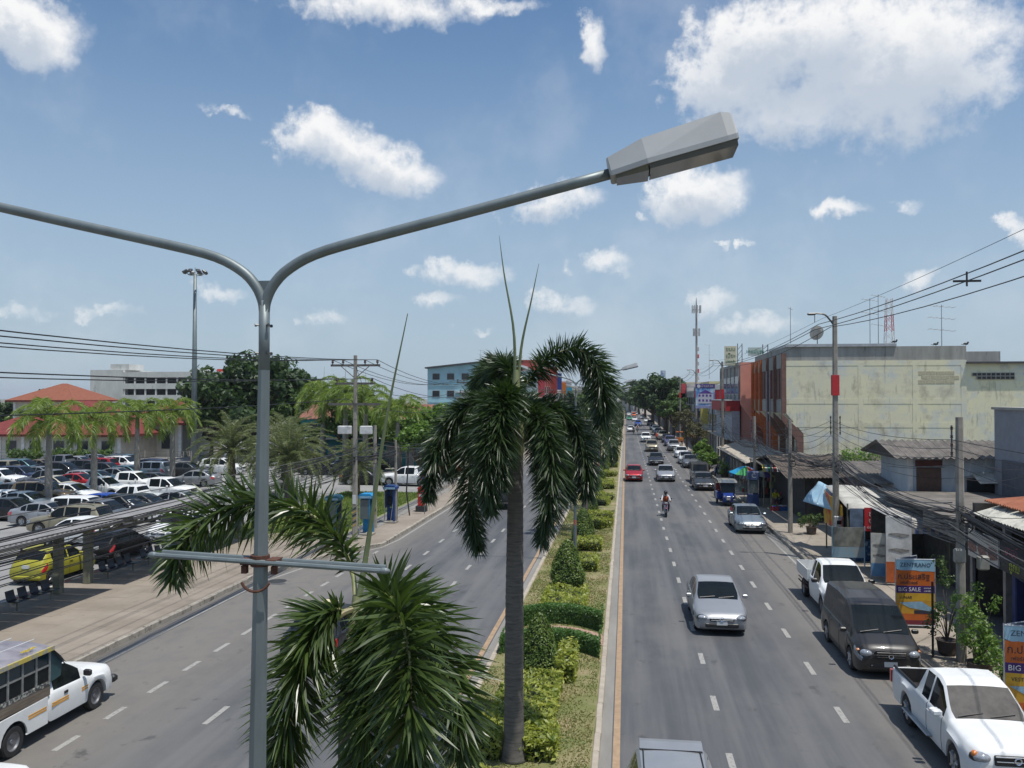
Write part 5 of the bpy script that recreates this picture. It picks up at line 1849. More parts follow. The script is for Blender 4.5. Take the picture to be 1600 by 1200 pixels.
ORD = ['first', 'second', 'third', 'fourth', 'fifth', 'sixth', 'seventh', 'eighth', 'ninth', 'tenth', 'eleventh', 'twelfth']
cr_ = random.Random(5)
for row, (X, y0, n_, nm) in enumerate(((-32.6, 46, 4, 'row nearest the shelter'), (-47.5, 60, 9, 'row behind the royal palms'), (-55.5, 66, 9, 'fourth row of the car park'), (-62, 72, 8, 'farthest row before the fence'), (-29, 86, 9, 'row behind the date palms'), (-37, 92, 8, 'far row before the teal building'))):
    for i in range(n_):
        c_, kd = cr_.choice(['white', 'silver', 'grey', 'black', 'steel', 'teal', 'navy', 'beige', 'dark', 'gold', 'brown', 'grey', 'red', 'dark']), cr_.choice(['sedan', 'sedan', 'suv', 'hatch', 'dcab', 'pickup', 'mpv'])
        car(kd, c_, X + cr_.uniform(-.3, .3), y0 + i * 2.75 + cr_.uniform(-.15, .15), Wd if cr_.random() < .6 else E, f'{c_} {NAMEN[kd].split("_")[0]} parked {ORD[i]} from the near end of the {nm}', GC)
# ------------------------------------------------------------------ bus shelters, seats, booths and poles on the left
M_CONC = mat('concrete_post', (.24, .22, .185), .9, base2=(.34, .315, .27), scale=3, bump=.3, speck=((.1, .09, .08), 3, .62))
M_SHCOL = mat('shelter_column', (.13, .13, .095), .85, base2=(.21, .21, .15), scale=3, speck=((.35, .33, .26), 5, .64))
M_SHROOF = mat('shelter_roof_sheet', (.2, .19, .185), .65, metal=.2, base2=(.34, .33, .32), scale=2, stretch=(1, .25, 1), speck=((.22, .15, .12), 2, .66))
M_SEAT = mat('navy_plastic', (.012, .016, .03), .35, var=.15)


def shelter(label, y0, y1, pillars):
    t = thing('bus_shelter', label, 'bus shelter', (-22.6, (y0 + y1) / 2, .15), 0, 'bus shelters on the left pavement')
    c = (y0 + y1) / 2
    n = int((y1 - y0) / 1.0)
    for i in range(n):                       # corrugated roof sheets, low at the back
        a, b = y0 + i * (y1 - y0) / n - c, y0 + (i + 1) * (y1 - y0) / n - c - .02
        MB().sheet((-1.3, a, 2.42), (2.35, a, 2.95), (2.35, b, 2.95), (-1.3, b, 2.42), 1, 8, .015, lambda u, v: .018 * math.cos(v * 8 * PI)).build('roof_sheet', M_SHROOF, t)
    MB().bx(2.33, 2.4, y0 - c, y1 - c, 2.82, 2.93).build('fascia', M_SHROOF, t)
    for x, z in ((-.9, 2.3), (.6, 2.52), (1.9, 2.72)):
        MB().bx(x - .04, x + .04, y0 - c, y1 - c, z - .05, z + .05).build('purlin', M_SHCOL, t)
    for y in pillars:
        MB().bevbox((0, y - c, 1.2), (.3, .3, 2.4), .02).build('pillar', M_SHCOL, t)
        MB().prism([(-1.2, 2.2), (2.2, 2.68), (2.2, 2.78), (-1.2, 2.34)], y - c - .06, y - c + .06, 'y').build('rafter', M_SHCOL, t)
        MB().tube([(.1, y - c, 1.9), (1.5, y - c, 2.6)], .035, 6).build('brace', M_SHCOL, t)
    for a, b in zip(pillars, pillars[1:]):
        for z in (2.0, 2.3):
            MB().bx(-.05, .05, a - c + .15, b - c - .15, z - .05, z + .05).build('tie_beam', M_SHCOL, t)
        for q in np.linspace(a + .8, b - .8, 5):
            MB().bx(-.03, .03, q - c - .03, q - c + .03, 2.05, 2.25).build('tie_strut', M_SHCOL, t)
    return t


shelter('near bus shelter with grey sheet roof at the left picture edge', 15.2, 31.9, (17.5, 24.5, 31.3))
shelter('second bus shelter with grey sheet roof behind the near palm frond', 32.7, 48.0, (33.2, 40.2, 47.2))


def seat_row(y0, n, label, proto=[None]):
    t = thing('seat_row', label, 'bench', (-22.15, y0, .15), 0, 'rows of seats under the bus shelters')
    MB().bx(-.04, .04, -.3, (n - 1) * .62 + .3, .34, .4).build('beam', M_SHCOL, t)
    for i in (0, n - 1):
        MB().cyl((0, i * .62, 0), (0, i * .62, .36), .03, n=8).build('leg', M_SHCOL, t)
        MB().bevbox((0, i * .62, .02), (.25, .2, .04), .01).build('foot', M_CONC, t)
    if proto[0] is None:
        k = MB()
        prof = [(.24, .4), (.22, .44), (.05, .42), (-.15, .41), (-.21, .45), (-.27, .62), (-.31, .78), (-.33, .78), (-.29, .6), (-.235, .43), (-.16, .385), (.05, .395), (.22, .41)]
        k.prism([(x, z) for x, z in prof], -.22, .22, 'y')
        proto[0] = k.mesh('seat', M_SEAT)
    for i in range(n):
        link('seat', proto[0], t, (0, i * .62, 0))


for i, (y, l) in enumerate(((20.4, 'navy seat row at the left picture edge'), (25.0, 'navy seat row left of the yellow hatchback'), (28.4, 'navy seat row in front of the yellow hatchback'), (33.9, 'navy seat row in front of the black hatchback, nearer half'), (37.0, 'navy seat row in front of the black hatchback, farther half'), (41.0, 'navy seat row by the crossbar end of the lamp'))):
    seat_row(y, 4, l)


# --- concrete utility poles
def utility_pole(name, label, loc, h, w0=.28, w1=.17, group='concrete utility poles', bands=None, square=True):
    t = thing(name, label, 'utility pole', loc, 0, group)
    k = MB()
    if square:
        V = []
        for z, w in ((0, w0), (h, w1)):
            a, b = w / 2, w / 2 * .62
            V += [(a, -b, z), (a, b, z), (b, a, z), (-b, a, z), (-a, b, z), (-a, -b, z), (-b, -a, z), (b, -a, z)]
        Fs = [(i, (i + 1) % 8, 8 + (i + 1) % 8, 8 + i) for i in range(8)] + [tuple(range(8, 16))]
        k.add(V, Fs)
    else:
        k.cyl((0, 0, 0), (0, 0, h), w0 / 2, w1 / 2, 10)
    k.build('shaft', M_CONC, t)
    return t


M_INS = mat('brown_insulator', (.045, .02, .014), .25, var=.2, coat=.4)
M_ARM = mat('crossarm', (.13, .12, .11), .8, var=.2)
M_STRY = mat('stripe_yellow', (.42, .3, .1), .8, var=.2)
M_STRB = mat('stripe_black', (.03, .03, .03), .8, var=.2)


def insulator(t, x, y, z, me=[None]):
    if me[0] is None:
        k = MB().lathe([(0, 0), (.03, 0), (.03, .06), (.085, .07), (.05, .11), (.085, .13), (.05, .17), (.07, .19), (.03, .24), (0, .25)], n=10)
        me[0] = k.mesh('insulator', M_INS, True, 40)
    link('insulator', me[0], t, (x, y, z))


POLEX = -14.75
left_poles = []
PL = [(44.9, 10.2, 'tall concrete utility pole with three crossarms and striped foot beside the telephone booths'), (80.0, 9.9, 'concrete utility pole just behind the tall palm crown on the left'), (118, 9.9, 'farther concrete utility pole on the left pavement'), (158, 9.9, 'small distant utility pole on the left pavement'), (200, 9.9, 'tiny utility pole far up the left pavement')]
for i, (Y, h, l) in enumerate(PL):
    t = utility_pole('utility_pole', l, (POLEX, Y, .15), h)
    left_poles.append(t)
    for z, xs, half in ((h - .55, (-1.3, -.7, .55, 1.25), None), (h - 1.55, (-1.05, .95), None)):
        MB().bx(-1.4 if len(xs) > 2 else -1.15, -.1, -.05, .05, z - .06, z + .06).build('crossarm', M_ARM, t)
        MB().bx(.1, 1.4 if len(xs) > 2 else 1.1, -.05, .05, z - .06, z + .06).build('crossarm', M_ARM, t)
        for x in xs:
            insulator(t, x, 0, z + .06)
    MB().bx(-1.5, 1.45, -.16, -.08, h - 2.75, h - 2.62).build('crossarm', M_ARM, t)
    for s in (-1, 1):
        MB().tube([(s * .08, -.05, h - 1.2), (s * .8, -.05, h - .6)], .025, 5).build('brace', M_ARM, t)
    MB().tube([(.05, -.08, h - .6), (.35, -.1, h - 1.4), (.55, -.1, h - 2.5)], .012, 4).build('lead_wire', M_BLACK, t)
    if i == 0:
        MB().bevbox((-.55, -.1, h - 4.1), (.75, .3, .45), .03).build('white_box', mat('white_box', (.6, .6, .58), .5), t)
        MB().bevbox((.65, -.1, h - 4.1), (.65, .3, .45), .03).build('white_box', mat('white_box', (.6, .6, .58), .5), t)
        for q in range(6):
            z = .9 + q * .18
            MB().box((0, -.136, z), (.265, .012, .085), ry=-.5).build('stripe', M_STRB if q % 2 else M_STRY, t)
        MB().bevbox((0, -.14, 2.3), (.2, .012, .5), .005).build('notice', M_PLATE, t)
p2 = utility_pole('utility_pole', 'short concrete pole with striped band between the second and third booths', (-15.05, 49.6, .15), 6.2, .24, .17)
for q in range(5):
    MB().box((0, -.118, .9 + q * .18), (.22, .012, .085), ry=-.5).build('stripe', M_STRB if q % 2 else M_STRY, p2)
utility_pole('utility_pole', 'thin plain concrete pole right of the third booth', (-14.4, 51.9, .15), 5.2, .17, .12)
lp = thing('leaning_post', 'thin dark leaning post beside the red letter box', 'post', (-14.35, 55.2, .15), 0)
MB().tube([(0, 0, 0), (-.22, 0, 1.6), (-.12, 0, 3.2), (-.1, 0, 4.6)], .05, 7).build('shaft', M_STRB, lp)


def booth(label, loc, c1, open_=False):
    t = thing('telephone_booth', label, 'telephone booth', loc, 0, 'telephone booths on the left pavement')
    m = mat('booth_' + label.split()[0], c1, .45, var=.12, scale=3)
    alu = mat('aluminium', (.5, .51, .52), .35, metal=.8, var=.1)
    MB().bevbox((0, 0, .06), (1.05, 1.05, .12), .02).build('plinth', M_CONC, t)
    for x in (-.44, .44):
        for y in (-.44, .44):
            if open_ and x > 0 and y < 0:
                MB().tube([(x * .2, y, .1), (x, y, 2.1)], .025, 6).build('post', alu, t)
                continue
            MB().bx(x - .03, x + .03, y - .03, y + .03, .12, 2.12).build('post', alu, t)
    gl = mat('booth_glass', (.09, .13, .14), .08, var=.1, coat=.3)
    for y in (.45, -.45):
        if y < 0 and open_:
            continue
        MB().bx(-.41, .41, y - .008, y + .008, .95, 2.05).build('glass_panel', gl, t)
    MB().bx(-.448, -.432, -.41, .41, .95, 2.05).build('glass_panel', gl, t)
    MB().bx(.3, .47, -.47, -.41, .12, 2.1).build('side_panel', m, t)
    MB().bx(-.47, -.2, .4, .43, .12, 2.1).build('side_panel', m, t)
    MB().bx(-.41, .41, .41, .44, .12, .9).build('kick_panel', m, t)
    MB().prism([(-.55, 2.12), (.55, 2.12), (.55, 2.27), (.4, 2.38), (-.4, 2.38), (-.55, 2.27)], -.55, .55, 'y').build('roof', m, t)
    MB().bx(-.5, .5, -.565, -.552, 2.14, 2.26).build('roof_sign', mat('booth_sign', (.25, .4, .5), .5), t)
    MB().bevbox((-.15, .3, 1.35), (.3, .18, .5), .02).build('telephone', M_BLACK, t)
    t.scale = (.74, .74, 1)
    return t


booth('teal telephone booth farthest left, partly behind the palm frond', (-16.3, 45.9, .15), (.01, .13, .19))
booth('bright-blue telephone booth beside the striped utility pole', (-14.75, 47.1, .15), (.01, .24, .5))
booth('dark-blue telephone booth with slanting post, third from the left', (-14.7, 51.9, .15), (.01, .05, .2), True)
pb = thing('letter_box', 'red pillar letter box on a black plinth by the kerb', 'letter box', (-14.05, 57.3, .15), 0)
MB().bevbox((0, 0, .2), (.72, .6, .4), .02).build('plinth', mat('black_plinth', (.03, .03, .03), .8), pb)
MR = mat('post_red', (.55, .035, .03), .45, var=.1)
MB().bevbox((0, 0, .98), (.46, .44, 1.16), .03).build('body', MR, pb)
MB().prism([(-.27, 1.56), (.27, 1.56), (.2, 1.68), (0, 1.76), (-.2, 1.68)], -.26, .26, 'y').build('cap', MR, pb)
MB().bx(-.15, .15, -.24, -.221, 1.28, 1.36).build('slot', M_BLACK, pb)
MB().bx(-.13, .13, -.232, -.222, 1.05, 1.2).build('collection_plate', M_PLATE, pb)
ns = thing('traffic_sign', 'round blue and red no-parking sign on a thin grey post', 'sign', (-13.5, 55.9, .15), 0)
MB().cyl((0, 0, 0), (0, 0, 2.75), .028, n=8).build('post', M_GALV, ns)
MB().lathe([(0, 0), (.3, 0), (.3, .015), (0, .015)], (0, -.05, 2.5), 24, 'y').build('red_disc', MR, ns)
MB().lathe([(0, 0), (.235, 0), (.235, .006), (0, .006)], (0, -.057, 2.5), 24, 'y').build('blue_disc', mat('sign_blue', (.01, .06, .32), .4), ns)
MB().box((0, -.062, 2.5), (.48, .006, .06), ry=PI / 4).build('red_bar', MR, ns)
MB().bx(-.28, .28, -.05, -.035, 1.92, 2.17).build('white_plate', M_PLATE, ns)

# --- high mast light of the car park
p = G(303, 724)
hm = thing('high_mast_light', 'tall grey high mast light with a ring of floodlights above the car park', 'light mast', (p.x, p.y, 0), 0)
hz_ = AY(307, 428, p.y).z
MB().tube([(0, 0, 0), (0, 0, hz_)], [.42, .18], 12).build('mast', M_GALV, hm, smooth=True)
th = np.linspace(0, 2 * PI, 17)
MB().tube([(math.cos(a) * .8, math.sin(a) * .8, hz_ - .1) for a in th], .05, 6).build('ring', M_GALV, hm)
for i in range(8):
    a = i / 8 * 2 * PI
    o = MB().bevbox((0, 0, 0), (.55, .5, .28), .05).build('floodlight', M_BOLT, hm, loc=(math.cos(a) * 1.25, math.sin(a) * 1.25, hz_ + .25), rz=a)
    o.rotation_euler = (0, .6, a)
    MB().tube([(math.cos(a) * .8, math.sin(a) * .8, hz_ - .1), (math.cos(a) * 1.2, math.sin(a) * 1.2, hz_ + .15)], .035, 5).build('bracket', M_GALV, hm)
MB().cyl((0, 0, hz_), (0, 0, hz_ + .8), .03, n=6).build('lightning_rod', M_GALV, hm)


# ------------------------------------------------------------------ buildings on the left
def window_y(t, x, z, w, h, y, pane_m, frame_m, proud=.06):
    o = MB().bx(x - w / 2, x + w / 2, y - proud, y + .02, z - h / 2, z + h / 2).build('window', frame_m, t)
    MB().bx(x - w / 2 + .07, x + w / 2 - .07, y - proud - .012, y - proud + .01, z - h / 2 + .07, z + h / 2 - .07).build('pane', pane_m, o)


def window_x(t, y, z, w, h, x, s, pane_m, frame_m, proud=.06):
    o = MB().bx(min(x, x + s * proud) - .01, max(x, x + s * proud) + .01, y - w / 2, y + w / 2, z - h / 2, z + h / 2).build('window', frame_m, t)
    xa = x + s * (proud + .01)
    MB().bx(xa - .012, xa + .012, y - w / 2 + .07, y + w / 2 - .07, z - h / 2 + .07, z + h / 2 - .07).build('pane', pane_m, o)


M_WINDK = mat('window_dark', (.03, .035, .04), .15, var=.2, coat=.2)
M_WFR = mat('window_frame_grey', (.35, .35, .34), .6)
M_REDROOF = mat('red_roof_tile', (.14, .02, .018), .8, base2=(.19, .034, .027), scale=2)
M_ORROOF = mat('orange_roof_tile', (.2, .06, .03), .8, base2=(.25, .085, .045), scale=2)
M_CREAM = mat('cream_wall', (.5, .47, .4), .85, var=.12, scale=1.2)


def hip_house(label, x0, x1, y0, y1, ze, zr, roof_m, overhang=.9, wall_z=None):
    cx, cy = (x0 + x1) / 2, (y0 + y1) / 2
    t = thing('tiled_house', label, 'building', (cx, cy, 0), 0, 'red-roofed buildings behind the car park')
    hx, hy = (x1 - x0) / 2, (y1 - y0) / 2
    MB().bx(-hx, hx, -hy, hy, 0, ze).build('wall', M_CREAM, t)
    ox, oy = hx + overhang, hy + overhang
    rl = max(ox - oy, .5)
    planes = [((-ox, -oy, ze), (ox, -oy, ze), (rl, 0, zr), (-rl, 0, zr)), ((ox, oy, ze), (-ox, oy, ze), (-rl, 0, zr), (rl, 0, zr)), ((ox, -oy, ze), (ox, oy, ze), (rl, 0, zr), (rl, 0, zr)), ((-ox, oy, ze), (-ox, -oy, ze), (-rl, 0, zr), (-rl, 0, zr))]
    for a, b, c, d in planes:
        L_ = (Vector(b) - Vector(a)).length
        MB().sheet(a, b, c, d, max(4, int(L_ * 2)), 12, .06, lambda u, v: .05 * ((v * 12) % 1 < .5)).build('roof_slope', roof_m, t)
    MB().bx(-ox, ox, -oy + .02, oy - .02, ze - .25, ze - .02).build('eave_board', M_REDROOF, t)
    n = int((x1 - x0) / 3.2)
    for i in range(n + 1):
        x = -hx + .3 + i * (2 * hx - .6) / n
        MB().bx(x - .22, x + .22, -hy - .12, -hy - .003, 0, ze - .25).build('pilaster', mat('white_pilaster', (.66, .65, .62), .8), t)
        if i < n:
            xm = x + (2 * hx - .6) / n / 2
            window_y(t, xm, ze * .5, 1.6, ze * .55, -hy, M_WINDK, M_WFR)
    return t


a = AY(-40, 690, 100)
b = AY(190, 690, 100)
hip_house('long red-roofed cream building behind the royal palms', a.x, b.x, 100, 116, 3.3, 7.6, M_REDROOF)
a, b = AY(195, 690, 108), AY(285, 690, 108)
hip_house('shorter red-roofed building right of the long one, beside the high mast', a.x, b.x, 108, 119, 4.6, 7.6, M_REDROOF)
a, b = AY(20, 690, 135), AY(110, 690, 135)
hip_house('orange-roofed building behind the long red roof', a.x, b.x, 135, 147, 7.6, 10.6, M_ORROOF)
# wire fence and hedge before it
fe = thing('wire_fence', 'grey post-and-wire fence in front of the red-roofed buildings', 'fence', (0, 96, 0), 0)
for i in range(15):
    x = -85 + i * 3
    MB().bx(x - .05, x + .05, -.05, .05, 0, 1.6).build('post', M_CONC, fe)
for z in (.4, .8, 1.2, 1.55):
    MB().tube([(-85, -.03, z), (-43, -.03, z)], .012, 4).build('wire', M_BOLT, fe)
for i, (px, w) in enumerate(((115, 4.5), (150, 3.5), (70, 4), (35, 3.5))):
    q = AY(px, 700, 94.5)
    rs = np.random.default_rng(400 + i)
    t = thing('garden_shrub', ['green shrub before the fence below the third royal palm', 'green shrub before the fence left of the darker royal palm', 'green shrub before the fence between the left royal palms', 'green shrub before the fence at the left palm'][i], 'shrub', (q.x, 94.5, 0), 0, 'shrubs before the wire fence')
    C = np.stack((rs.uniform(-w / 2, w / 2, 14), rs.uniform(-.6, .6, 14), rs.uniform(.4, 1.5, 14)), 1)
    V, Q = leaf_cloud(C, np.full(14, .6), 60, .18, rs)
    link('foliage', raw_mesh('foliage', V, quad=Q, mats=LEAFM['mid']), t)
    MB().cyl((0, 0, 0), (0, 0, .8), .06, n=6).build('stem', M_BARK, t)

# large white concrete building with open floors
Yw = 215
a, b = AY(141, 600, Yw), AY(345, 600, Yw)
wb_ = thing('concrete_building', 'big weathered white concrete building with open dark floors behind the red roofs', 'building', (a.x, Yw, 0), 0)
M_WC = mat('white_concrete', (.5, .5, .47), .9, base2=(.66, .66, .63), scale=.35, speck=((.2, .2, .19), .5, .6), stretch=(1, 1, .35))
wid = b.x - a.x
zt = AY(160, 578, Yw).z
x1 = AY(192, 600, Yw).x - a.x
MB().bx(0, x1, 0, 16, 0, zt).build('stair_tower', M_WC, wb_)
MB().bx(x1 * .55, x1 * 1.12, 1, 8, zt, zt + 1.6).build('tank_room', M_WC, wb_)
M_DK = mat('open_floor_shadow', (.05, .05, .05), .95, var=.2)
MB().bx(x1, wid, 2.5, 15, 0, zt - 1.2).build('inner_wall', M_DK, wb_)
nf = 5
for i in range(nf):
    z = zt * (i + 1) / nf - .6
    MB().bx(x1 + .003, wid, 0, 15.5, z - 1.5, z).build('floor_slab', M_WC, wb_)
nb = 9
for i in range(nb + 1):
    x = x1 + .3 + (wid - x1 - .6) * i / nb
    MB().bx(x - .18, x + .18, .1, .5, 0, zt - .8).build('column', M_WC, wb_)
MB().bx(wid * .74, wid * .82, 3, 8, zt - .6, zt + .4).build('roof_block', M_WC, wb_)
MB().bx(wid * .93, wid * 1.05, 3, 8, zt - .6, zt + .2).build('red_sign', MR, wb_)

# teal building with rusty roof
Yt = 96
a, b = AY(470, 680, Yt), AY(660, 680, Yt)
tb = thing('teal_building', 'teal painted building with rusty red sheet roof behind the utility pole', 'building', (a.x, Yt, 0), 0)
M_TEAL = mat('teal_wall', (.02, .2, .23), .7, base2=(.03, .28, .31), scale=1)
wid = b.x - a.x
ztop = AY(600, 655, Yt).z
MB().bx(0, wid, 0, 9, 0, ztop).build('wall', M_TEAL, tb)
MB().bx(-.3, wid + .2, -1.6, 0, 3.2, 3.35).build('canopy', mat('white_sheet', (.65, .65, .63), .6), tb)
M_RUSTR = mat('rusty_roof', (.13, .045, .03), .85, base2=(.27, .13, .085), scale=1.6, stretch=(1, .1, 1), lo=.3, hi=.7)
nsh = 12
for i in range(nsh):
    x0, x1_ = -.4 + i * (wid + .8) / nsh, -.4 + (i + 1) * (wid + .8) / nsh - .02
    MB().sheet((x0, -.5, ztop), (x1_, -.5, ztop), (x1_, 5, ztop + 1.7), (x0, 5, ztop + 1.7), 6, 1, .03, lambda u, v: .03 * math.cos(u * 6 * PI)).build('roof_sheet', M_RUSTR, tb)
for i in range(6):
    window_y(tb, 1.5 + i * (wid - 3) / 5, 4.6, 1.2, .9, 0, M_WINDK, M_WFR)
    MB().bx(1.0 + i * (wid - 3) / 5, 2.0 + i * (wid - 3) / 5, -.03, .05, 0, 2.4).build('door', M_WFR, tb)

# light blue house block
Yb = 150
a, b = AY(668, 600, Yb), AY(785, 600, Yb)
lb = thing('apartment_block', 'light blue four-storey block with slanted dark roof edge behind the tall palm', 'building', (a.x, Yb, 0), 0)
M_LB = mat('light_blue_wall', (.33, .52, .57), .8, var=.1, scale=.6)
wid = b.x - a.x
z0, z1 = AY(670, 576, Yb).z, AY(785, 563, Yb).z
MB().prism([(0, 0), (wid, 0), (wid, z1), (0, z0)], 0, 13, 'y').build('wall', M_LB, lb)
MB().prism([(-.4, z0), (wid + .4, z1 + .05), (wid + .4, z1 + .3), (-.4, z0 + .25)], -.6, 13.5, 'y').build('roof_edge', mat('roof_edge_dark', (.07, .07, .075), .7), lb)
for zz in (4, 7.3, 10.4):
    MB().bx(0, wid, -.12, -.004, zz - .12, zz + .12).build('floor_band', M_LB, lb)
for i in range(5):
    x = 1.6 + i * (wid - 3) / 4
    for zz in (5.6, 8.8, 11.9):
        window_y(lb, x, zz, 1.4, 1.2, 0, M_WINDK, M_WFR)
MB().bx(wid * .38, wid * .72, -1.0, -.01, 9.0, 9.2).build('balcony_awning', mat('white_sheet', (.65, .65, .63), .6), lb)
MB().bx(wid * .4, wid * .72, -.9, -.8, 7.4, 8.3).build('balcony_rail', M_WFR, lb)


def tv_antenna(label, loc, h, s=1.0, n=2, group='rooftop aerials'):
    t = thing('roof_aerial', label, 'aerial', loc, 0, group)
    m = mat('aerial_metal', (.2, .2, .21), .5, metal=.5)
    MB().cyl((0, 0, 0), (0, 0, h), .03, .02, 6).build('mast', m, t)
    for k in range(n):
        z = h - .15 - k * h * .27
        MB().tube([(-.7 * s, 0, z + .1), (.7 * s, 0, z - .1)], .018, 5).build('boom', m, t)
        for q in np.linspace(-.65, .65, 5):
            MB().tube([(q * s, -.35 * s, z - q * .14), (q * s, .35 * s, z - q * .14)], .012, 4).build('element', m, t)
    return t


for px, py, l in ((751, 548, 'left thin aerial on the light blue block'), (764, 548, 'right thin aerial on the light blue block')):
    q = AY(px, py, Yb + 3)
    tv_antenna(l, (q.x, Yb + 3, z0 + .9), q.z - z0 - .7, .8, 2)


# ------------------------------------------------------------------ shophouse rows
def shophouse(label, X, s, y0, y1, depth, h, wall_c, floors=3, sign=None, group=None, sheet_c=None, name='shophouse', ground_open=True):
    """facade in the plane X, open side towards s (+1: faces +X, -1: faces -X)"""
    t = thing(name, label, 'building', (X, (y0 + y1) / 2, 0), 0, group)
    hy = (y1 - y0) / 2
    w = mat('wall_' + '_'.join('%d' % (c * 100) for c in wall_c), wall_c, .85, var=.14, scale=.7, speck=(tuple(c * .45 for c in wall_c), .9, .62), stretch=(1, 1, .4))
    xa, xb = sorted((-.002 * s, -s * depth))
    MB().bx(xa, xb, -hy, hy, 3.4, h).build('wall', w, t)
    xa2, xb2 = sorted((-s * 1.2, -s * depth))
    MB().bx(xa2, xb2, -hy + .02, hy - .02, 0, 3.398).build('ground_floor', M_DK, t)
    MB().bx(min(0, s * 1.4), max(0, s * 1.4), -hy + .05, hy - .05, 3.3, 3.45).build('awning', mat('awning_' + label.split()[0], sheet_c or (.4, .38, .34), .7, var=.2), t)
    MB().bx(xa - .1, xb + .1, -hy - .05, hy + .05, h, h + .35).build('parapet', w, t)
    nb_ = max(1, round((y1 - y0) / 4))
    for i in range(nb_):
        yc = -hy + (i + .5) * 2 * hy / nb_
        for f in range(floors):
            zc = 3.6 + (h - 3.8) * (f + .5) / floors
            window_x(t, yc, zc, min(2.8, 2 * hy / nb_ - .8), (h - 3.8) / floors * .55, 0, s, M_WINDK, M_WFR)
    for i in range(nb_ + 1):
        yc = -hy + i * 2 * hy / nb_
        yc = min(max(yc, -hy + .15), hy - .15)
        MB().bx(min(-.3 * s, .12 * s), max(-.3 * s, .12 * s), yc - .14, yc + .14, 0, h - .02).build('column', w, t)
    if sign:
        sc_, z0_, z1_, wd, yy = sign
        MB().bx(min(.2 * s, wd * s), max(.2 * s, wd * s), yy - .12, yy + .12, z0_, z1_).build('hanging_sign', mat('sign_%d%d%d' % tuple(int(c * 100) for c in sc_), sc_, .5, var=.12), t)
    return t


gl_ = 'shophouses along the left pavement'
LS = [(162, 172, 13, (.35, .42, .42), ((.45, .05, .06), 8, 13, 1.5, -4.8), 'pale shophouse with a tall red hanging sign on the left pavement'), (172.3, 190, 15.5, (.33, .06, .05), ((.5, .42, .38), 6, 9, 1.3, -8.8), 'brick-red shophouse behind the arched palm frond'), (190.3, 204, 14.5, (.45, .2, .12), ((.35, .05, .04), 9, 15, 1.6, -6.8), 'orange-brown shophouse on the left row'),
      (204.3, 222, 13.5, (.5, .5, .48), ((.02, .06, .25), 10, 14, 1.6, -8.8), 'white shophouse with a dark blue hanging sign and green roof sign'), (222.3, 240, 12, (.55, .15, .03), ((.6, .17, .02), 3.5, 12, 1.4, -8.8), 'orange fronted shophouse with a tall orange sign'), (240.3, 265, 12.5, (.42, .43, .45), ((.02, .3, .45), 7, 11, 1.8, -12), 'grey shophouse with a cyan hanging sign'),
      (265.3, 300, 11.5, (.5, .45, .36), ((.55, .55, .53), 7, 9.5, 1.8, -17), 'cream far shophouse on the left row'), (300.3, 350, 12, (.4, .38, .37), None, 'grey far shophouse on the left row'), (350.3, 420, 11, (.5, .48, .44), None, 'farthest pale shophouse on the left row')]
for y0, y1, h, c, sg, l in LS:
    t = shophouse(l, -17.0, 1, y0, y1, 12, h, c, 3, sg, gl_)
    if 'dark blue hanging' in l:
        MB().bx(-4.5, -.5, -8.9, -8.7, h + .4, h + 1.9).build('roof_sign', mat('green_sign', (.16, .38, .06), .6), t)

# buildings closing the far end
def far_block(label, px0, px1, ytop, Y, c, nwx=3, nwz=2, roof=None):
    a, b = AY(px0, ytop, Y), AY(px1, ytop, Y)
    t = thing('far_building', label, 'building', (a.x, Y, 0), 0, 'distant buildings closing the street')
    w = mat('far_wall_' + label.split()[0] + str(px0), c, .9, var=.1, scale=.2)
    wid = b.x - a.x
    MB().bx(0, wid, 0, 14, 0, a.z).build('wall', w, t)
    for i in range(nwx):
        for j in range(nwz):
            window_y(t, wid * (i + .5) / nwx, a.z * (.55 + .35 * j / max(1, nwz - 1)) - .4, wid / nwx * .5, 1.5, 0, M_WINDK, M_WFR)
    MB().bx(-.4, wid + .4, -.4, 14.4, a.z, a.z + .8).build('roof', mat('far_roof_' + (roof or 'grey'), (.1, .1, .1) if roof == 'dark' else (.4, .4, .4), .8), t)
    return t


far_block('white three-storey building with dark roof closing the street', 992, 1014, 613, 560, (.62, .63, .65), 3, 2, 'dark')
far_block('pale low building left of the white street-end one', 966, 990, 617, 540, (.5, .5, .46), 3, 2)
far_block('beige block right of the white street-end building', 1014, 1024, 612, 600, (.5, .42, .35), 2, 2)
far_block('cream block at the right above the far trees', 1024, 1040, 608, 480, (.55, .53, .5), 2, 2)
for px, py0, py1, Y, l, c in ((1036, 579, 604, 420, 'tall white and blue post sign far above the right shops', (.5, .55, .6)), (1004, 596, 614, 500, 'small post sign above the white street-end building', (.35, .4, .45))):
    a, b = AY(px, py0, Y), AY(px, py0 + 10, Y)
    t = thing('post_sign', l, 'sign', (a.x, Y, 0), 0)
    MB().cyl((0, 0, 0), (0, 0, a.z), .3, n=8).build('post', M_GALV, t)
    MB().bx(-1.2, 1.2, -.3, .3, b.z, a.z).build('panel', mat('post_sign_' + str(px), c, .5, base2=(.05, .12, .3), scale=.8), t)
# ------------------------------------------------------------------ right-hand buildings
M_YWALL = bpy.data.materials.new('peeling_yellow_wall')


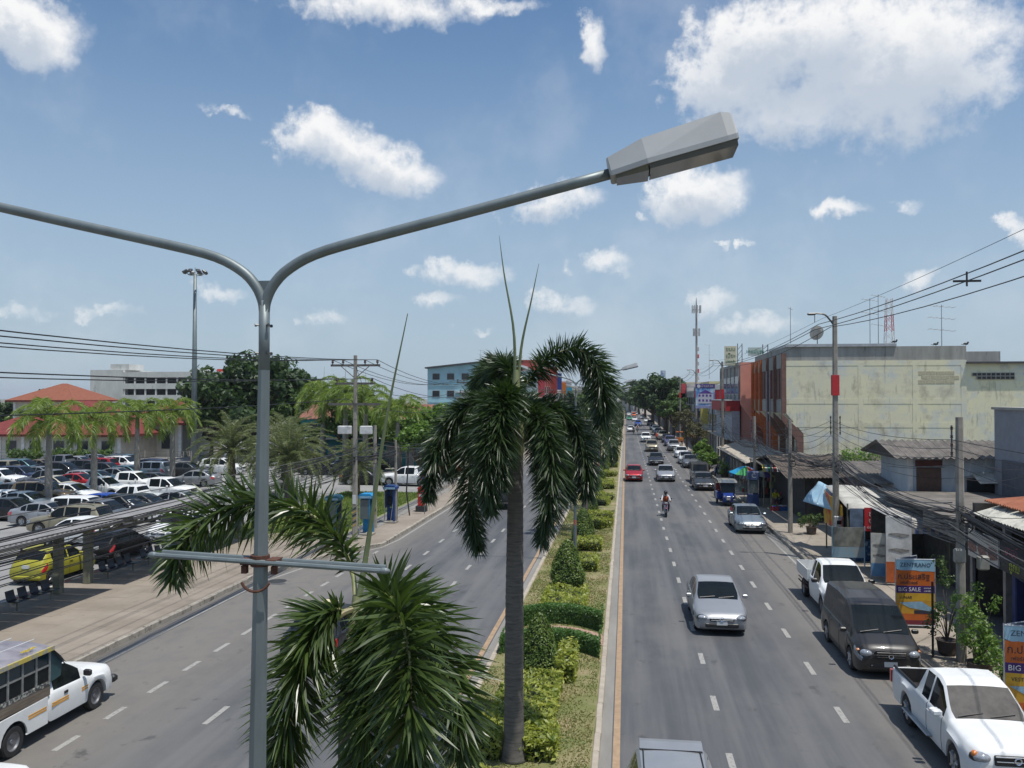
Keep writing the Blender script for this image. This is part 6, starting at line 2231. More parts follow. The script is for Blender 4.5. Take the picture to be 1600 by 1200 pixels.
def peeling_wall(m):
    m.use_nodes = True
    t = m.node_tree
    b = t.nodes['Principled BSDF']
    b.inputs['Roughness'].default_value = .92
    N, L = t.nodes.new, t.links.new
    co = N('ShaderNodeTexCoord')

    def noise(scale, stretch, detail=8, rough=.65):
        mp = N('ShaderNodeMapping')
        mp.inputs['Scale'].default_value = stretch
        L(co.outputs['Object'], mp.inputs[0])
        n = N('ShaderNodeTexNoise')
        n.inputs['Scale'].default_value = scale
        n.inputs['Detail'].default_value = detail
        n.inputs['Roughness'].default_value = rough
        L(mp.outputs[0], n.inputs['Vector'])
        return n.outputs['Fac']

    def mr(x, a, c, lo=0, hi=1):
        r = N('ShaderNodeMapRange')
        L(x, r.inputs[0])
        for i, v in enumerate((a, c, lo, hi)):
            r.inputs[i + 1].default_value = v
        return r.outputs[0]

    def mix(f, a, c):
        x = N('ShaderNodeMix')
        x.data_type = 'RGBA'
        L(f, x.inputs[0])
        for i, v in ((6, a), (7, c)):
            if isinstance(v, tuple):
                x.inputs[i].default_value = v + (1,)
            else:
                L(v, x.inputs[i])
        return x.outputs[2]
    c = mix(mr(noise(.25, (1, 1, .8)), .38, .62), (.82, .77, .52), (.74, .71, .54))
    c = mix(mr(noise(.33, (1, 1, 1.6)), .5, .62, 0, .75), c, (.58, .62, .63))
    c = mix(mr(noise(.8, (1, 1, .8)), .52, .68, 0, .8), c, (.45, .415, .31))
    c = mix(mr(noise(1.2, (2.2, 1, .35)), .57, .72, 0, .8), c, (.26, .245, .2))
    c = mix(mr(noise(5, (1, 1, .6)), .6, .75, 0, .5), c, (.13, .12, .1))
    L(c, b.inputs['Base Color'])


peeling_wall(M_YWALL)
M_GCON = mat('stained_grey_concrete', (.27, .265, .24), .92, base2=(.4, .39, .36), scale=.7, stretch=(2.2, 1, .35), speck=((.09, .09, .085), 1.3, .58))
FX = 12.6
YY = 69.3
big = thing('shophouse_block', 'large block with bare peeling yellow side wall and grey parapet on the right', 'building', (FX, YY, 0), 0)
x1 = AY(1509, 560, YY).x - FX
zt = AY(1400, 541, YY).z
zb = AY(1400, 563, YY).z
zo = AY(1229, 646, YY).z
prof = [(1.3, 0), (1.3, zo - 1.6), (0, zo), (0, zb), (x1, zb), (x1, 0)]
MB().prism(prof, 0, 16.5, 'y').build('wall', M_YWALL, big)
MB().bx(.02, x1 + .05, .03, 16.4, zb + .003, zt).build('parapet', M_GCON, big)
MB().bx(-.02, x1 * .62, -.1, 8, zt, zt + .22).build('roof_edge', mat('zinc_sheet', (.45, .46, .47), .45, metal=.4, var=.15), big)
for zz in (zb - .2, AY(1400, 627, YY).z, AY(1400, 664, YY).z):
    MB().bx(.02, x1, -.014, -.003, zz - .2, zz + .2).build('beam', M_YWALL, big)
for px in (1345, 1430, 1506):
    x = AY(px, 600, YY).x - FX
    MB().bx(x - .2, x + .2, -.018, -.003, 0, zb).build('column', M_YWALL, big)
# exposed brick patch
q0, q1 = AY(1432, 600, YY), AY(1503, 574, YY)
M_BRW = mat('wall_brick', (.5, .46, .32), .9, var=.15, scale=6)
bw = MB().bevbox((0, 0, 0), (.66, .03, .3), .01).mesh('brick', M_BRW)
nx_, nz_ = int((q1.x - q0.x) / .7), int((q1.z - q0.z) / .34)
for i in range(nx_):
    for j in range(nz_):
        if random.random() < .85:
            link('brick', bw, big, (q0.x - FX + (i + .5 + .5 * (j % 2)) * .7, -.001, q0.z + (j + .5) * .34))
# street facade bays: maroon, brown and orange panels between fins
BAYS = [(0, 3.9, (.15, .075, .06), 'grey'), (3.9, 7.6, (.15, .05, .04), 'grey'), (7.6, 11.4, (.14, .07, .06), 'grey'), (11.4, 13.9, (.46, .075, .02), 'green'), (13.9, 16.5, (.46, .075, .02), 'green')]
z_pt, z_pb = AX(1216, 577, FX).z, zo
for a, b, c, band in BAYS:
    pm = mat('panel_%d_%d' % (int(c[0] * 1000), int(c[1] * 1000)), c, .75, var=.18, scale=1.5, stretch=(1, 1, .3))
    bm2 = M_GCON if band == 'grey' else mat('olive_band', (.3, .32, .24), .85, var=.15)
    n_ = 5
    for i in range(n_):
        ya, yb = a + .2 + (b - a - .4) * i / n_, a + .2 + (b - a - .4) * (i + 1) / n_ - .04
        MB().bx(-.1 - .05 * (i % 2), .003, ya, yb, zo + 1.15, z_pt).build('panel', pm, big)
    MB().bx(-.12, .0, a + .16, b - .16, z_pt + .02, zb + .6).build('upper_band', bm2, big)
    MB().bx(-.12, .0, a + .16, b - .16, zo + .05, zo + 1.1).build('lower_band', bm2, big)
    MB().bx(1.31, 1.34, a + .16, b - .16, .2, zo - 1.7).build('ground_panel', pm, big)
for y in (0.1, 3.9, 7.6, 11.4, 13.9, 16.4):
    fm = mat('fin_orange', (.5, .13, .04), .8, var=.15) if y > 11 else mat('fin_brown', (.2, .11, .085), .85, var=.15)
    MB().prism([(-.35, zo), (1.28, zo - 1.6), (1.28, 0), (.8, 0), (.8, zo - 2.2), (-.35, zo - .5)], y - .14, y + .14, 'y').build('bracket_fin', fm, big)
    MB().bx(-.35, -.003, y - .13, y + .13, zo + .01, zb + .6).build('fin', fm, big)
for y in (5.2, 6.7):
    MB().tube([(-.42, y, 0), (-.42, y, zb - .6)], .06, 6).build('drain_pipe', mat('grey_pipe', (.32, .31, .33), .6), big)
# lower rear wing with ventilation blocks
xe = AY(1640, 570, YY).x - FX
z2 = AY(1515, 568, YY).z
wing = thing('rear_wing', 'lower yellow wing with a row of ventilation blocks behind the peeling wall', 'building', (FX + x1, YY, 0), 0)
MB().bx(.06, xe - x1, .04, 10, 0, z2).build('wall', M_YWALL, wing)
MB().bx(.02, xe - x1 + .3, -.3, 10.2, z2, z2 + .14).build('roof_edge', mat('roof_edge_dark', (.07, .07, .075), .7), wing)
MB().bx(.1, AY(1563, 550, YY + 3).x - FX - x1, 3, 9, z2 + .15, AY(1540, 549, YY + 3).z).build('roof_room', M_GCON, wing)
vb0, vb1 = AY(1519, 593, YY), AY(1585, 582, YY)
n_ = 9
for i in range(n_):
    for j in range(2):
        if i == 0 and j == 0:
            continue
        xx = vb0.x - FX - x1 + (i + .5) * (vb1.x - vb0.x) / n_
        zz = vb0.z + (j + .5) * (vb1.z - vb0.z) / 2
        o = MB().bevbox((xx, .0, zz), (.36, .1, .27), .01).build('ventilation_block', M_GCON, wing)
        MB().bx(xx - .13, xx + .13, -.056, -.04, zz - .09, zz + .09).build('opening', M_DK, o)

# pink building, grey building, red box canopy, billboard
pk = thing('pink_shophouse', 'salmon pink shophouse with a tall pink fin next to the orange bays', 'building', (FX, 86.5, 0), 0)
M_PINK = mat('salmon_wall', (.72, .31, .23), .8, var=.08, scale=1)
zp = AX(1163, 570, FX).z
MB().bx(.0, 12, 0, 10.5, 3.3, zp - .4).build('wall', mat('dark_salmon', (.3, .1, .07), .8, var=.12), pk)
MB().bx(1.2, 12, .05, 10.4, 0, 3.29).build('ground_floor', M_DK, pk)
MB().prism([(-1.3, zo + .6), (-1.3, zp), (.02, zp), (.02, zo - 1.2)], -.15, .15, 'y').build('fin', M_PINK, pk)
MB().prism([(-.2, zo), (-.2, 3.4), (.6, 3.4), (.6, zo)], .2, .5, 'y').build('fin', M_PINK, pk)
for i in range(2):
    MB().bx(-.1, -.003, .8 + i * 4.7, 5.2 + i * 4.7, zo + .5, z_pt).build('panel', mat('maroon_panel', (.16, .045, .035), .75, var=.15), pk)
    MB().bx(-.12, -.003, .8 + i * 4.7, 5.2 + i * 4.7, z_pt + .05, zp - .5).build('upper_band', mat('pinkgrey_band', (.33, .22, .2), .8), pk)
gr = shophouse('grey weathered shophouse with flat parapet beside the pink one', FX, -1, 97.2, 116, 13, AX(1140, 576, FX).z, (.3, .29, .27), 2, None, 'shophouses along the right pavement')
rc = thing('red_box_sign', 'large red box canopy sign projecting below the grey shophouse', 'sign', (FX, 104, 0), 0)
za, zb2 = AX(1135, 626, 11.2).z, AX(1135, 642, 11.2).z
MB().bx(-1.6, -.15, -8, 8, zb2, za).build('box', mat('sign_red', (.42, .03, .03), .55, var=.1), rc)
MB().bx(-1.7, -.1, -8.1, 8.1, za, za + .12).build('top_cap', mat('white_sheet', (.65, .65, .63), .6), rc)
MB().bx(-1.0, -.15, -8.05, 7.8, 3.2, zb2 - .02).build('side_sheet', mat('pale_sheet', (.42, .44, .48), .7, var=.12), rc)
bb = thing('billboard', 'purple and blue house advertisement billboard high beside the street', 'billboard', (0, 118, 0), 0)
a, b = AY(1087, 600, 118), AY(1117, 638, 118)
cx, w, h = (a.x + b.x) / 2, b.x - a.x, a.z - b.z
MB().bx(a.x, b.x, -.1, .05, b.z, a.z).build('panel', mat('ad_sky', (.1, .3, .62), .4, base2=(.65, .75, .85), scale=.9, lo=.45, hi=.6), bb)
MB().bx(a.x, b.x, -.13, -.102, a.z - h * .16, a.z - .02).build('purple_header', mat('ad_purple', (.09, .03, .22), .4), bb)
lettering('บ้านสวย', .5, M_PLATE, bb, (cx + .25, -.14, a.z - h * .085))
MB().lathe([(0, 0), (.24, 0), (.24, .01), (0, .01)], (a.x + .4, -.15, a.z - h * .09), 16, 'y').build('round_logo', M_PLATE, bb)
MB().bx(a.x + .3, b.x - .2, -.13, -.102, b.z + h * .2, b.z + h * .6).build('house_picture', mat('ad_house', (.6, .6, .68), .4, var=.05), bb)
MB().prism([(a.x + .3, b.z + h * .6), (b.x - .2, b.z + h * .6), (cx, b.z + h * .76)], -.13, -.102, 'y').build('house_roof', mat('ad_roof', (.13, .06, .3), .4), bb)
for i in range(4):
    xx = a.x + .5 + i * (w - 1.1) / 3
    for zz in (.28, .48):
        MB().bx(xx - .13, xx + .13, -.14, -.128, b.z + h * zz, b.z + h * (zz + .09)).build('picture_window', mat('ad_roof', (.13, .06, .3), .4), bb)
MB().bx(a.x, b.x, -.13, -.102, b.z, b.z + h * .12).build('footer', mat('ad_footer', (.3, .32, .5), .4), bb)
for x in (a.x + .3, b.x - .3):
    MB().cyl((x, .15, 0), (x, .15, a.z), .12, n=8).build('post', M_BOLT, bb)
b2 = thing('billboard', 'narrow red and white advertisement board beside the house billboard', 'billboard', (0, 118.6, 0), 0)
a2, c2 = AY(1116.5, 601, 118.6), AY(1126, 636, 118.6)
MB().bx(a2.x, c2.x, -.1, .05, c2.z, a2.z - .7).build('panel', mat('ad_red', (.45, .04, .05), .4, var=.1), b2)
MB().bx(a2.x, c2.x, -.12, .05, a2.z - .69, a2.z).build('header', M_PLATE, b2)
MB().cyl((a2.x + .5, .15, 0), (a2.x + .5, .15, a2.z), .1, n=8).build('post', M_BOLT, b2)
gr_ = 'shophouses along the right pavement'
RS = [(120, 131, 9.3, (.48, .5, .52), 'white workshop with long grey roof behind the billboard', ((.5, .5, .48), 4, 5, .8, -5)), (131.3, 146, 10.2, (.62, .55, .3), 'cream yellow shophouse further along the right pavement', ((.6, .5, .1), 4, 7, 1.3, -7)), (146.3, 160, 9.6, (.3, .34, .42), 'blue-grey shophouse further along the right pavement', None), (160.3, 178, 9, (.5, .48, .44), 'pale shophouse with red hanging signs on the right row', None),
      (178.3, 205, 10.5, (.42, .4, .38), 'grey far shophouse on the right row', ((.45, .06, .06), 9, 11, 1.2, -13)), (205.3, 240, 11.5, (.5, .45, .36), 'beige far shophouse on the right row', None), (240.3, 300, 11, (.48, .42, .4), 'far reddish-grey shophouse on the right row', None), (300.3, 400, 12, (.45, .45, .45), 'farthest grey shophouse on the right row', None)]
for y0, y1, h, c, l, sg in RS:
    t = shophouse(l, FX, -1, y0, y1, 14, h, c, 2, sg, gr_)
    if 'workshop' in l:
        MB().prism([(0, h + .3), (14, h + .3), (14, h + .9), (4, h + 1.9)], -5.5, 5.5, 'y').build('grey_roof', mat('zinc_sheet', (.45, .46, .47), .45, metal=.4, var=.15), t)


# rooftop signs, masts, aerials
def roof_sign(label, px0, px1, py0, py1, Y, lines, c, ink, frame_side=1):
    a, b = AY(px0, py0, Y), AY(px1, py1, Y)
    t = thing('roof_sign', label, 'sign', ((a.x + b.x) / 2, Y, 0), 0)
    w, h = b.x - a.x, a.z - b.z
    MB().bx(-w / 2, w / 2, -.1, .1, b.z, a.z).build('panel', mat('signface_' + str(px0), c, .5, var=.06), t)
    for i, (tx, s, f) in enumerate(lines):
        lettering(tx, s, ink, t, (0, -.11, b.z + h * f), extrude=.01)
    xs = w / 2 + .12
    for x in (xs, xs + .5):
        MB().bx(x - .04, x + .04, .0, .08, b.z - 1.6, a.z + .3).build('mast', M_BOLT, t)
    n = 6
    for i in range(n):
        z0_, z1_ = b.z - 1.4 + i * (h + 1.6) / n, b.z - 1.4 + (i + 1) * (h + 1.6) / n
        MB().tube([(xs, .04, z0_), (xs + .5, .04, z1_)], .025, 4).build('lattice', M_BOLT, t)
    return t


MG = mat('sign_ink_green', (.03, .12, .05), .6)
roof_sign('cream vertical Thai lettered roof sign with green letters', 1132, 1151, 541, 571, 100, [('ขนม', .62, .84), ('เปี๊ยะ', .6, .5), ('บางคล้า', .36, .2)], (.6, .58, .42), MG)
roof_sign('small green and white roof sign right of the cream one', 1169, 1190, 543, 556, 88, [('ชาแม่บุญ', .5, .5)], (.45, .55, .5), mat('sign_ink_teal', (.02, .2, .13), .6))

M_TWR = mat('tower_red', (.45, .06, .05), .6)
M_TWW = mat('tower_white', (.62, .6, .6), .6)


def lattice_tower(label, px, py_top, Y, base_w, red=True, z0=0):
    a = AY(px, py_top, Y)
    t = thing('lattice_tower', label, 'radio mast', (a.x, Y, z0), 0)
    H = a.z - z0
    n = 16
    for i in range(n):
        f0, f1 = i / n, (i + 1) / n
        w0, w1 = base_w * (1 - .62 * f0) / 2, base_w * (1 - .62 * f1) / 2
        m = M_TWR if (i // 2) % 2 == 0 else M_TWW
        k = MB()
        for sx, sy in ((-1, -1), (1, -1), (1, 1), (-1, 1)):
            k.tube([(sx * w0, sy * w0, H * f0), (sx * w1, sy * w1, H * f1)], .07, 4)
        c4 = [(-1, -1), (1, -1), (1, 1), (-1, 1)]
        for q in range(4):
            (ax, ay), (bx_, by) = c4[q], c4[(q + 1) % 4]
            k.tube([(ax * w0, ay * w0, H * f0), (bx_ * w1, by * w1, H * f1)], .04, 4).tube([(bx_ * w0, by * w0, H * f0), (ax * w1, ay * w1, H * f1)], .04, 4)
        o = k.build('mast_section', m, t)
        o['kind'] = 'stuff'
    return t


lattice_tower('red and white lattice radio tower behind the peeling wall', 1389, 466, 210, 3.2)
a = AY(1088, 465, 260)
am = thing('antenna_mast', 'slim tall mobile phone mast with clustered antenna panels above the right shops', 'radio mast', (a.x, 260, 0), 0)
MB().tube([(0, 0, 0), (0, 0, a.z - 3), (0, 0, a.z)], [.4, .28, .06], 8).build('pole', mat('mast_grey', (.3, .28, .28), .6), am)
for f, r_ in ((AY(1088, 484, 260).z, 1.3), (AY(1088, 520, 260).z, .95)):
    MB().tube([(math.cos(q) * r_, math.sin(q) * r_, f) for q in np.linspace(0, 2 * PI, 13)], .06, 5).build('platform_ring', M_GALV, am)
    for i in range(9):
        q = i / 9 * 2 * PI
        MB().bx(math.cos(q) * r_ - .14, math.cos(q) * r_ + .14, math.sin(q) * r_ - .1, math.sin(q) * r_ + .1, f - 1.0, f + 1.3).build('antenna_panel', M_LUM, am)
for i in range(5):
    MB().bevbox((.5, 0, 14 + i * 2.2), (.5, .4, 1.2), .05).build('equipment_box', M_TWR if i % 2 else M_LUM, am)
for px, py, pyb, Y, l, s, n_ in ((1359, 466, 539, 74, 'aerial with short arms left of the red lattice tower', .9, 2), (1372, 460, 540, 76, 'tall aerial beside the red lattice tower', .8, 3), (1471, 476, 540, 72, 'big television aerial on the grey parapet', 1.4, 3), (1235, 480, 533, 78, 'plain thin rod on the roof left', .3, 1), (1108, 538, 590, 125, 'thin far aerial above the workshop roof', .9, 3)):
    a, b = AY(px, py, Y), AY(px, pyb, Y)
    tv_antenna(l, (a.x, Y, b.z - .2), a.z - b.z + .2, s, n_)
a = AY(1277, 521, 73)
ds = thing('satellite_dish', 'round mesh satellite dish on the block roof beside the tall pole', 'satellite dish', (a.x, 73, zt), 0)
MB().cyl((0, 0, 0), (0, 0, a.z - zt), .04, n=6).build('mast', M_BOLT, ds)
o = MB().lathe([(0, 0), (.35, .04), (.62, .14), (.62, .16), (.35, .06), (0, .02)], (0, 0, 0), 20, 'y').build('dish', M_GCON, ds, loc=(0, -.1, a.z - zt))
o.rotation_euler = (.35, 0, .3)
for i, px in enumerate((1397, 1461, 1508)):
    a = AY(px, 541, 69.6)
    br = thing('bird', ['dark bird perched on the parapet at the middle', 'dark bird perched right of the aerial', 'dark bird at the parapet end'][i], 'bird', (a.x, 69.45, zt + (.22 if i == 0 else 0)), 0, 'birds on the parapet')
    MB().ell((0, 0, .16), (.2, .08, .09)).ell((.16, 0, .27), (.07, .06, .065)).build('body', M_BLACK, br, smooth=True)
    MB().box((-.24, 0, .1), (.2, .06, .03), ry=.4).build('tail', M_BLACK, br)
    MB().cyl((.02, .03, 0), (.02, .03, .1), .012, n=5).build('leg', M_BLACK, br)

# ------------------------------------------------------------------ low shops, sheds and stalls between the block and the viewer
M_CORR = mat('old_fibre_roof', (.11, .1, .088), .9, base2=(.2, .18, .16), scale=1.1, speck=((.08, .075, .065), 2, .6))
M_CORRB = mat('brown_roof', (.07, .058, .047), .9, base2=(.135, .108, .088), scale=1.2, speck=((.3, .2, .13), 2, .64))


def sheet_roof(t, a, b, c, d, m, n=8, waves=5, th=.03, amp=.035):
    a, b, c, d = [Vector(q) for q in (a, b, c, d)]
    for i in range(n):
        u0, u1 = i / n, (i + 1) / n - .004
        MB().sheet(a.lerp(b, u0), a.lerp(b, u1), d.lerp(c, u1), d.lerp(c, u0), waves * 2, 1, th, lambda u, v: amp * math.cos(u * waves * 2 * PI)).build('roof_sheet', m, t)


sh1 = thing('market_shed', 'brown low roofed market shed in front of the peeling wall', 'building', (0, 0, 0), 0, 'low market sheds on the right')
MB().bx(11.3, 21, 56, 68.9, 0, 2.9).build('wall', M_DK, sh1)
sheet_roof(sh1, (9.9, 54.6, 3.0), (21, 54.6, 3.3), (21, 62.5, 4.1), (9.9, 62.5, 3.9), M_CORRB, 10)
sheet_roof(sh1, (21, 69, 3.2), (9.9, 69, 3.0), (9.9, 62.6, 3.9), (21, 62.6, 4.1), M_CORRB, 10)
for x, y in ((10.2, 55), (10.2, 62), (10.2, 68.5), (15, 55)):
    MB().cyl((x, y, 0), (x, y, 3.1), .06, n=7).build('post', M_SHCOL, sh1)
sh2 = thing('market_shed', 'grey fibre roofed shed beside the tiled house', 'building', (0, 0, 0), 0, 'low market sheds on the right')
MB().bx(13.2, 20, 47.5, 54, 0, 3.2).build('wall', mat('maroon_wall', (.1, .035, .03), .85, var=.2), sh2)
sheet_roof(sh2, (12.4, 46.6, 3.5), (20.4, 46.6, 3.7), (20.4, 54.3, 4.3), (12.4, 54.3, 4.1), M_CORR, 8)
# roof weeds
rs = np.random.default_rng(77)
C = np.stack((rs.uniform(13.5, 17.5, 26), rs.uniform(55.0, 58, 26), rs.uniform(3.8, 4.5, 26)), 1)
V, Q = leaf_cloud(C, np.full(26, .45), 40, .1, rs)
wd = tag(link('climbing_plant', raw_mesh('climbing_plant', V, quad=Q, mats=LEAFM['light'])), 'green climbing plant on the shed roof below the peeling wall', 'plant')

# small tiled house
hs = thing('tiled_house', 'small pale house with grey fibre-tile gable roof behind the near pole', 'building', (0, 0, 0), 0)
Yh = 44.2
hx0, hx1 = AY(1420, 715, Yh).x, AY(1575, 715, Yh).x
ze = AY(1480, 713, Yh).z
M_PALEB = mat('pale_blue_wall', (.45, .5, .54), .85, var=.1, scale=1.3)
MB().bx(hx0, hx1, Yh, Yh + 4.6, 0, ze).build('wall', M_PALEB, hs)
zr = AY(1480, 688, Yh + 2.6).z
sheet_roof(hs, (hx0 - .9, Yh - .7, ze - .05), (hx1 + .4, Yh - .7, ze - .05), (hx1 + .4, Yh + 2.4, zr), (hx0 - .9, Yh + 2.4, zr), M_CORR, 9, 2, .04, .05)
sheet_roof(hs, (hx1 + .4, Yh + 5.4, ze - .05), (hx0 - .9, Yh + 5.4, ze - .05), (hx0 - .9, Yh + 2.4, zr), (hx1 + .4, Yh + 2.4, zr), M_CORR, 9, 2, .04, .05)
MB().prism([(Yh - .6, ze - .1), (Yh + 2.4, zr - .08), (Yh + 5.2, ze - .1)], hx0 - .75, hx0 - .7, 'x').build('gable_board', mat('dark_wood', (.06, .05, .045), .85), hs)
MB().bx(hx0 - .06, hx0 + .16, Yh - .08, Yh - .003, 0, ze).build('column', M_PLATE, hs)
dr_ = MB().bx(hx0 + .35, hx0 + 1.5, Yh - .05, Yh - .003, 1.2, ze - .55).build('door', mat('door_brown', (.1, .06, .045), .7, var=.2), hs)
MB().bx(hx0 + .3, hx0 + 1.55, Yh - .07, Yh - .003, ze - .5, ze - .2).build('lintel', mat('maroon_wall', (.1, .035, .03), .85, var=.2), hs)
MB().sheet((hx0 + 2.9, Yh - 1.1, ze - 1.2), (hx1 - .2, Yh - 1.1, ze - 1.15), (hx1 - .2, Yh, ze - .75), (hx0 + 2.9, Yh, ze - .8), 1, 1, .04).build('window_awning', mat('cream_sheet', (.6, .57, .5), .6), hs)
window_y(hs, (hx0 + hx1) / 2 + 1.3, ze - 1.6, 2.0, 1.2, Yh, M_WINDK, M_WFR)
# grey building at the right picture edge
gb = thing('grey_building', 'plain grey building at the right picture edge above the rusty roof', 'building', (0, 0, 0), 0)
Yg, gx0, zg = 30.0, 17.6, 7.45
MB().bx(gx0, gx0 + 9, Yg, Yg + 13.5, 2.9, zg).build('wall', mat('grey_paint', (.26, .27, .3), .8, var=.08), gb)
MB().bx(gx0 - .06, gx0 - .003, Yg, Yg + 12.6, 2.9, 5.1).build('dark_band', mat('dark_grey_paint', (.12, .13, .15), .8), gb)
MB().bx(gx0 - .1, gx0 + 9.1, Yg - .1, Yg + 13.6, zg, zg + .12).build('parapet_cap', M_GCON, gb)
MB().bx(gx0 + 2, gx0 + 9, Yg + .1, Yg + 13.4, 0, 2.89).build('ground_floor', M_DK, gb)
MB().bx(gx0 - .02, gx0 - .003, Yg + 9.6, Yg + 9.65, 5.1, zg).build('wall_joint', M_GCON, gb)
tree_at('loose', (AY(1600, 600, 50).x + 1.2, 50, 3.0), 'green treetop peeking in at the right edge above the grey building', .7, 1)

# the near furniture shop: open dark front below banners and a rusty roof
fs = thing('furniture_shop', 'dark open furniture shop with rusty red roof and banner fascia at the right', 'building', (0, 0, 0), 0)
SX = 12.5
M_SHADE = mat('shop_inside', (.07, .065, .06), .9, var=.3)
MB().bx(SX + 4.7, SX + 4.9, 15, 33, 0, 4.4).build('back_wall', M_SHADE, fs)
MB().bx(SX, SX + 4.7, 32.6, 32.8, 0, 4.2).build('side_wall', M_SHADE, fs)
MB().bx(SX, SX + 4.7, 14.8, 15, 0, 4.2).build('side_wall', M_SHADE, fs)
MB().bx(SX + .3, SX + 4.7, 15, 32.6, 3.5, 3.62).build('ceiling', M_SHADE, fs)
MB().bx(SX - .3, SX + 4.7, 15, 32.6, .131, .15).build('floor', mat('shop_floor', (.12, .115, .11), .7), fs)
sheet_roof(fs, (SX + .3, 15, 4.3), (SX + .3, 32.6, 4.3), (SX + 4.9, 32.6, 4.75), (SX + 4.9, 15, 4.75), mat('rust_red_roof', (.24, .075, .04), .85, base2=(.36, .14, .075), scale=.8, lo=.3, hi=.7, speck=((.12, .06, .045), 1.5, .6)), 24, 4, .03, .03)
sheet_roof(fs, (SX - .35, 15, 3.9), (SX - .35, 32, 3.9), (SX + .6, 32, 4.2), (SX + .6, 15, 4.2), mat('translucent_sheet', (.45, .44, .38), .5, var=.2, scale=3), 20, 4, .02, .025)
M_STEELP = mat('shop_post', (.22, .22, .23), .5, metal=.3)
for i, y in enumerate((16, 19.5, 23, 26.5, 30, 32.7)):
    MB().bx(SX - .1, SX + .1, y - .1, y + .1, 0, 3.9).build('post', M_STEELP, fs)
BN = [(15.2, 19.3, (.55, .55, .53), (.3, .28, .25)), (19.5, 23.6, (.52, .52, .5), (.12, .11, .1)), (23.8, 27.6, (.62, .6, .56), (.2, .18, .16)), (27.8, 29.8, (.03, .03, .035), (.05, .05, .05)), (30, 32.5, (.5, .49, .45), (.22, .12, .1))]
for y0, y1, c, c2 in BN:
    MB().bx(SX - .28, SX - .22, y0, y1, 2.35, 3.3).build('banner', mat('banner_%d' % int(y0), c, .6, var=.06), fs)
    n_ = 3
    for i in range(n_):       # pictures of sofas and beds printed on the banners
        yy = y0 + (i + .5) * (y1 - y0) / n_
        MB().prism([(yy - .35, 2.6), (yy + .2, 2.5), (yy + .42, 2.72), (yy + .3, 2.95), (yy - .3, 2.9)], SX - .288, SX - .281, 'x').build('printed_picture', mat('print_%d' % int(y0), c2, .6, var=.4, scale=9), fs)
for (tx, y, z, s, m) in (('ขายดี', 29.0, 3.05, .42, mat('pink_ink', (.6, .12, .2), .6)), ('ถูกมี', 28.8, 2.6, .42, mat('lime_ink', (.5, .55, .05), .6)), ('โซฟา', 17.4, 3.1, .3, M_INK), ('เตียง', 21.8, 3.1, .3, M_INK)):
    lettering(tx, s, m, fs, (SX - .295, y, z), rot=(PI / 2, 0, -PI / 2), extrude=.004)
gc = 'boxes stacked in the furniture shop'
for i, (x, y, z, sx, sy, sz) in enumerate(((14.2, 25.3, .15, 1.4, .9, .7), (14.3, 25.4, .86, 1.2, .8, .6), (14.5, 23.7, .15, 1.3, 1.0, 1.1), (15.0, 22.4, .15, 1.2, 1.0, .8), (14.4, 20.6, .15, 1.5, 1.1, .9), (14.6, 20.7, 1.06, 1.1, .9, .5))):
    o = MB().bevbox((0, 0, sz / 2), (sx, sy, sz), .02).build('carton', mat('carton_%d' % (i % 3), ((.4, .34, .25), (.5, .46, .38), (.33, .27, .2))[i % 3], .8, var=.12), loc=(x, y, z), rz=random.uniform(-.1, .1))
    tag(o, ['long pale carton at the foot of the stack behind the second post', 'pale carton on top of the long carton', 'tall brown-beige carton beside the pale stack', 'low carton right of the tall one', 'wide carton at the right end of the row', 'small carton lying on the wide one'][i], 'box', gc)
mb_ = MB().bevbox((0, 0, 1.0), (.5, 1.2, 1.8), .06).build('mattress', mat('mattress_red', (.3, .03, .04), .6), loc=(13.4, 26.6, .15), rz=.2)
tag(mb_, 'dark red mattress leaning at the shop front', 'mattress')
mb_ = MB().bevbox((0, 0, 1.0), (.4, 1.1, 1.9), .06).build('mattress', mat('mattress_blue', (.03, .05, .2), .6), loc=(13.2, 31.0, .15), rz=-.1)
tag(mb_, 'dark blue mattress leaning at the shop front', 'mattress')


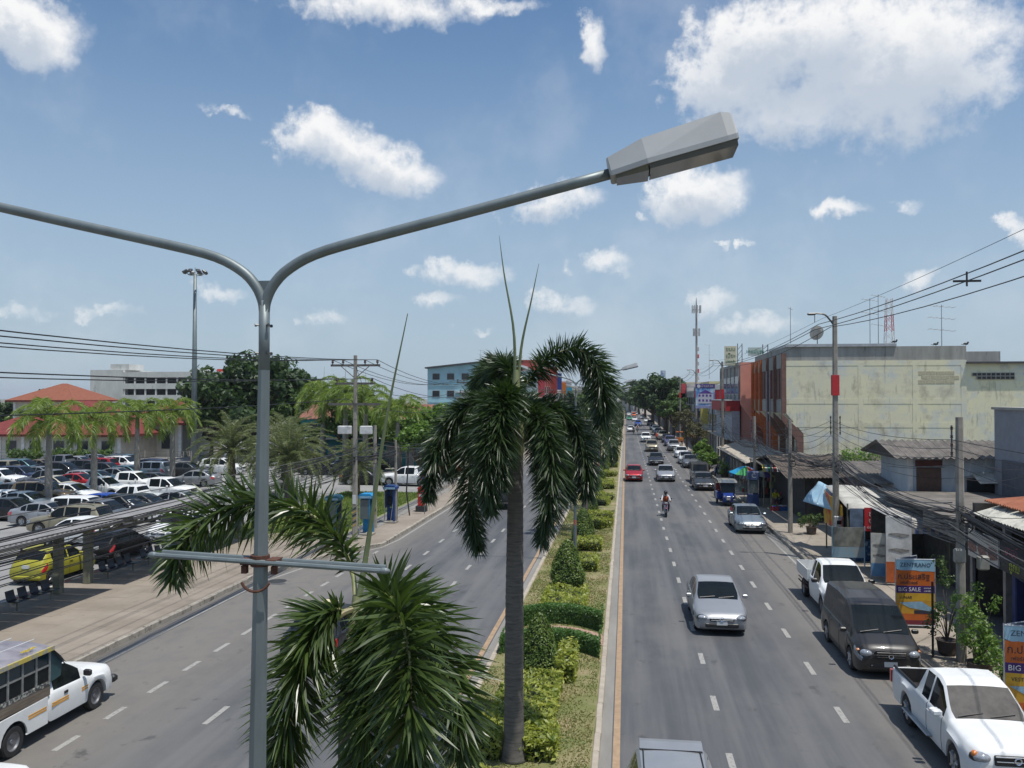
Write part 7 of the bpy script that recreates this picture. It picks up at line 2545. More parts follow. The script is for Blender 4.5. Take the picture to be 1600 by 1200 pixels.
# --- sale banners on the pavement
def sale_banner(label, x, y, rz, price, prod):
    t = thing('sale_banner', label, 'banner', (x, y, .13), rz, 'orange sale banner stands')
    w, h = 1.3, 2.35
    fr_ = mat('banner_frame', (.5, .52, .54), .4, metal=.6)
    for s in (-1, 1):
        MB().cyl((s * w / 2, 0, 0), (s * w / 2, 0, h + .03), .02, n=6).build('frame_post', fr_, t)
    for z in (.1, h):
        MB().tube([(-w / 2, 0, z), (w / 2, 0, z)], .02, 6).build('frame_rail', fr_, t)
    MB().tube([(-w / 2, 0, h), (w / 2 * .5, .75, h)], .02, 6).tube([(w / 2 * .5, .75, 0), (w / 2 * .5, .75, h)], .02, 6).build('back_frame', fr_, t)
    MB().add([(-w / 2, .02, .12), (w * .25, .76, .12), (w * .25, .76, h), (-w / 2, .02, h), (-w / 2, .035, .12), (w * .25, .775, .12), (w * .25, .775, h), (-w / 2, .035, h)], [(0, 3, 2, 1), (4, 5, 6, 7), (3, 7, 6, 2), (0, 1, 5, 4)]).build('back_panel', mat('banner_back', (.2, .22, .3), .6), t)
    bands = [(.12, .28, (.16, .02, .035)), (.28, .5, (.5, .12, .02)), (.5, .95, (.55, .3, .03)), (.95, 1.2, (.6, .36, .03)), (1.2, 1.45, (.055, .02, .15)), (1.45, 1.98, (.55, .13, .02)), (1.98, 2.34, (.3, .5, .62))]
    for i, (z0, z1, c) in enumerate(bands):
        if i == 6:
            pts = [(-w / 2, z1), (-w / 2, z0 + .04)] + [(-w / 2 + w * k / 8, z0 - .03 * k / 8 + random.uniform(-.02, .02)) for k in range(1, 9)] + [(w / 2, z1)]
            MB().prism(pts[::-1], -.014, .004, 'y').build('print_band', mat('print_band_%d' % i, c, .55, var=.08, scale=4), t)
        else:
            MB().bx(-w / 2 + .01, w / 2 - .01, -.01, .004, z0, z1).build('print_band', mat('print_band_%d' % i, c, .55, var=.1, scale=4), t)
    K = mat('print_dark', (.03, .03, .05), .6)
    Wh = mat('print_white', (.72, .72, .72), .6)
    lettering('ZENTRANO', .19, mat('print_slate', (.07, .1, .14), .6), t, (0.0, -.018, 2.16))
    lettering('ก.ประเสริฐ', .26, K, t, (-.06, -.013, 1.76))
    lettering('เฟอร์นิเจอร์', .13, K, t, (-.22, -.013, 1.55))
    lettering('BIG SALE', .19, Wh, t, (-.2, -.013, 1.32))
    lettering('ลดกระหน่ำ', .075, Wh, t, (.43, -.013, 1.37))
    lettering('ราคาพิเศษ', .075, Wh, t, (.43, -.013, 1.27))
    lettering(prod, .13, K, t, (-.32, -.013, 1.05))
    if price:
        MB().bevbox((.25, -.014, 1.05), (.62, .012, .18), .03).build('price_tag', mat('price_blue', (.02, .22, .5), .5), t)
        lettering(price, .16, Wh, t, (.25, -.023, 1.05))
    MB().add([(-.55, -.016, .88), (.2, -.016, .92), (.6, -.016, .66), (.5, -.016, .58), (-.2, -.016, .7)], [(0, 4, 3, 2, 1)]).build('mattress_picture', mat('print_mattress', (.25, .42, .55), .5, var=.25, scale=5), t)
    MB().bx(-.05, .6, -.015, -.011, .5, .62).build('bed_picture', K, t)
    return t


a = G(1563, 1106)
sale_banner('orange ZENTRANO sale banner with blue 8,990 price tag beside the white pickup', 9.75, 22.0, -.12, '8,990.-', 'VESTA')
sale_banner('orange ZENTRANO sale banner half covered by the bush behind the dark van', 9.8, 30.6, .05, None, 'LUNAR')
# tall shop posters
for x, y, h, w, c1, c2, l in ((11.3, 37.3, 2.9, 1.0, (.62, .62, .6), (.5, .12, .03), 'tall white and orange mattress poster standing by the shop corner'), (10.9, 38.6, 2.0, .7, (.55, .55, .5), (.1, .25, .45), 'narrow white poster left of the tall mattress poster')):
    t = thing('standing_poster', l, 'poster', (x, y, .13), -.1)
    MB().bx(-w / 2, w / 2, -.02, .02, .15, h).build('panel', mat('poster_%d' % int(x * 10), c1, .6), t)
    MB().bx(-w / 2, w / 2, -.028, -.021, .15, h * .35).build('lower_band', mat('posterb_%d' % int(x * 10), c2, .6), t)
    for z in (.5, .72):
        MB().prism([(-w * .4, h * (z + .02)), (w * .1, h * (z - .02)), (w * .4, h * (z + .015)), (w * .4, h * (z + .03)), (-w * .1, h * (z + .05)), (-w * .4, h * (z + .035))], -.03, -.021, 'y').build('printed_picture', mat('print_grey', (.25, .24, .22), .6, var=.4, scale=8), t)
    for s in (-1, 1):
        MB().cyl((s * w / 2, .03, 0), (s * w / 2, .03, h), .02, n=6).build('post', M_STEELP, t)

# --- vendor stall with tarps, red banners and awnings
vs = thing('vendor_stall', 'vendor stall under pale tarpaulins with red lettered banners', 'stall', (0, 0, 0), 0)
Ys = 44.5
M_TARP = mat('white_tarp', (.33, .32, .29), .7, base2=(.5, .49, .45), scale=1.5, bump=.3, bscale=3)
M_BTARP = mat('blue_tarp', (.25, .42, .55), .6, base2=(.36, .52, .62), scale=1.5)
a, b = AY(1300, 762, Ys), AY(1390, 770, Ys)
sgn = lambda u, v: .06 * math.sin(u * 7 + v * 3) * math.sin(v * 5)
MB().sheet((10.4, 41.8, 2.75), (14.2, 41.8, 2.95), (14.2, 46.4, 3.35), (10.4, 46.4, 3.4), 10, 8, .02, sgn).build('tarpaulin', M_TARP, vs, smooth=True)
MB().sheet((9.35, 46.9, 2.5), (10.5, 44.2, 2.3), (10.6, 46.2, 3.4), (10.3, 47.6, 3.5), 6, 6, .015, sgn).build('blue_tarpaulin', M_BTARP, vs, smooth=True)
M_BRED = mat('banner_red', (.5, .025, .03), .6, var=.1)
MB().sheet((10.3, 46.2, 1.5), (10.35, 42.6, 1.6), (10.35, 42.6, 2.75), (10.3, 46.2, 3.2), 6, 3, .015, sgn).build('yellow_banner', mat('banner_yellow', (.55, .32, .03), .6, base2=(.5, .05, .03), scale=.8, lo=.45, hi=.55), vs)
MB().bx(11.1, 12.0, 41.68, 41.7, 1.75, 2.85).build('red_banner', M_BRED, vs)
lettering('ขาย', .34, M_PLATE, vs, (11.55, 41.67, 2.55))
lettering('ถูกสุด', .22, M_PLATE, vs, (11.55, 41.67, 2.25))
lettering('๐๐๑๐๘๐', .2, M_PLATE, vs, (11.55, 41.67, 1.93))
MB().bx(10.45, 11.05, 41.7, 41.72, 1.9, 2.8).build('grey_banner', mat('banner_dark', (.12, .16, .22), .6, var=.3), vs)
MB().sheet((12.05, 41.6, 1.8), (13.1, 41.6, 1.75), (13.1, 41.7, 2.9), (12.05, 41.7, 2.8), 5, 4, .015, sgn).build('hanging_tarp', M_TARP, vs)
for x, y in ((10.4, 41.9), (10.4, 46.2), (14, 41.9), (14, 46.2), (12.2, 41.9)):
    MB().cyl((x, y, .1), (x, y, 3.0), .04, n=6).build('post', M_SHCOL, vs)
MB().bx(10.9, 14, 45.9, 46.1, .1, 2.9).build('back_cloth', M_SHADE, vs)
for x0, w, c, l in ((11.4, 1.6, (.03, .12, .3), 'blue'), (13.1, .9, (.4, .38, .34), 'pale')):
    MB().bevbox((x0, 43.2, .6), (w, .9, .95), .04).build('counter', mat('counter_' + l, c, .5, base2=(.4, .55, .65), scale=4, lo=.55, hi=.6), vs)
aw = thing('striped_awning', 'blue and white striped drum awning over the dark stall opening', 'awning', (0, 0, 0), 0)
ya, yb = 37.5, 41.0
M_AWB, M_AWW = mat('awning_blue', (.12, .17, .36), .6), mat('awning_white', (.6, .6, .6), .6)
n_ = 14
for i in range(n_):
    x0, x1_ = 11.2 + i * .16, 11.2 + (i + 1) * .16
    pr_ = [(ya + .5 * (1 - math.cos(q)), 2.55 + .35 * math.sin(q)) for q in np.linspace(0, PI / 2, 6)] + [(yb, 2.95)]
    pr_ += [(y_, z_ - .02) for y_, z_ in pr_[::-1]]
    MB().prism(pr_, x0, x1_ - .003, 'x').build('stripe', mat('awning_grey', (.2, .2, .21), .7, var=.2) if i % 2 else mat('awning_grey_light', (.27, .27, .28), .7, var=.2), aw)
    MB().bx(x0, x1_ - .003, ya - .01, ya + .01, 2.3, 2.54).build('valance', M_AWB if i % 2 else M_AWW, aw)
MB().bx(11.2, 13.44, 40.9, 41.0, 0.1, 2.9).build('wall', M_SHADE, aw)
MB().bx(13.5, 13.6, 32.9, 41, 0.1, 3.3).build('back_wall', M_SHADE, aw)
MB().bx(12.3, 17.5, 32.9, 43.9, 3.32, 3.42).build('flat_roof', M_CORR, aw)
MB().bx(12.3, 12.36, 32.9, 37.4, 2.7, 3.3).build('fascia', mat('fascia_dull', (.2, .2, .19), .7, var=.3, scale=2), aw)
for x in (11.25, 13.4):
    MB().cyl((x, ya + .05, .1), (x, ya + .05, 2.5), .03, n=6).build('post', M_SHCOL, aw)
ch = thing('ice_chest', 'blue ice chest inside the dark stall opening', 'cooler', (12.1, 40.0, .13), 0)
MB().bevbox((0, 0, .4), (1.4, .7, .75), .08).build('body', mat('chest_blue', (.03, .14, .35), .45, base2=(.5, .6, .65), scale=4, lo=.6, hi=.66), ch)
MB().bevbox((0, 0, .82), (1.44, .74, .08), .03).build('lid', mat('chest_lid', (.1, .3, .5), .45), ch)
fz = thing('white_fridge', 'off-white cabinet beside the blue ice chest', 'cabinet', (11.6, 40.6, .13), 0)
MB().bevbox((0, 0, .75), (.6, .5, 1.5), .03).build('body', mat('fridge_white', (.5, .48, .44), .5), fz)
MB().bx(-.24, .24, -.27, -.252, .15, .75).bx(-.24, .24, -.27, -.252, .8, 1.4).build('door', mat('fridge_door', (.42, .4, .36), .5), fz)

# --- market hall with striped awning, goods and parasols further back
mk = thing('market_hall', 'dark open market hall with multicoloured striped awning', 'stall', (0, 0, 0), 0)
MB().bx(13.2, 13.4, 62.5, 69, 0, 3.4).build('inner_wall', M_DK, mk)
MB().bx(10.2, 13.19, 68.8, 69, 0, 3.4).build('inner_wall', M_DK, mk)
sheet_roof(mk, (9.7, 63.0, 3.15), (9.7, 69.2, 3.15), (13.6, 69.2, 3.7), (13.6, 63.0, 3.7), M_CORR, 6)
cols = [(.55, .45, .08), (.5, .5, .48), (.03, .2, .12), (.5, .5, .48), (.4, .06, .05), (.5, .5, .48), (.05, .12, .35), (.5, .5, .48)]
for i in range(16):
    x0 = 9.7 + i * .19
    MB().sheet((x0, 62.3, 2.75), (x0 + .187, 62.3, 2.75), (x0 + .187, 63.0, 3.2), (x0, 63.0, 3.2), 1, 1, .02).build('awning_stripe', mat('mk_stripe_%d' % (i % 8), cols[i % 8], .6), mk)
for x, y in ((9.8, 62.6), (9.8, 69), (12.7, 62.6)):
    MB().cyl((x, y, .1), (x, y, 3.1), .05, n=6).build('post', M_SHCOL, mk)
for i in range(14):
    c = random.choice([(.4, .05, .05), (.05, .1, .3), (.45, .4, .1), (.3, .3, .3), (.08, .25, .12), (.35, .12, .3)])
    MB().bevbox((10.6 + (i % 7) * .4, 66.8 + (i // 7) * .8, .9 + (i % 3) * .45), (.3, .1, .5), .02).build('hanging_goods', mat('goods_%d' % i, c, .7), mk)
aw2 = thing('long_awning', 'long cream curved awning above the clothes stalls', 'awning', (0, 0, 0), 0)
sheet_roof(aw2, (9.5, 70, 2.75), (9.5, 92, 2.75), (12.5, 92, 3.6), (12.5, 70, 3.6), mat('cream_awning', (.4, .36, .3), .75, var=.15), 12, 3, .03, .04)
for i in range(7):
    MB().cyl((9.6, 70.5 + i * 3.5, .1), (9.6, 70.5 + i * 3.5, 2.8), .04, n=6).build('post', M_SHCOL, aw2)
for i in range(9):
    c = random.choice([(.3, .28, .25), (.1, .1, .12), (.35, .05, .1), (.06, .1, .25), (.4, .36, .3)])
    MB().bevbox((10.2, 71.5 + i * 2.2, 1.5), (.12, 1.3, 1.4), .03).build('hanging_clothes', mat('cloth_%d' % i, c, .8), aw2)


def parasol(label, x, y, h, r_, cols, tilt=.08):
    t = thing('parasol', label, 'parasol', (x, y, .1), 0, 'vendor parasols on the right pavement')
    MB().cyl((0, 0, 0), (0, 0, h + .1), .022, n=6).build('pole', M_STEELP, t)
    n = 8
    for i in range(n):
        a, b = i / n * 2 * PI, (i + 1) / n * 2 * PI
        V = [(0, 0, h + r_ * .42)]
        Fs = []
        for k, (f, dz) in enumerate(((.5, .27), (1, -.02))):
            V += [(math.cos(a) * r_ * f, math.sin(a) * r_ * f, h + r_ * dz), (math.cos(b) * r_ * f, math.sin(b) * r_ * f, h + r_ * dz)]
        MB().add(V, [(0, 1, 2), (1, 3, 4, 2)]).build('canopy_panel', mat('parasol_%s_%d' % (label.split()[0], i % len(cols)), cols[i % len(cols)], .6, var=.05, trans=.2), t)
    t.rotation_euler = (tilt, tilt, 0)
    return t


parasol('rainbow blue green and red parasol above the blue tuk-tuk', 8.9, 66.5, 2.2, 1.3, [(.02, .3, .55), (.05, .35, .1), (.55, .1, .06), (.03, .25, .6)])
parasol('purple and yellow striped parasol beside the blue phone booth', 9.9, 64.8, 2.2, .9, [(.12, .08, .35), (.55, .5, .2), (.5, .5, .5)])
parasol('salmon pink parasol far along the right pavement', 9.6, 128, 2.2, 1.2, [(.55, .2, .14), (.5, .3, .25)])
for x, y, l, c in ((9.55, 64.0, 'navy telephone booth standing beside the low concrete pole on the right', (.02, .05, .16)),):
    t = thing('telephone_booth', l, 'telephone booth', (x - .35, y - .2, .13), 0)
    m = mat('booth_navy', c, .5)
    MB().bevbox((0, 0, .45), (.75, .75, .9), .02).build('base_cabinet', m, t)
    for sx in (-.35, .35):
        for sy in (-.35, .35):
            MB().bx(sx - .025, sx + .025, sy - .025, sy + .025, .9, 1.9).build('post', mat('aluminium', (.5, .51, .52), .35, metal=.8), t)
    MB().bx(-.32, .32, .33, .345, .95, 1.85).bx(-.32, .32, -.345, -.33, .95, 1.85).build('glass_panel', mat('booth_glass', (.09, .13, .14), .08), t)
    MB().bevbox((0, 0, 2.2), (.8, .8, .6), .03).build('head_box', mat('booth_head', (.08, .12, .24), .5), t)
    lettering('C', .45, M_PLATE, t, (0, -.41, 2.2))

# stacked notice boards on the pavement
nb_ = thing('notice_board', 'weathered grey and pale blue notice board behind the white flatbed', 'board', (10.25, 41.2, .13), 0)
for s in (-1, 1):
    MB().cyl((s * .72, 0, 0), (s * .72, 0, 1.9), .03, n=6).build('post', mat('pale_blue_post', (.25, .42, .5), .6), nb_)
MB().bx(-.7, .7, -.02, .02, .95, 1.85).build('upper_panel', mat('board_grey', (.2, .2, .17), .8, var=.3, scale=3), nb_)
MB().bx(-.7, .7, -.02, .02, .45, .94).build('lower_panel', mat('board_blue', (.2, .36, .47), .8, base2=(.3, .34, .34), scale=3), nb_)
mbx = thing('meter_box', 'grey electric meter box strapped to the tall right pole', 'meter box', (10.2, 42.85, 1.6), 0)
MB().bevbox((0, -.05, .3), (.42, .2, .75), .03).build('body', mat('meter_grey', (.38, .38, .37), .5), mbx)
MB().bx(-.1, .1, -.165, -.151, .3, .48).build('window', M_GLASS, mbx)


# --- bushes in pots by the banner
def pot_bush(label, x, y, h, r_, seed, kind, cat='plant'):
    rs = np.random.default_rng(seed)
    t = thing('potted_bush', label, cat, (x, y, .13), 0, 'potted plants on the right pavement')
    MB().lathe([(0, 0), (.2, 0), (.26, .1), (.3, .42), (.34, .46), (.3, .46), (.25, .4), (0, .38)], n=14).build('pot', mat('clay_pot', (.09, .07, .06), .8, var=.2), t)
    k = MB()
    C = []
    for i in range(9):
        a = rs.random() * 2 * PI
        rr = r_ * rs.random() ** .5
        z = .6 + h * rs.random()
        C.append((math.cos(a) * rr, math.sin(a) * rr, z))
        k.tube([(0, 0, .4), (math.cos(a) * rr * .4, math.sin(a) * rr * .4, .4 + (z - .4) * .6), C[-1]], [.02, .014, .006], 5)
    k.build('stem', M_BARK, t)
    C = np.array(C * 3) + rs.normal(0, .12, (27, 3))
    V, Q = leaf_cloud(C, rs.uniform(.12, .28, 27), 42, .05, rs)
    link('foliage', raw_mesh('foliage', V, quad=Q, mats=LEAFM[kind]), t)
    return t


pot_bush('tall feathery potted bush growing in front of the second sale banner', 9.75, 27.6, 2.1, .55, 1, 'mid')
pot_bush('bright leafy potted bush beside the near pole', 10.3, 26.3, 1.7, .55, 2, 'light')
pot_bush('low bright potted bush at the pole foot', 9.8, 25.4, .9, .5, 3, 'light')
pot_bush('small round pot plant behind the white pickup bed', 10.2, 24.2, .35, .35, 4, 'light')
pot_bush('yellowish leafy bush at the plant stall down the pavement', 9.4, 84, 1.6, .8, 5, 'light')
pot_bush('dark leafy bush at the plant stall down the pavement', 10.0, 87, 1.5, .8, 6, 'mid')
pot_bush('small green bush on the weedy patch beside the low pole', 10.6, 50.8, .5, .6, 7, 'mid')
tp = thing('pavement_post', 'thin dark steel post in front of the second sale banner', 'post', (9.2, 27.2, .13), 0)
MB().cyl((0, 0, 0), (0, 0, 2.3), .035, n=8).build('shaft', M_TRIM, tp)
# ------------------------------------------------------------------ right-hand poles and all the cables
M_CAB = mat('cable_black', (.012, .012, .013), .55, var=.1)
M_CABG = mat('cable_grey', (.1, .1, .1), .6, var=.1)
gp = 'concrete utility poles'
RP = [(9.9, 26.9, 7.3, False, 'short concrete pole wound with cables beside the potted bushes'), (10.2, 43.3, 11.9, True, 'tall concrete pole with lamp arm and red band before the peeling wall'), (9.5, 51.2, 6.6, False, 'plain low concrete pole on the pavement left of the vendor stall'), (9.6, 65.6, 6.5, False, 'low concrete pole beside the navy phone booth'),
      (10.0, 90.5, 11.7, True, 'tall concrete pole with lamp arm and red band before the red box sign'), (10.0, 124, 11.8, True, 'tall lamp pole beside the house billboard'), (10.0, 160, 11.8, True, 'distant lamp pole among the street trees'), (10.0, 200, 11.6, True, 'far lamp pole at the end of the right row'), (10.0, 245, 11.4, True, 'farthest lamp pole on the right pavement')]
rpole = []
for x, y, h, lamp, l in RP:
    t = utility_pole('utility_pole', l, (x, y, .13), h, .3 if lamp else .25, .2 if lamp else .18)
    rpole.append(t)
    if lamp:
        P = catmull([(0, 0, h - .5), (-.25, 0, h - .15), (-.5, 0, h + .1), (-.95, 0, h + .16)], 9)
        MB().tube(P, .045, 6).build('lamp_arm', M_BOLT, t)
        MB().bevbox((-1.1, 0, h + .12), (.4, .18, .12), .04).build('lamp_head', M_BOLT, t)
        MB().cyl((-.95, 0, h + .05), (-.95, 0, h - .3), .02, n=5).build('hanger', M_GALV, t)
        MB().bx(-.165, .165, -.165, .165, h - 3.9, h - 2.9).build('red_band', M_BRED, t)
    zr_ = h - .35 if not lamp else h - 5.0
    for s in ((-1, 1) if lamp else (-1,)):
        MB().bx(s * .2, s * .24, -.02, .02, zr_ - .85, zr_ + .1).build('rack', M_BOLT, t)
        for k in range(4):
            MB().lathe([(.02, 0), (.05, .01), (.03, .045), (.05, .08), (.02, .09)], (s * .22, 0, zr_ - .78 + k * .25), 8).build('spool_insulator', M_INS, t)
    if h > 7 or not lamp:
        # coils and clamps where the cables pass
        zc = 4.75 if lamp else 4.4
        k = MB()
        for q in range(2):
            r_ = .15 + .04 * q
            k.tube([(math.cos(a) * r_ + .1, -.18, zc - .1 - .25 * q + math.sin(a) * r_) for a in np.linspace(0, 2 * PI, 13)], .022, 5)
        o = k.build('cable_coil', M_CAB, t)
        o['kind'] = 'stuff'
for i, (x, y, z) in enumerate(((9.78, 26.65, 3.2), (10.45, 26.7, 3.0))):
    o = MB().bevbox((0, 0, 0), (.3, .22, .42), .04).build('splice_box', mat('splice_grey', (.3, .29, .25), .6), rpole[0], loc=(x - 9.9, y - 26.9, z))


def cable_bundle(label, A, B, n, s, seed, spread=(.22, .3), r=(.009, .019), grp='cable bundles between the poles', loose=0.25):
    rs = np.random.default_rng(seed)
    A, B = np.array(A, float), np.array(B, float)
    t = thing('cable_bundle', label, 'cables', tuple((A + B) / 2), 0, grp)
    c = (A + B) / 2
    for i in range(n):
        da, db = rs.normal(0, 1, 3) * np.array((spread[0] * .6, 0, spread[1])), rs.normal(0, 1, 3) * np.array((spread[0] * .6, 0, spread[1]))
        sg = abs(s * (1 + rs.normal(0, loose)))
        P = sag(A + da, B + db, sg, 12) - c
        P[1:-1, 0] += rs.normal(0, .03, 10)
        MB().tube(P, rs.uniform(*r), 4, False).build('cable', M_CABG if rs.random() < .12 else M_CAB, t)
    return t


sup = [((9.9, 2.0, 4.3)), ((9.9, 26.9, 4.35)), ((10.2, 43.3, 4.85)), ((9.55, 51.2, 4.7)), ((9.6, 65.6, 4.9)), ((10.0, 90.5, 5.2)), ((10.0, 124, 5.3)), ((10.0, 160, 5.4)), ((10, 200, 5.4)), ((10, 245, 5.4))]
bl = ['thick black cable bundle entering at the right picture edge', 'thick sagging cable bundle between the short pole and the tall pole', 'tangled cable bundle just left of the tall pole', 'sagging cable bundle above the market hall awning', 'cable bundle above the long cream awning', 'cable bundle before the grey shophouse', 'far cable bundle beside the billboard trees', 'far cable bundle among the street trees', 'farthest cable bundle on the right']
for i in range(len(sup) - 1):
    cable_bundle(bl[i], sup[i], sup[i + 1], (34, 32, 28, 24, 18, 12, 8, 6, 5)[i], (.5, .55, .25, .45, .7, .7, .8, .8, .8)[i], 500 + i, (.36, .36), (.008, .02))
# loose service drops that cross to the houses
SD = [((10.2, 43.3, 5.3), (15.5, 44, 4.6)), ((10.2, 43.3, 5.6), (16.8, 44, 4.2)), ((9.9, 26.9, 5.0), (13, 31, 4.3)), ((9.9, 26.9, 6.2), (17.5, 36, 6.0)), ((9.9, 26.9, 5.6), (17.5, 38, 5.2)), ((10.2, 43.3, 6.2), (12.7, 69.4, 6.2)), ((9.6, 65.6, 6.0), (12.7, 72, 6.8)), ((9.55, 51.2, 5.6), (12.5, 69.2, 5.6)), ((10.2, 43.3, 6.6), (12.9, 55, 4.2)), ((9.6, 65.6, 5.5), (12.3, 76, 5.8)), ((9.55, 51.2, 6.0), (12.4, 80, 6.2)), ((9.9, 26.9, 4.6), (17.6, 33, 4.9))]
t = None
for i, (a, b) in enumerate(SD):
    o = MB().tube(sag(a, b, random.uniform(.25, .8), 14), .009, 4, False).build('service_cable', M_CAB)
    tag(o, 'thin service cable from ' + ['the tall right pole to the small pale house wall', 'the tall right pole to the pale house awning', 'the short near pole to the furniture shop roof', 'the short near pole high up to the grey building', 'the short near pole to the middle of the grey building', 'the tall right pole to the peeling wall corner', 'the booth-side pole to the orange bays', 'the low pole to the peeling wall corner', 'the tall right pole to the brown shed', 'the booth-side pole to the maroon bays', 'the low pole to the farther orange bays', 'the short near pole low down to the grey building'][i], 'cable', 'thin service cables on the right')
# low-voltage lines on the side racks
for k in range(4):
    pts = [(9.68, 2, 6.75), (9.68, 26.9, 6.55), (9.98, 43.3, 6.7), (9.3, 51.2, 6.0), (9.4, 65.6, 5.9), (9.78, 90.5, 6.6), (9.78, 124, 6.6), (9.78, 160, 6.6)]
    for i, (a, b) in enumerate(zip(pts, pts[1:])):
        o = MB().tube(sag((a[0], a[1], a[2] - .25 * k + .2), (b[0], b[1], b[2] - .25 * k + .2), .25 + .1 * k, 10), .01, 4, False).build('overhead_wire', M_CAB)
        tag(o, 'side-rack wire, ' + ['top', 'second', 'third', 'lowest'][k] + ' of four, in the span ' + ['before the short near pole', 'between the short pole and the tall pole', 'left of the tall pole', 'above the market hall', 'above the long cream awning', 'before the grey shophouse', 'beside the far trees'][i], 'cable', 'low-voltage wires on the right')
# high-voltage lines
tops = [(10.2, -6, 12.6), (10.2, 43.3, 11.5), (10.0, 90.5, 11.5), (10.0, 124, 11.6), (10.0, 160, 11.6), (10.0, 200, 11.4), (10, 245, 11.2)]
for li, (dx, dz, s) in enumerate(((-.95, -.2, .5), (-.75, .25, .55), (-.2, .0, .75), (-.6, .7, .35))):
    for i, (a, b) in enumerate(zip(tops, tops[1:])):
        o = MB().tube(sag((a[0] + dx, a[1], a[2] + dz * (.6 if i else 1)), (b[0] + dx, b[1], b[2] + dz * .6), s * (1 if i else 1.2), 16), .017 if dz < .7 else .008, 5, False).build('overhead_wire', M_CAB)
        tag(o, 'high-voltage wire, ' + ['outermost of the thick ones', 'upper of the thick ones', 'sagging innermost', 'thin topmost'][li] + ', ' + ['entering at the upper right picture edge', 'between the first two tall right poles', 'in the third right span', 'in the fourth right span', 'in the fifth right span', 'in the last right span'][i], 'cable', 'high-voltage wires on the right')
sp = thing('wire_spacer', 'small insulated spacer clipped on the high wires at upper right', 'spacer', (9.5, 25.5, 11.3), 0)
MB().bx(-.25, .5, -.02, .02, .0, .06).build('bar', M_CAB, sp)
MB().bx(.1, .14, -.02, .02, -.12, .3).build('clip', M_CAB, sp)

# left side
lp_ = [(POLEX, -14, 10.6), (POLEX, 44.9, 10.35), (POLEX, 80.0, 10.05), (POLEX, 118, 10.05), (POLEX, 158, 10.05), (POLEX, 200, 10.05)]
for li, (dx, dz, s) in enumerate(((-1.3, -.25, .9), (-.7, -.25, .85), (.55, -.25, .8), (1.25, -.25, .75), (-1.05, -1.25, .7), (.95, -1.25, .65), (-.5, -2.4, .5))):
    for i, (a, b) in enumerate(zip(lp_, lp_[1:])):
        o = MB().tube(sag((a[0] + dx, a[1], a[2] + dz), (b[0] + dx, b[1], b[2] + dz), s if i == 0 else .9, 16), .017, 5, False).build('overhead_wire', M_CAB)
        tag(o, 'high wire, ' + ['first from left', 'second from left', 'third from left', 'fourth from left', 'lower left one', 'lower right one', 'lowest of all'][li] + ', left poles, ' + ['entering at the left picture edge', 'in the span after the striped pole', 'in the span behind the tall palm', 'in the far fourth span', 'in the farthest span'][i], 'cable', 'high wires on the left')
sl_ = [(POLEX, -14, 5.2), (POLEX, 44.9, 4.75), (POLEX, 49.6, 4.7), (POLEX, 80, 4.9), (POLEX, 118, 4.9)]
bl = ['wide fan of black cables crossing the car park view at the left', 'short cable bundle between the two striped poles', 'cable bundle running behind the tall palm on the left', 'far cable bundle on the left pavement']
for i in range(4):
    cable_bundle(bl[i], sl_[i], sl_[i + 1], (22, 14, 12, 6)[i], (.6, .06, .5, .6)[i], 700 + i, (.3, .42))
for z in (4.55, 4.75):
    o = MB().tube(sag((POLEX, 44.7, z), (-14.4, 51.9, z - .05), .08, 8), .05, 6).build('splice_cable', M_CAB)
    tag(o, ('lower' if z < 4.6 else 'upper') + ' thick dark spliced cable hanging beside the striped pole', 'cable', 'thick spliced cables on the left')

# ------------------------------------------------------------------ tuk-tuk, motorbikes and people
tk = thing('tuk_tuk', 'blue three-wheeled tuk-tuk with dark roof parked at the right kerb', 'tuk-tuk', (7.45, 65.3, 0), .02)
M_TKB = paint((.01, .05, .3), .2)
MB().prism([(-1.25, .35), (-1.35, .6), (-1.2, .95), (-.85, 1.08), (-.7, .5), (-.2, .42), (-.1, .3), (-1.1, .28)], -.35, .35, 'x').build('front_cowl', M_TKB, tk)
MB().bevbox((0, .75, .65), (1.3, 1.3, .6), .06).build('rear_body', M_TKB, tk)
MB().bevbox((0, -.1, .38), (1.1, 1.2, .12), .03).build('floor', M_TRIM, tk)
MB().bevbox((0, .55, 1.0), (1.1, .5, .16), .05).build('seat', mat('seat_red', (.25, .03, .03), .6), tk)
MB().bevbox((0, 1.2, 1.2), (1.2, .12, .6), .05).build('backrest', mat('seat_red', (.25, .03, .03), .6), tk)
MB().bevbox((0, -.35, .75), (.5, .35, .14), .04).build('driver_seat', M_TRIM, tk)
MB().prism([(-1.0, 1.72), (-.9, 1.84), (.3, 1.92), (1.4, 1.86), (1.45, 1.76)], -.68, .68, 'x').build('roof', mat('tuk_roof', (.12, .12, .11), .6, base2=(.2, .2, .18), scale=3), tk)
for sx in (-.6, .6):
    MB().tube([(sx * .7, -1.0, .95), (sx, -.85, 1.75)], .025, 6).build('roof_post', M_STEELP, tk)
    MB().tube([(sx, 1.3, .9), (sx, 1.35, 1.8)], .025, 6).build('roof_post', M_STEELP, tk)
    MB().ell((sx * .5, -1.36, .72), (.09, .05, .09)).build('headlight', M_HEAD, tk, smooth=True)
MB().sheet((-.5, -1.12, 1.0), (.5, -1.12, 1.0), (.5, -.92, 1.7), (-.5, -.92, 1.7), 1, 1, .01).build('windscreen', M_GLASS, tk)
MB().prism([(-.55, 1.72), (.55, 1.72), (.4, 1.95), (-.4, 1.95)], -1.06, -1.02, 'y').build('roof_sign', mat('tuk_sign', (.4, .45, .5), .5), tk)
wk = (.27, .13, True)
WHEELS[wk] = wheel_mesh(*wk)
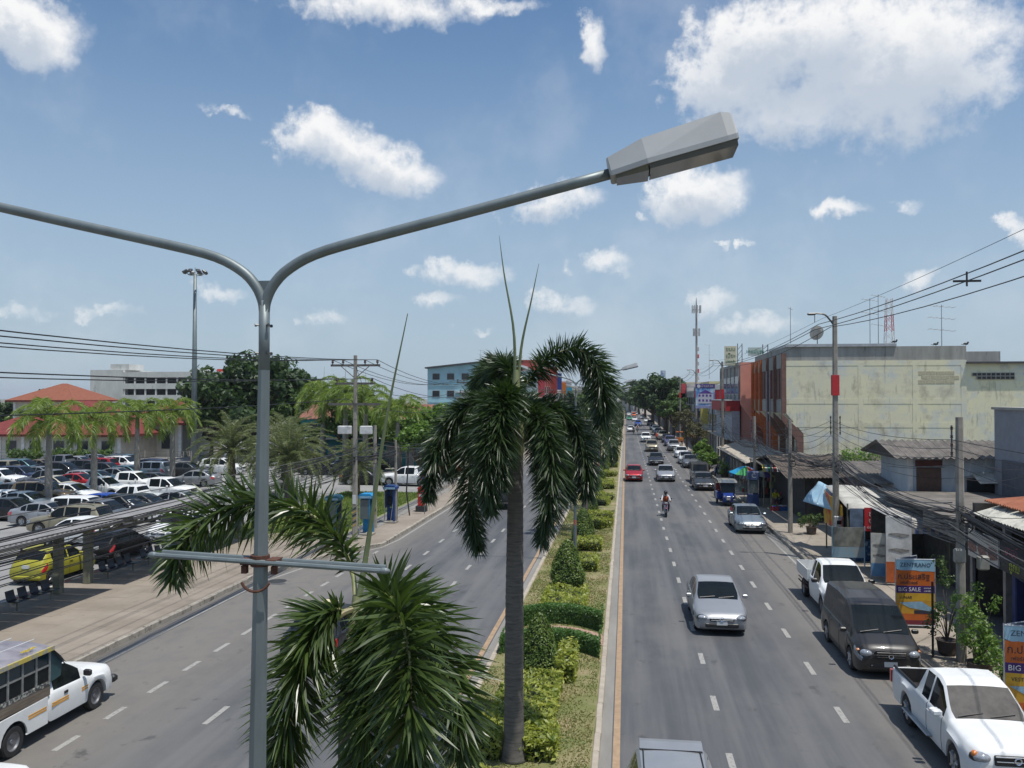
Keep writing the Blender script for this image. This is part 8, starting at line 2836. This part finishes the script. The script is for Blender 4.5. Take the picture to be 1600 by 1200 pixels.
for x, y in ((0, -1.1), (.55, .95), (-.55, .95)):
    o = link('wheel', WHEELS[wk][0], tk, (x, y, .27), 0 if x >= 0 else PI)
    link('rim', WHEELS[wk][1], o)
MB().bevbox((0, -1.37, .62), (.3, .06, .3), .05).build('chrome_mask', M_CHROME, tk)

ct = thing('canopy_truck', 'black canopy pickup parked behind the black sedan near the tuk-tuk', 'pickup truck', (6.95, 82.3, 0), 0, GP)
MB().bevbox((0, 0, .75), (1.6, 4.6, .8), .12).build('body', paint(*GRAY_SET['black']), ct)
MB().prism([(-.6, 1.1), (-.25, 1.75), (2.2, 1.8), (2.25, 1.1)], -.78, .78, 'x').build('canopy', mat('black_canvas', (.02, .02, .02), .7), ct)
MB().sheet((-.66, -.64, 1.12), (.66, -.64, 1.12), (.6, -.3, 1.7), (-.6, -.3, 1.7), 1, 1, .01).build('windshield', M_GLASS, ct)
for x in (-.68, .68):
    for y in (-1.5, 1.4):
        o = link('wheel', WHEELS[(.34, .2, True)][0], ct, (x, y, .34), 0 if x > 0 else PI)
        link('rim', WHEELS[(.34, .2, True)][1], o)

wm_ = (.29, .1, True)
WHEELS[wm_] = wheel_mesh(*wm_)


def motorbike(label, x, y, rz, c, group, proto=[None]):
    if proto[0] is not None:
        o = dup(proto[0], (x, y, 0), rz, label, swap={'bike_paint': paint(c)})
        o['group'] = group
        return o
    t = thing('motorbike', label, 'motorbike', (0, 0, 0), 0, group)
    MBK = mat('bike_paint', c, .3, coat=.6, var=.05)
    for y_ in (-.62, .62):
        o = link('wheel', WHEELS[wm_][0], t, (0, y_, .29))
        link('rim', WHEELS[wm_][1], o)
    MB().prism([(-.5, .62), (-.38, .95), (-.28, .95), (-.2, .55), (-.1, .42), (.3, .42), (.35, .3), (-.2, .3), (-.35, .45)], -.11, .11, 'x').build('leg_shield', MBK, t)
    MB().prism([(.0, .55), (.2, .72), (.85, .82), (.95, .74), (.55, .52), (.2, .45)], -.1, .1, 'x').build('tail_fairing', MBK, t)
    MB().prism([(.0, .72), (.15, .8), (.8, .86), (.82, .8), (.2, .73)], -.12, .12, 'x').build('seat', M_TRIM, t)
    MB().bevbox((0, 0, .36), (.22, .42, .28), .05).build('engine', M_STEELRIM, t)
    MB().tube([(-.07, -.62, .29), (-.07, -.45, .8)], .02, 6).tube([(.07, -.62, .29), (.07, -.45, .8)], .02, 6).build('fork', M_CHROME, t)
    MB().tube(catmull([(-.34, -.3, 1.0), (-.2, -.4, 1.02), (0, -.42, .98), (.2, -.4, 1.02), (.34, -.3, 1.0)], 9), .016, 5).build('handlebar', M_TRIM, t)
    MB().bevbox((0, -.5, .9), (.24, .16, .16), .05).build('headlight', M_HEAD, t)
    MB().bevbox((0, -.66, .6), (.12, .4, .05), .02).build('front_mudguard', MBK, t)
    MB().bevbox((0, .95, .72), (.14, .06, .08), .02).build('tail_light', M_TAIL, t)
    for s in (-1, 1):
        MB().tube([(s * .28, -.34, 1.0), (s * .34, -.38, 1.18)], .008, 4).build('mirror_stalk', M_TRIM, t)
        MB().ell((s * .36, -.38, 1.22), (.06, .02, .045), 8, 5).build('mirror', M_TRIM, t)
    MB().tube([(.12, .2, .3), (.14, .5, .34), (.14, .85, .42)], [.03, .04, .05], 7).build('exhaust', M_CHROME, t)
    t.location, t.rotation_euler = (x, y, 0), (0, 0, rz)
    tree_of(t)
    proto[0] = t
    return t


JO = {  # joint: (parent, radius); the pose gives the places
    'pelvis': (None, .15), 'belly': ('pelvis', .145), 'chest': ('belly', .165), 'neck': ('chest', .06), 'head': ('neck', .085), 'crown': ('head', .09),
    'shl': ('chest', .075), 'ell': ('shl', .055), 'wrl': ('ell', .038), 'hal': ('wrl', .042), 'shr': ('chest', .075), 'elr': ('shr', .055), 'wrr': ('elr', .038), 'har': ('wrr', .042),
    'hil': ('pelvis', .11), 'knl': ('hil', .075), 'anl': ('knl', .05), 'tol': ('anl', .045), 'hir': ('pelvis', .11), 'knr': ('hir', .075), 'anr': ('knr', .05), 'tor': ('anr', .045)}
STAND = dict(pelvis=(0, 0, .95), belly=(0, 0, 1.12), chest=(0, 0, 1.33), neck=(0, 0, 1.48), head=(0, -.02, 1.58), crown=(0, -.01, 1.68), shl=(-.17, 0, 1.38), ell=(-.23, .02, 1.12), wrl=(-.24, -.04, .9), hal=(-.24, -.06, .8), shr=(.17, 0, 1.38), elr=(.23, .02, 1.12), wrr=(.24, -.04, .9), har=(.24, -.06, .8),
             hil=(-.09, 0, .88), knl=(-.1, -.03, .5), anl=(-.1, .02, .09), tol=(-.11, -.13, .04), hir=(.09, 0, .88), knr=(.1, -.03, .5), anr=(.1, .02, .09), tor=(.11, -.13, .04))
RIDE = dict(STAND, pelvis=(0, .28, .92), belly=(0, .27, 1.08), chest=(0, .2, 1.3), neck=(0, .15, 1.44), head=(0, .1, 1.53), crown=(0, .1, 1.62), shl=(-.18, .18, 1.34), ell=(-.27, -.02, 1.14), wrl=(-.29, -.25, 1.05), hal=(-.3, -.3, 1.03), shr=(.18, .18, 1.34), elr=(.27, -.02, 1.14), wrr=(.29, -.25, 1.05), har=(.3, -.3, 1.03),
            hil=(-.1, .25, .88), knl=(-.2, -.12, .78), anl=(-.19, .05, .38), tol=(-.19, -.08, .33), hir=(.1, .25, .88), knr=(.2, -.12, .78), anr=(.19, .05, .38), tor=(.19, -.08, .33))
SIT = dict(STAND, pelvis=(0, .1, .52), belly=(0, .1, .68), chest=(0, .06, .9), neck=(0, .03, 1.04), head=(0, 0, 1.14), crown=(0, 0, 1.24), shl=(-.17, .06, .94), ell=(-.24, -.08, .72), wrl=(-.16, -.28, .62), hal=(-.12, -.34, .6), shr=(.17, .06, .94), elr=(.24, -.08, .72), wrr=(.16, -.28, .62), har=(.12, -.34, .6),
           hil=(-.1, .08, .48), knl=(-.15, -.32, .5), anl=(-.15, -.28, .1), tol=(-.15, -.42, .05), hir=(.1, .08, .48), knr=(.15, -.32, .5), anr=(.15, -.28, .1), tor=(.15, -.42, .05))


def person(label, loc, rz, pose, shirt, trousers, hair=(.012, .01, .01), sleeve=None, vest=None, helmet=None, group=None):
    names = list(JO)
    me = bpy.data.meshes.new('person')
    me.from_pydata([pose[n] for n in names], [(names.index(JO[n][0]), names.index(n)) for n in names if JO[n][0]], [])
    o = bpy.data.objects.new('person_bench', me)
    ts = bpy.data.scenes.get('lettering_bench')
    ts.collection.objects.link(o)
    sk = o.modifiers.new('skin', 'SKIN')
    for i, n in enumerate(names):
        r_ = JO[n][1]
        me.skin_vertices[0].data[i].radius = (r_ * (.95 if n in ('chest', 'belly', 'pelvis') else 1), r_ * (.72 if n in ('chest', 'belly') else 1))
    me.skin_vertices[0].data[0].use_root = True
    sb = o.modifiers.new('sub', 'SUBSURF')
    sb.levels = sb.render_levels = 1
    with bpy.context.temp_override(scene=ts, view_layer=ts.view_layers[0]):
        m2 = bpy.data.meshes.new_from_object(o.evaluated_get(bpy.context.evaluated_depsgraph_get()))
    bpy.data.objects.remove(o)
    skin = mat('skin', (.3, .17, .1), .6, var=.06)
    ms = [skin, mat('shirt_%d_%d_%d' % tuple(int(c * 100) for c in shirt), shirt, .85), mat('trousers_%d_%d' % tuple(int(c * 100) for c in trousers[:2]), trousers, .85), mat('hair', hair, .7), mat('shoe', (.03, .03, .03), .7), mat('sleeve_%d' % int((sleeve or shirt)[0] * 100), sleeve or shirt, .85)]
    m2.materials.clear()
    for m in ms:
        m2.materials.append(m)
    reg = {('pelvis', 'belly'): 1, ('belly', 'chest'): 1, ('chest', 'neck'): 1, ('neck', 'head'): 0, ('head', 'crown'): 0, ('chest', 'shl'): 1, ('chest', 'shr'): 1, ('shl', 'ell'): 5, ('shr', 'elr'): 5, ('ell', 'wrl'): 5 if sleeve else 0, ('elr', 'wrr'): 5 if sleeve else 0, ('wrl', 'hal'): 0, ('wrr', 'har'): 0,
           ('pelvis', 'hil'): 2, ('pelvis', 'hir'): 2, ('hil', 'knl'): 2, ('hir', 'knr'): 2, ('knl', 'anl'): 2, ('knr', 'anr'): 2, ('anl', 'tol'): 4, ('anr', 'tor'): 4}
    segs = [(np.array(pose[a]), np.array(pose[b]), v) for (a, b), v in reg.items()]
    hd = np.array(pose['crown'])
    for p_ in m2.polygons:
        c = np.array(p_.center)
        best, bv = 9, 0
        for a, b, v in segs:
            u = np.clip((c - a) @ (b - a) / ((b - a) @ (b - a)), 0, 1)
            d = np.linalg.norm(c - a - u * (b - a))
            if d < best:
                best, bv = d, v
        if c[2] > hd[2] - .02 or (c[2] > hd[2] - .14 and c[1] > hd[1] + .03):
            bv = 3
        p_.material_index = bv
        p_.use_smooth = True
    t = thing('person', label, 'person', loc, rz, group)
    link('body', m2, t)
    hx, hy, hz2 = pose['head']
    MB().ell((hx, hy - .095, hz2), (.016, .025, .028), 6, 5).build('nose', skin, t)
    for s in (-1, 1):
        MB().ell((hx + s * .035, hy - .085, hz2 + .035), (.014, .01, .01), 6, 4).build('eye', M_BLACK, t)
        MB().ell((hx + s * .09, hy + .01, hz2), (.015, .025, .035), 6, 5).build('ear', skin, t)
        w_ = np.array(pose['hal' if s < 0 else 'har'])
        for k in range(4):
            MB().tube([w_ + np.array(((k - 1.5) * .018, -.01, 0)), w_ + np.array(((k - 1.5) * .02, -.05, -.02 - .004 * (k % 2))), w_ + np.array(((k - 1.5) * .02, -.06, -.055))], [.011, .01, .007], 5).build('finger', skin, t)
        MB().tube([w_ + np.array((-s * .03, 0, .01)), w_ + np.array((-s * .05, -.04, .0))], [.012, .009], 5).build('thumb', skin, t)
    MB().bx(hx - .025, hx + .025, hy - .092, hy - .085, hz2 - .05, hz2 - .04).build('mouth', mat('lips', (.2, .07, .06), .6), t)
    if helmet:
        MB().ell((hx, hy + .01, hz2 + .05), (.13, .15, .14), 12, 9).build('helmet', mat('helmet_%d' % int(helmet[0] * 99), helmet, .25, coat=.5), t, smooth=True)
        MB().ell((hx, hy - .06, hz2 + .02), (.1, .09, .07), 10, 7).build('visor', M_GLASS, t, smooth=True)
    if vest:
        cx_, cy_, cz_ = pose['chest']
        vm = mat('vest_%d' % int(vest[0] * 99), vest, .8)
        a, b = np.array(pose['pelvis']), np.array(pose['chest'])
        P = np.array([a + (b - a) * u for u in (.15, .5, .85, 1.15)])
        k = MB().tube(P, [.175, .172, .185, .13], 12)
        o = k.build('vest', vm, t, smooth=True)
        o.scale = (1.05, .88, 1)
        o.location = (0, a[1] * .12, 0)
    return t


gm = 'motorbikes on the right carriageway'
bx_, by_ = G(1041, 808).x, G(1041, 808).y
motorbike('black and red motorbike ridden by a person in an orange vest', bx_, by_ + .6, 0, (.3, .02, .02), gm)
person('motorbike rider in orange vest, white sleeves and black helmet', (bx_, by_ + .6, 0), 0, RIDE, (.5, .5, .5), (.03, .03, .05), sleeve=(.5, .5, .52), vest=(.42, .08, .02), helmet=(.012, .012, .014))
for px, py, c, l, l2, sh_ in ((990, 678, (.02, .02, .02), 'tiny dark motorbike beside the small white sedan', 'tiny rider in dark clothes beside the small white sedan', (.05, .05, .06)), (996, 675, (.3, .3, .3), 'tiny pale motorbike ahead of the dark blue pickup', 'tiny rider in an orange top ahead of the dark blue pickup', (.5, .12, .04))):
    q = G(px, py)
    motorbike(l, q.x, q.y, 0, c, gm)
    person(l2, (q.x, q.y, 0), 0, RIDE, sh_, (.04, .04, .05), helmet=(.5, .5, .5))
motorbike('dark motorbike parked between the black sedan and the tuk-tuk', 7.35, 69.3, .3, (.02, .02, .02), 'parked motorbikes')
lb_ = ['parked motorbike at the left picture edge, nearest one', 'second parked motorbike from the left picture edge', 'red parked motorbike beside the white ones', 'white parked motorbike left of the grey pickup', 'black parked motorbike behind the red one', 'grey parked motorbike under the leftmost palm']
for i in range(6):
    q = G(6 + i * 5, 772 - (i % 2) * 10)
    motorbike(lb_[i], q.x, q.y, PI / 2 + random.uniform(-.2, .2), [(.5, .5, .5), (.02, .02, .02), (.4, .02, .02), (.5, .5, .5), (.03, .03, .03), (.2, .2, .2)][i], 'parked motorbikes')
person('seated person in a yellow shirt inside the dark market hall', (10.75, 63.4, .13), .15, SIT, (.6, .55, .03), (.05, .05, .07))
st_ = thing('stool', 'red plastic stool under the person in yellow', 'stool', (10.75, 63.5, .13), 0)
MB().bevbox((0, 0, .39), (.34, .34, .06), .02).build('seat', M_BRED, st_)
for sx in (-.13, .13):
    for sy in (-.13, .13):
        MB().cyl((sx * 1.15, sy * 1.15, 0), (sx, sy, .37), .02, n=6).build('leg', M_BRED, st_)
person('seated person in a red top beside the person in yellow', (11.4, 64.0, .13), -.3, SIT, (.4, .05, .08), (.04, .04, .05))
person('standing person in pale shirt near the parasols on the right pavement', (9.9, 72.5, .13), .4, STAND, (.45, .43, .4), (.05, .06, .1))
person('standing person in orange shirt beside the far parked cars', (8.95, 140, .13), .2, STAND, (.6, .2, .05), (.05, .05, .06))
person('distant person in red crossing near the white pickup truck', (5.6, 158, 0), .2, STAND, (.55, .08, .05), (.05, .05, .06))
ct2 = thing('vendor_cart', 'orange food cart on the pavement beside the far parked cars', 'cart', (9.3, 150, .13), 0)
MB().bevbox((0, 0, .6), (1.2, 1.6, .8), .04).build('body', mat('cart_orange', (.6, .16, .02), .6), ct2)
MB().bx(-.7, .7, -.9, .9, 1.95, 2.02).build('roof', mat('cart_orange', (.6, .16, .02), .6), ct2)
for sx in (-.6, .6):
    for sy in (-.8, .8):
        MB().cyl((sx, sy, .2), (sx, sy, 1.95), .025, n=6).build('post', M_STEELP, ct2)

# goods, bikes and passers-by along the right pavement
gr2 = random.Random(9)
CC = dict(red=(.4, .05, .05), blue=(.04, .12, .35), yellow=(.5, .4, .06), green=(.06, .25, .1), white=(.5, .5, .48), brown=(.25, .15, .08))
spots = [('in front of the market hall', 10.3, 61.2), ('under the long cream awning', 9.9, 73), ('before the red box sign', 11.0, 97), ('beside the plant stall', 10.6, 89), ('inside the vendor stall shade', 12.6, 42.6)]
for nm, x, y in spots:
    for i, (cn, c) in enumerate(CC.items()):
        if i >= 4 and y > 90:
            continue
        t = thing('crate', f'{cn} plastic crate of goods {nm}', 'crate', (x + (i % 3) * .62 + gr2.uniform(-.05, .05), y + (i // 3) * .6, .13), gr2.uniform(-.2, .2), 'crates of goods on the right pavement')
        m = mat('crate_' + cn, c, .6)
        for q in ((-.26, 0, .04, .36), (.26, 0, .04, .36)):
            MB().bx(q[0] - .02, q[0] + .02, -.18, .18, 0, .3).build('side', m, t)
        for yy in (-.18, .18):
            MB().bx(-.239, .239, yy - .02, yy + .02, 0, .3).build('side', m, t)
        MB().bx(-.239, .239, -.159, .159, 0, .24).ell((0, 0, .24), (.2, .14, .1), 8, 5).build('goods', mat('goods_in_' + cn, tuple(min(.6, v * 1.4 + .05) for v in c[::-1]), .8, var=.4, scale=20), t)
for i, (x, y, sh_, l) in enumerate(((9.3, 77, (.1, .3, .5), 'standing person in a blue shirt under the cream awning'), (9.2, 110, (.3, .05, .05), 'standing person in a dark red shirt by the red box sign'), (11.2, 43.3, (.05, .2, .1), 'standing person in a green shirt in the vendor stall shade'))):
    person(l, (x, y, .13), i * 1.3, STAND, sh_, (.05, .05, .08))
for i, (y, c) in enumerate(((88, (.02, .05, .2)), (95, (.3, .3, .3)), (112, (.02, .02, .02)))):
    motorbike(['blue motorbike parked by the plant stall', 'grey motorbike parked before the grey shophouse', 'black motorbike parked below the billboard'][i], 9.35, y, -1.2 + .2 * i, c, 'parked motorbikes')

# ------------------------------------------------------------------ the warm humid air of the street
hzm = bpy.data.materials.new('street_air')
hzm.use_nodes = True
for n_ in list(hzm.node_tree.nodes):
    if n_.type != 'OUTPUT_MATERIAL':
        hzm.node_tree.nodes.remove(n_)
pvn = hzm.node_tree.nodes.new('ShaderNodeVolumePrincipled')
pvn.inputs['Color'].default_value = (.86, .92, 1.0, 1)
pvn.inputs['Density'].default_value = .00013
pvn.inputs['Anisotropy'].default_value = .2
hzm.node_tree.links.new(pvn.outputs[0], hzm.node_tree.nodes['Material Output'].inputs['Volume'])
ha = MB().bx(-5100, 5100, -3100, 6100, -2, 70).build('haze', hzm)
tag(ha, 'thin bluish haze over the street', 'haze', kind='stuff')

if bpy.data.scenes.get('lettering_bench'):
    bpy.data.scenes.remove(bpy.data.scenes['lettering_bench'])
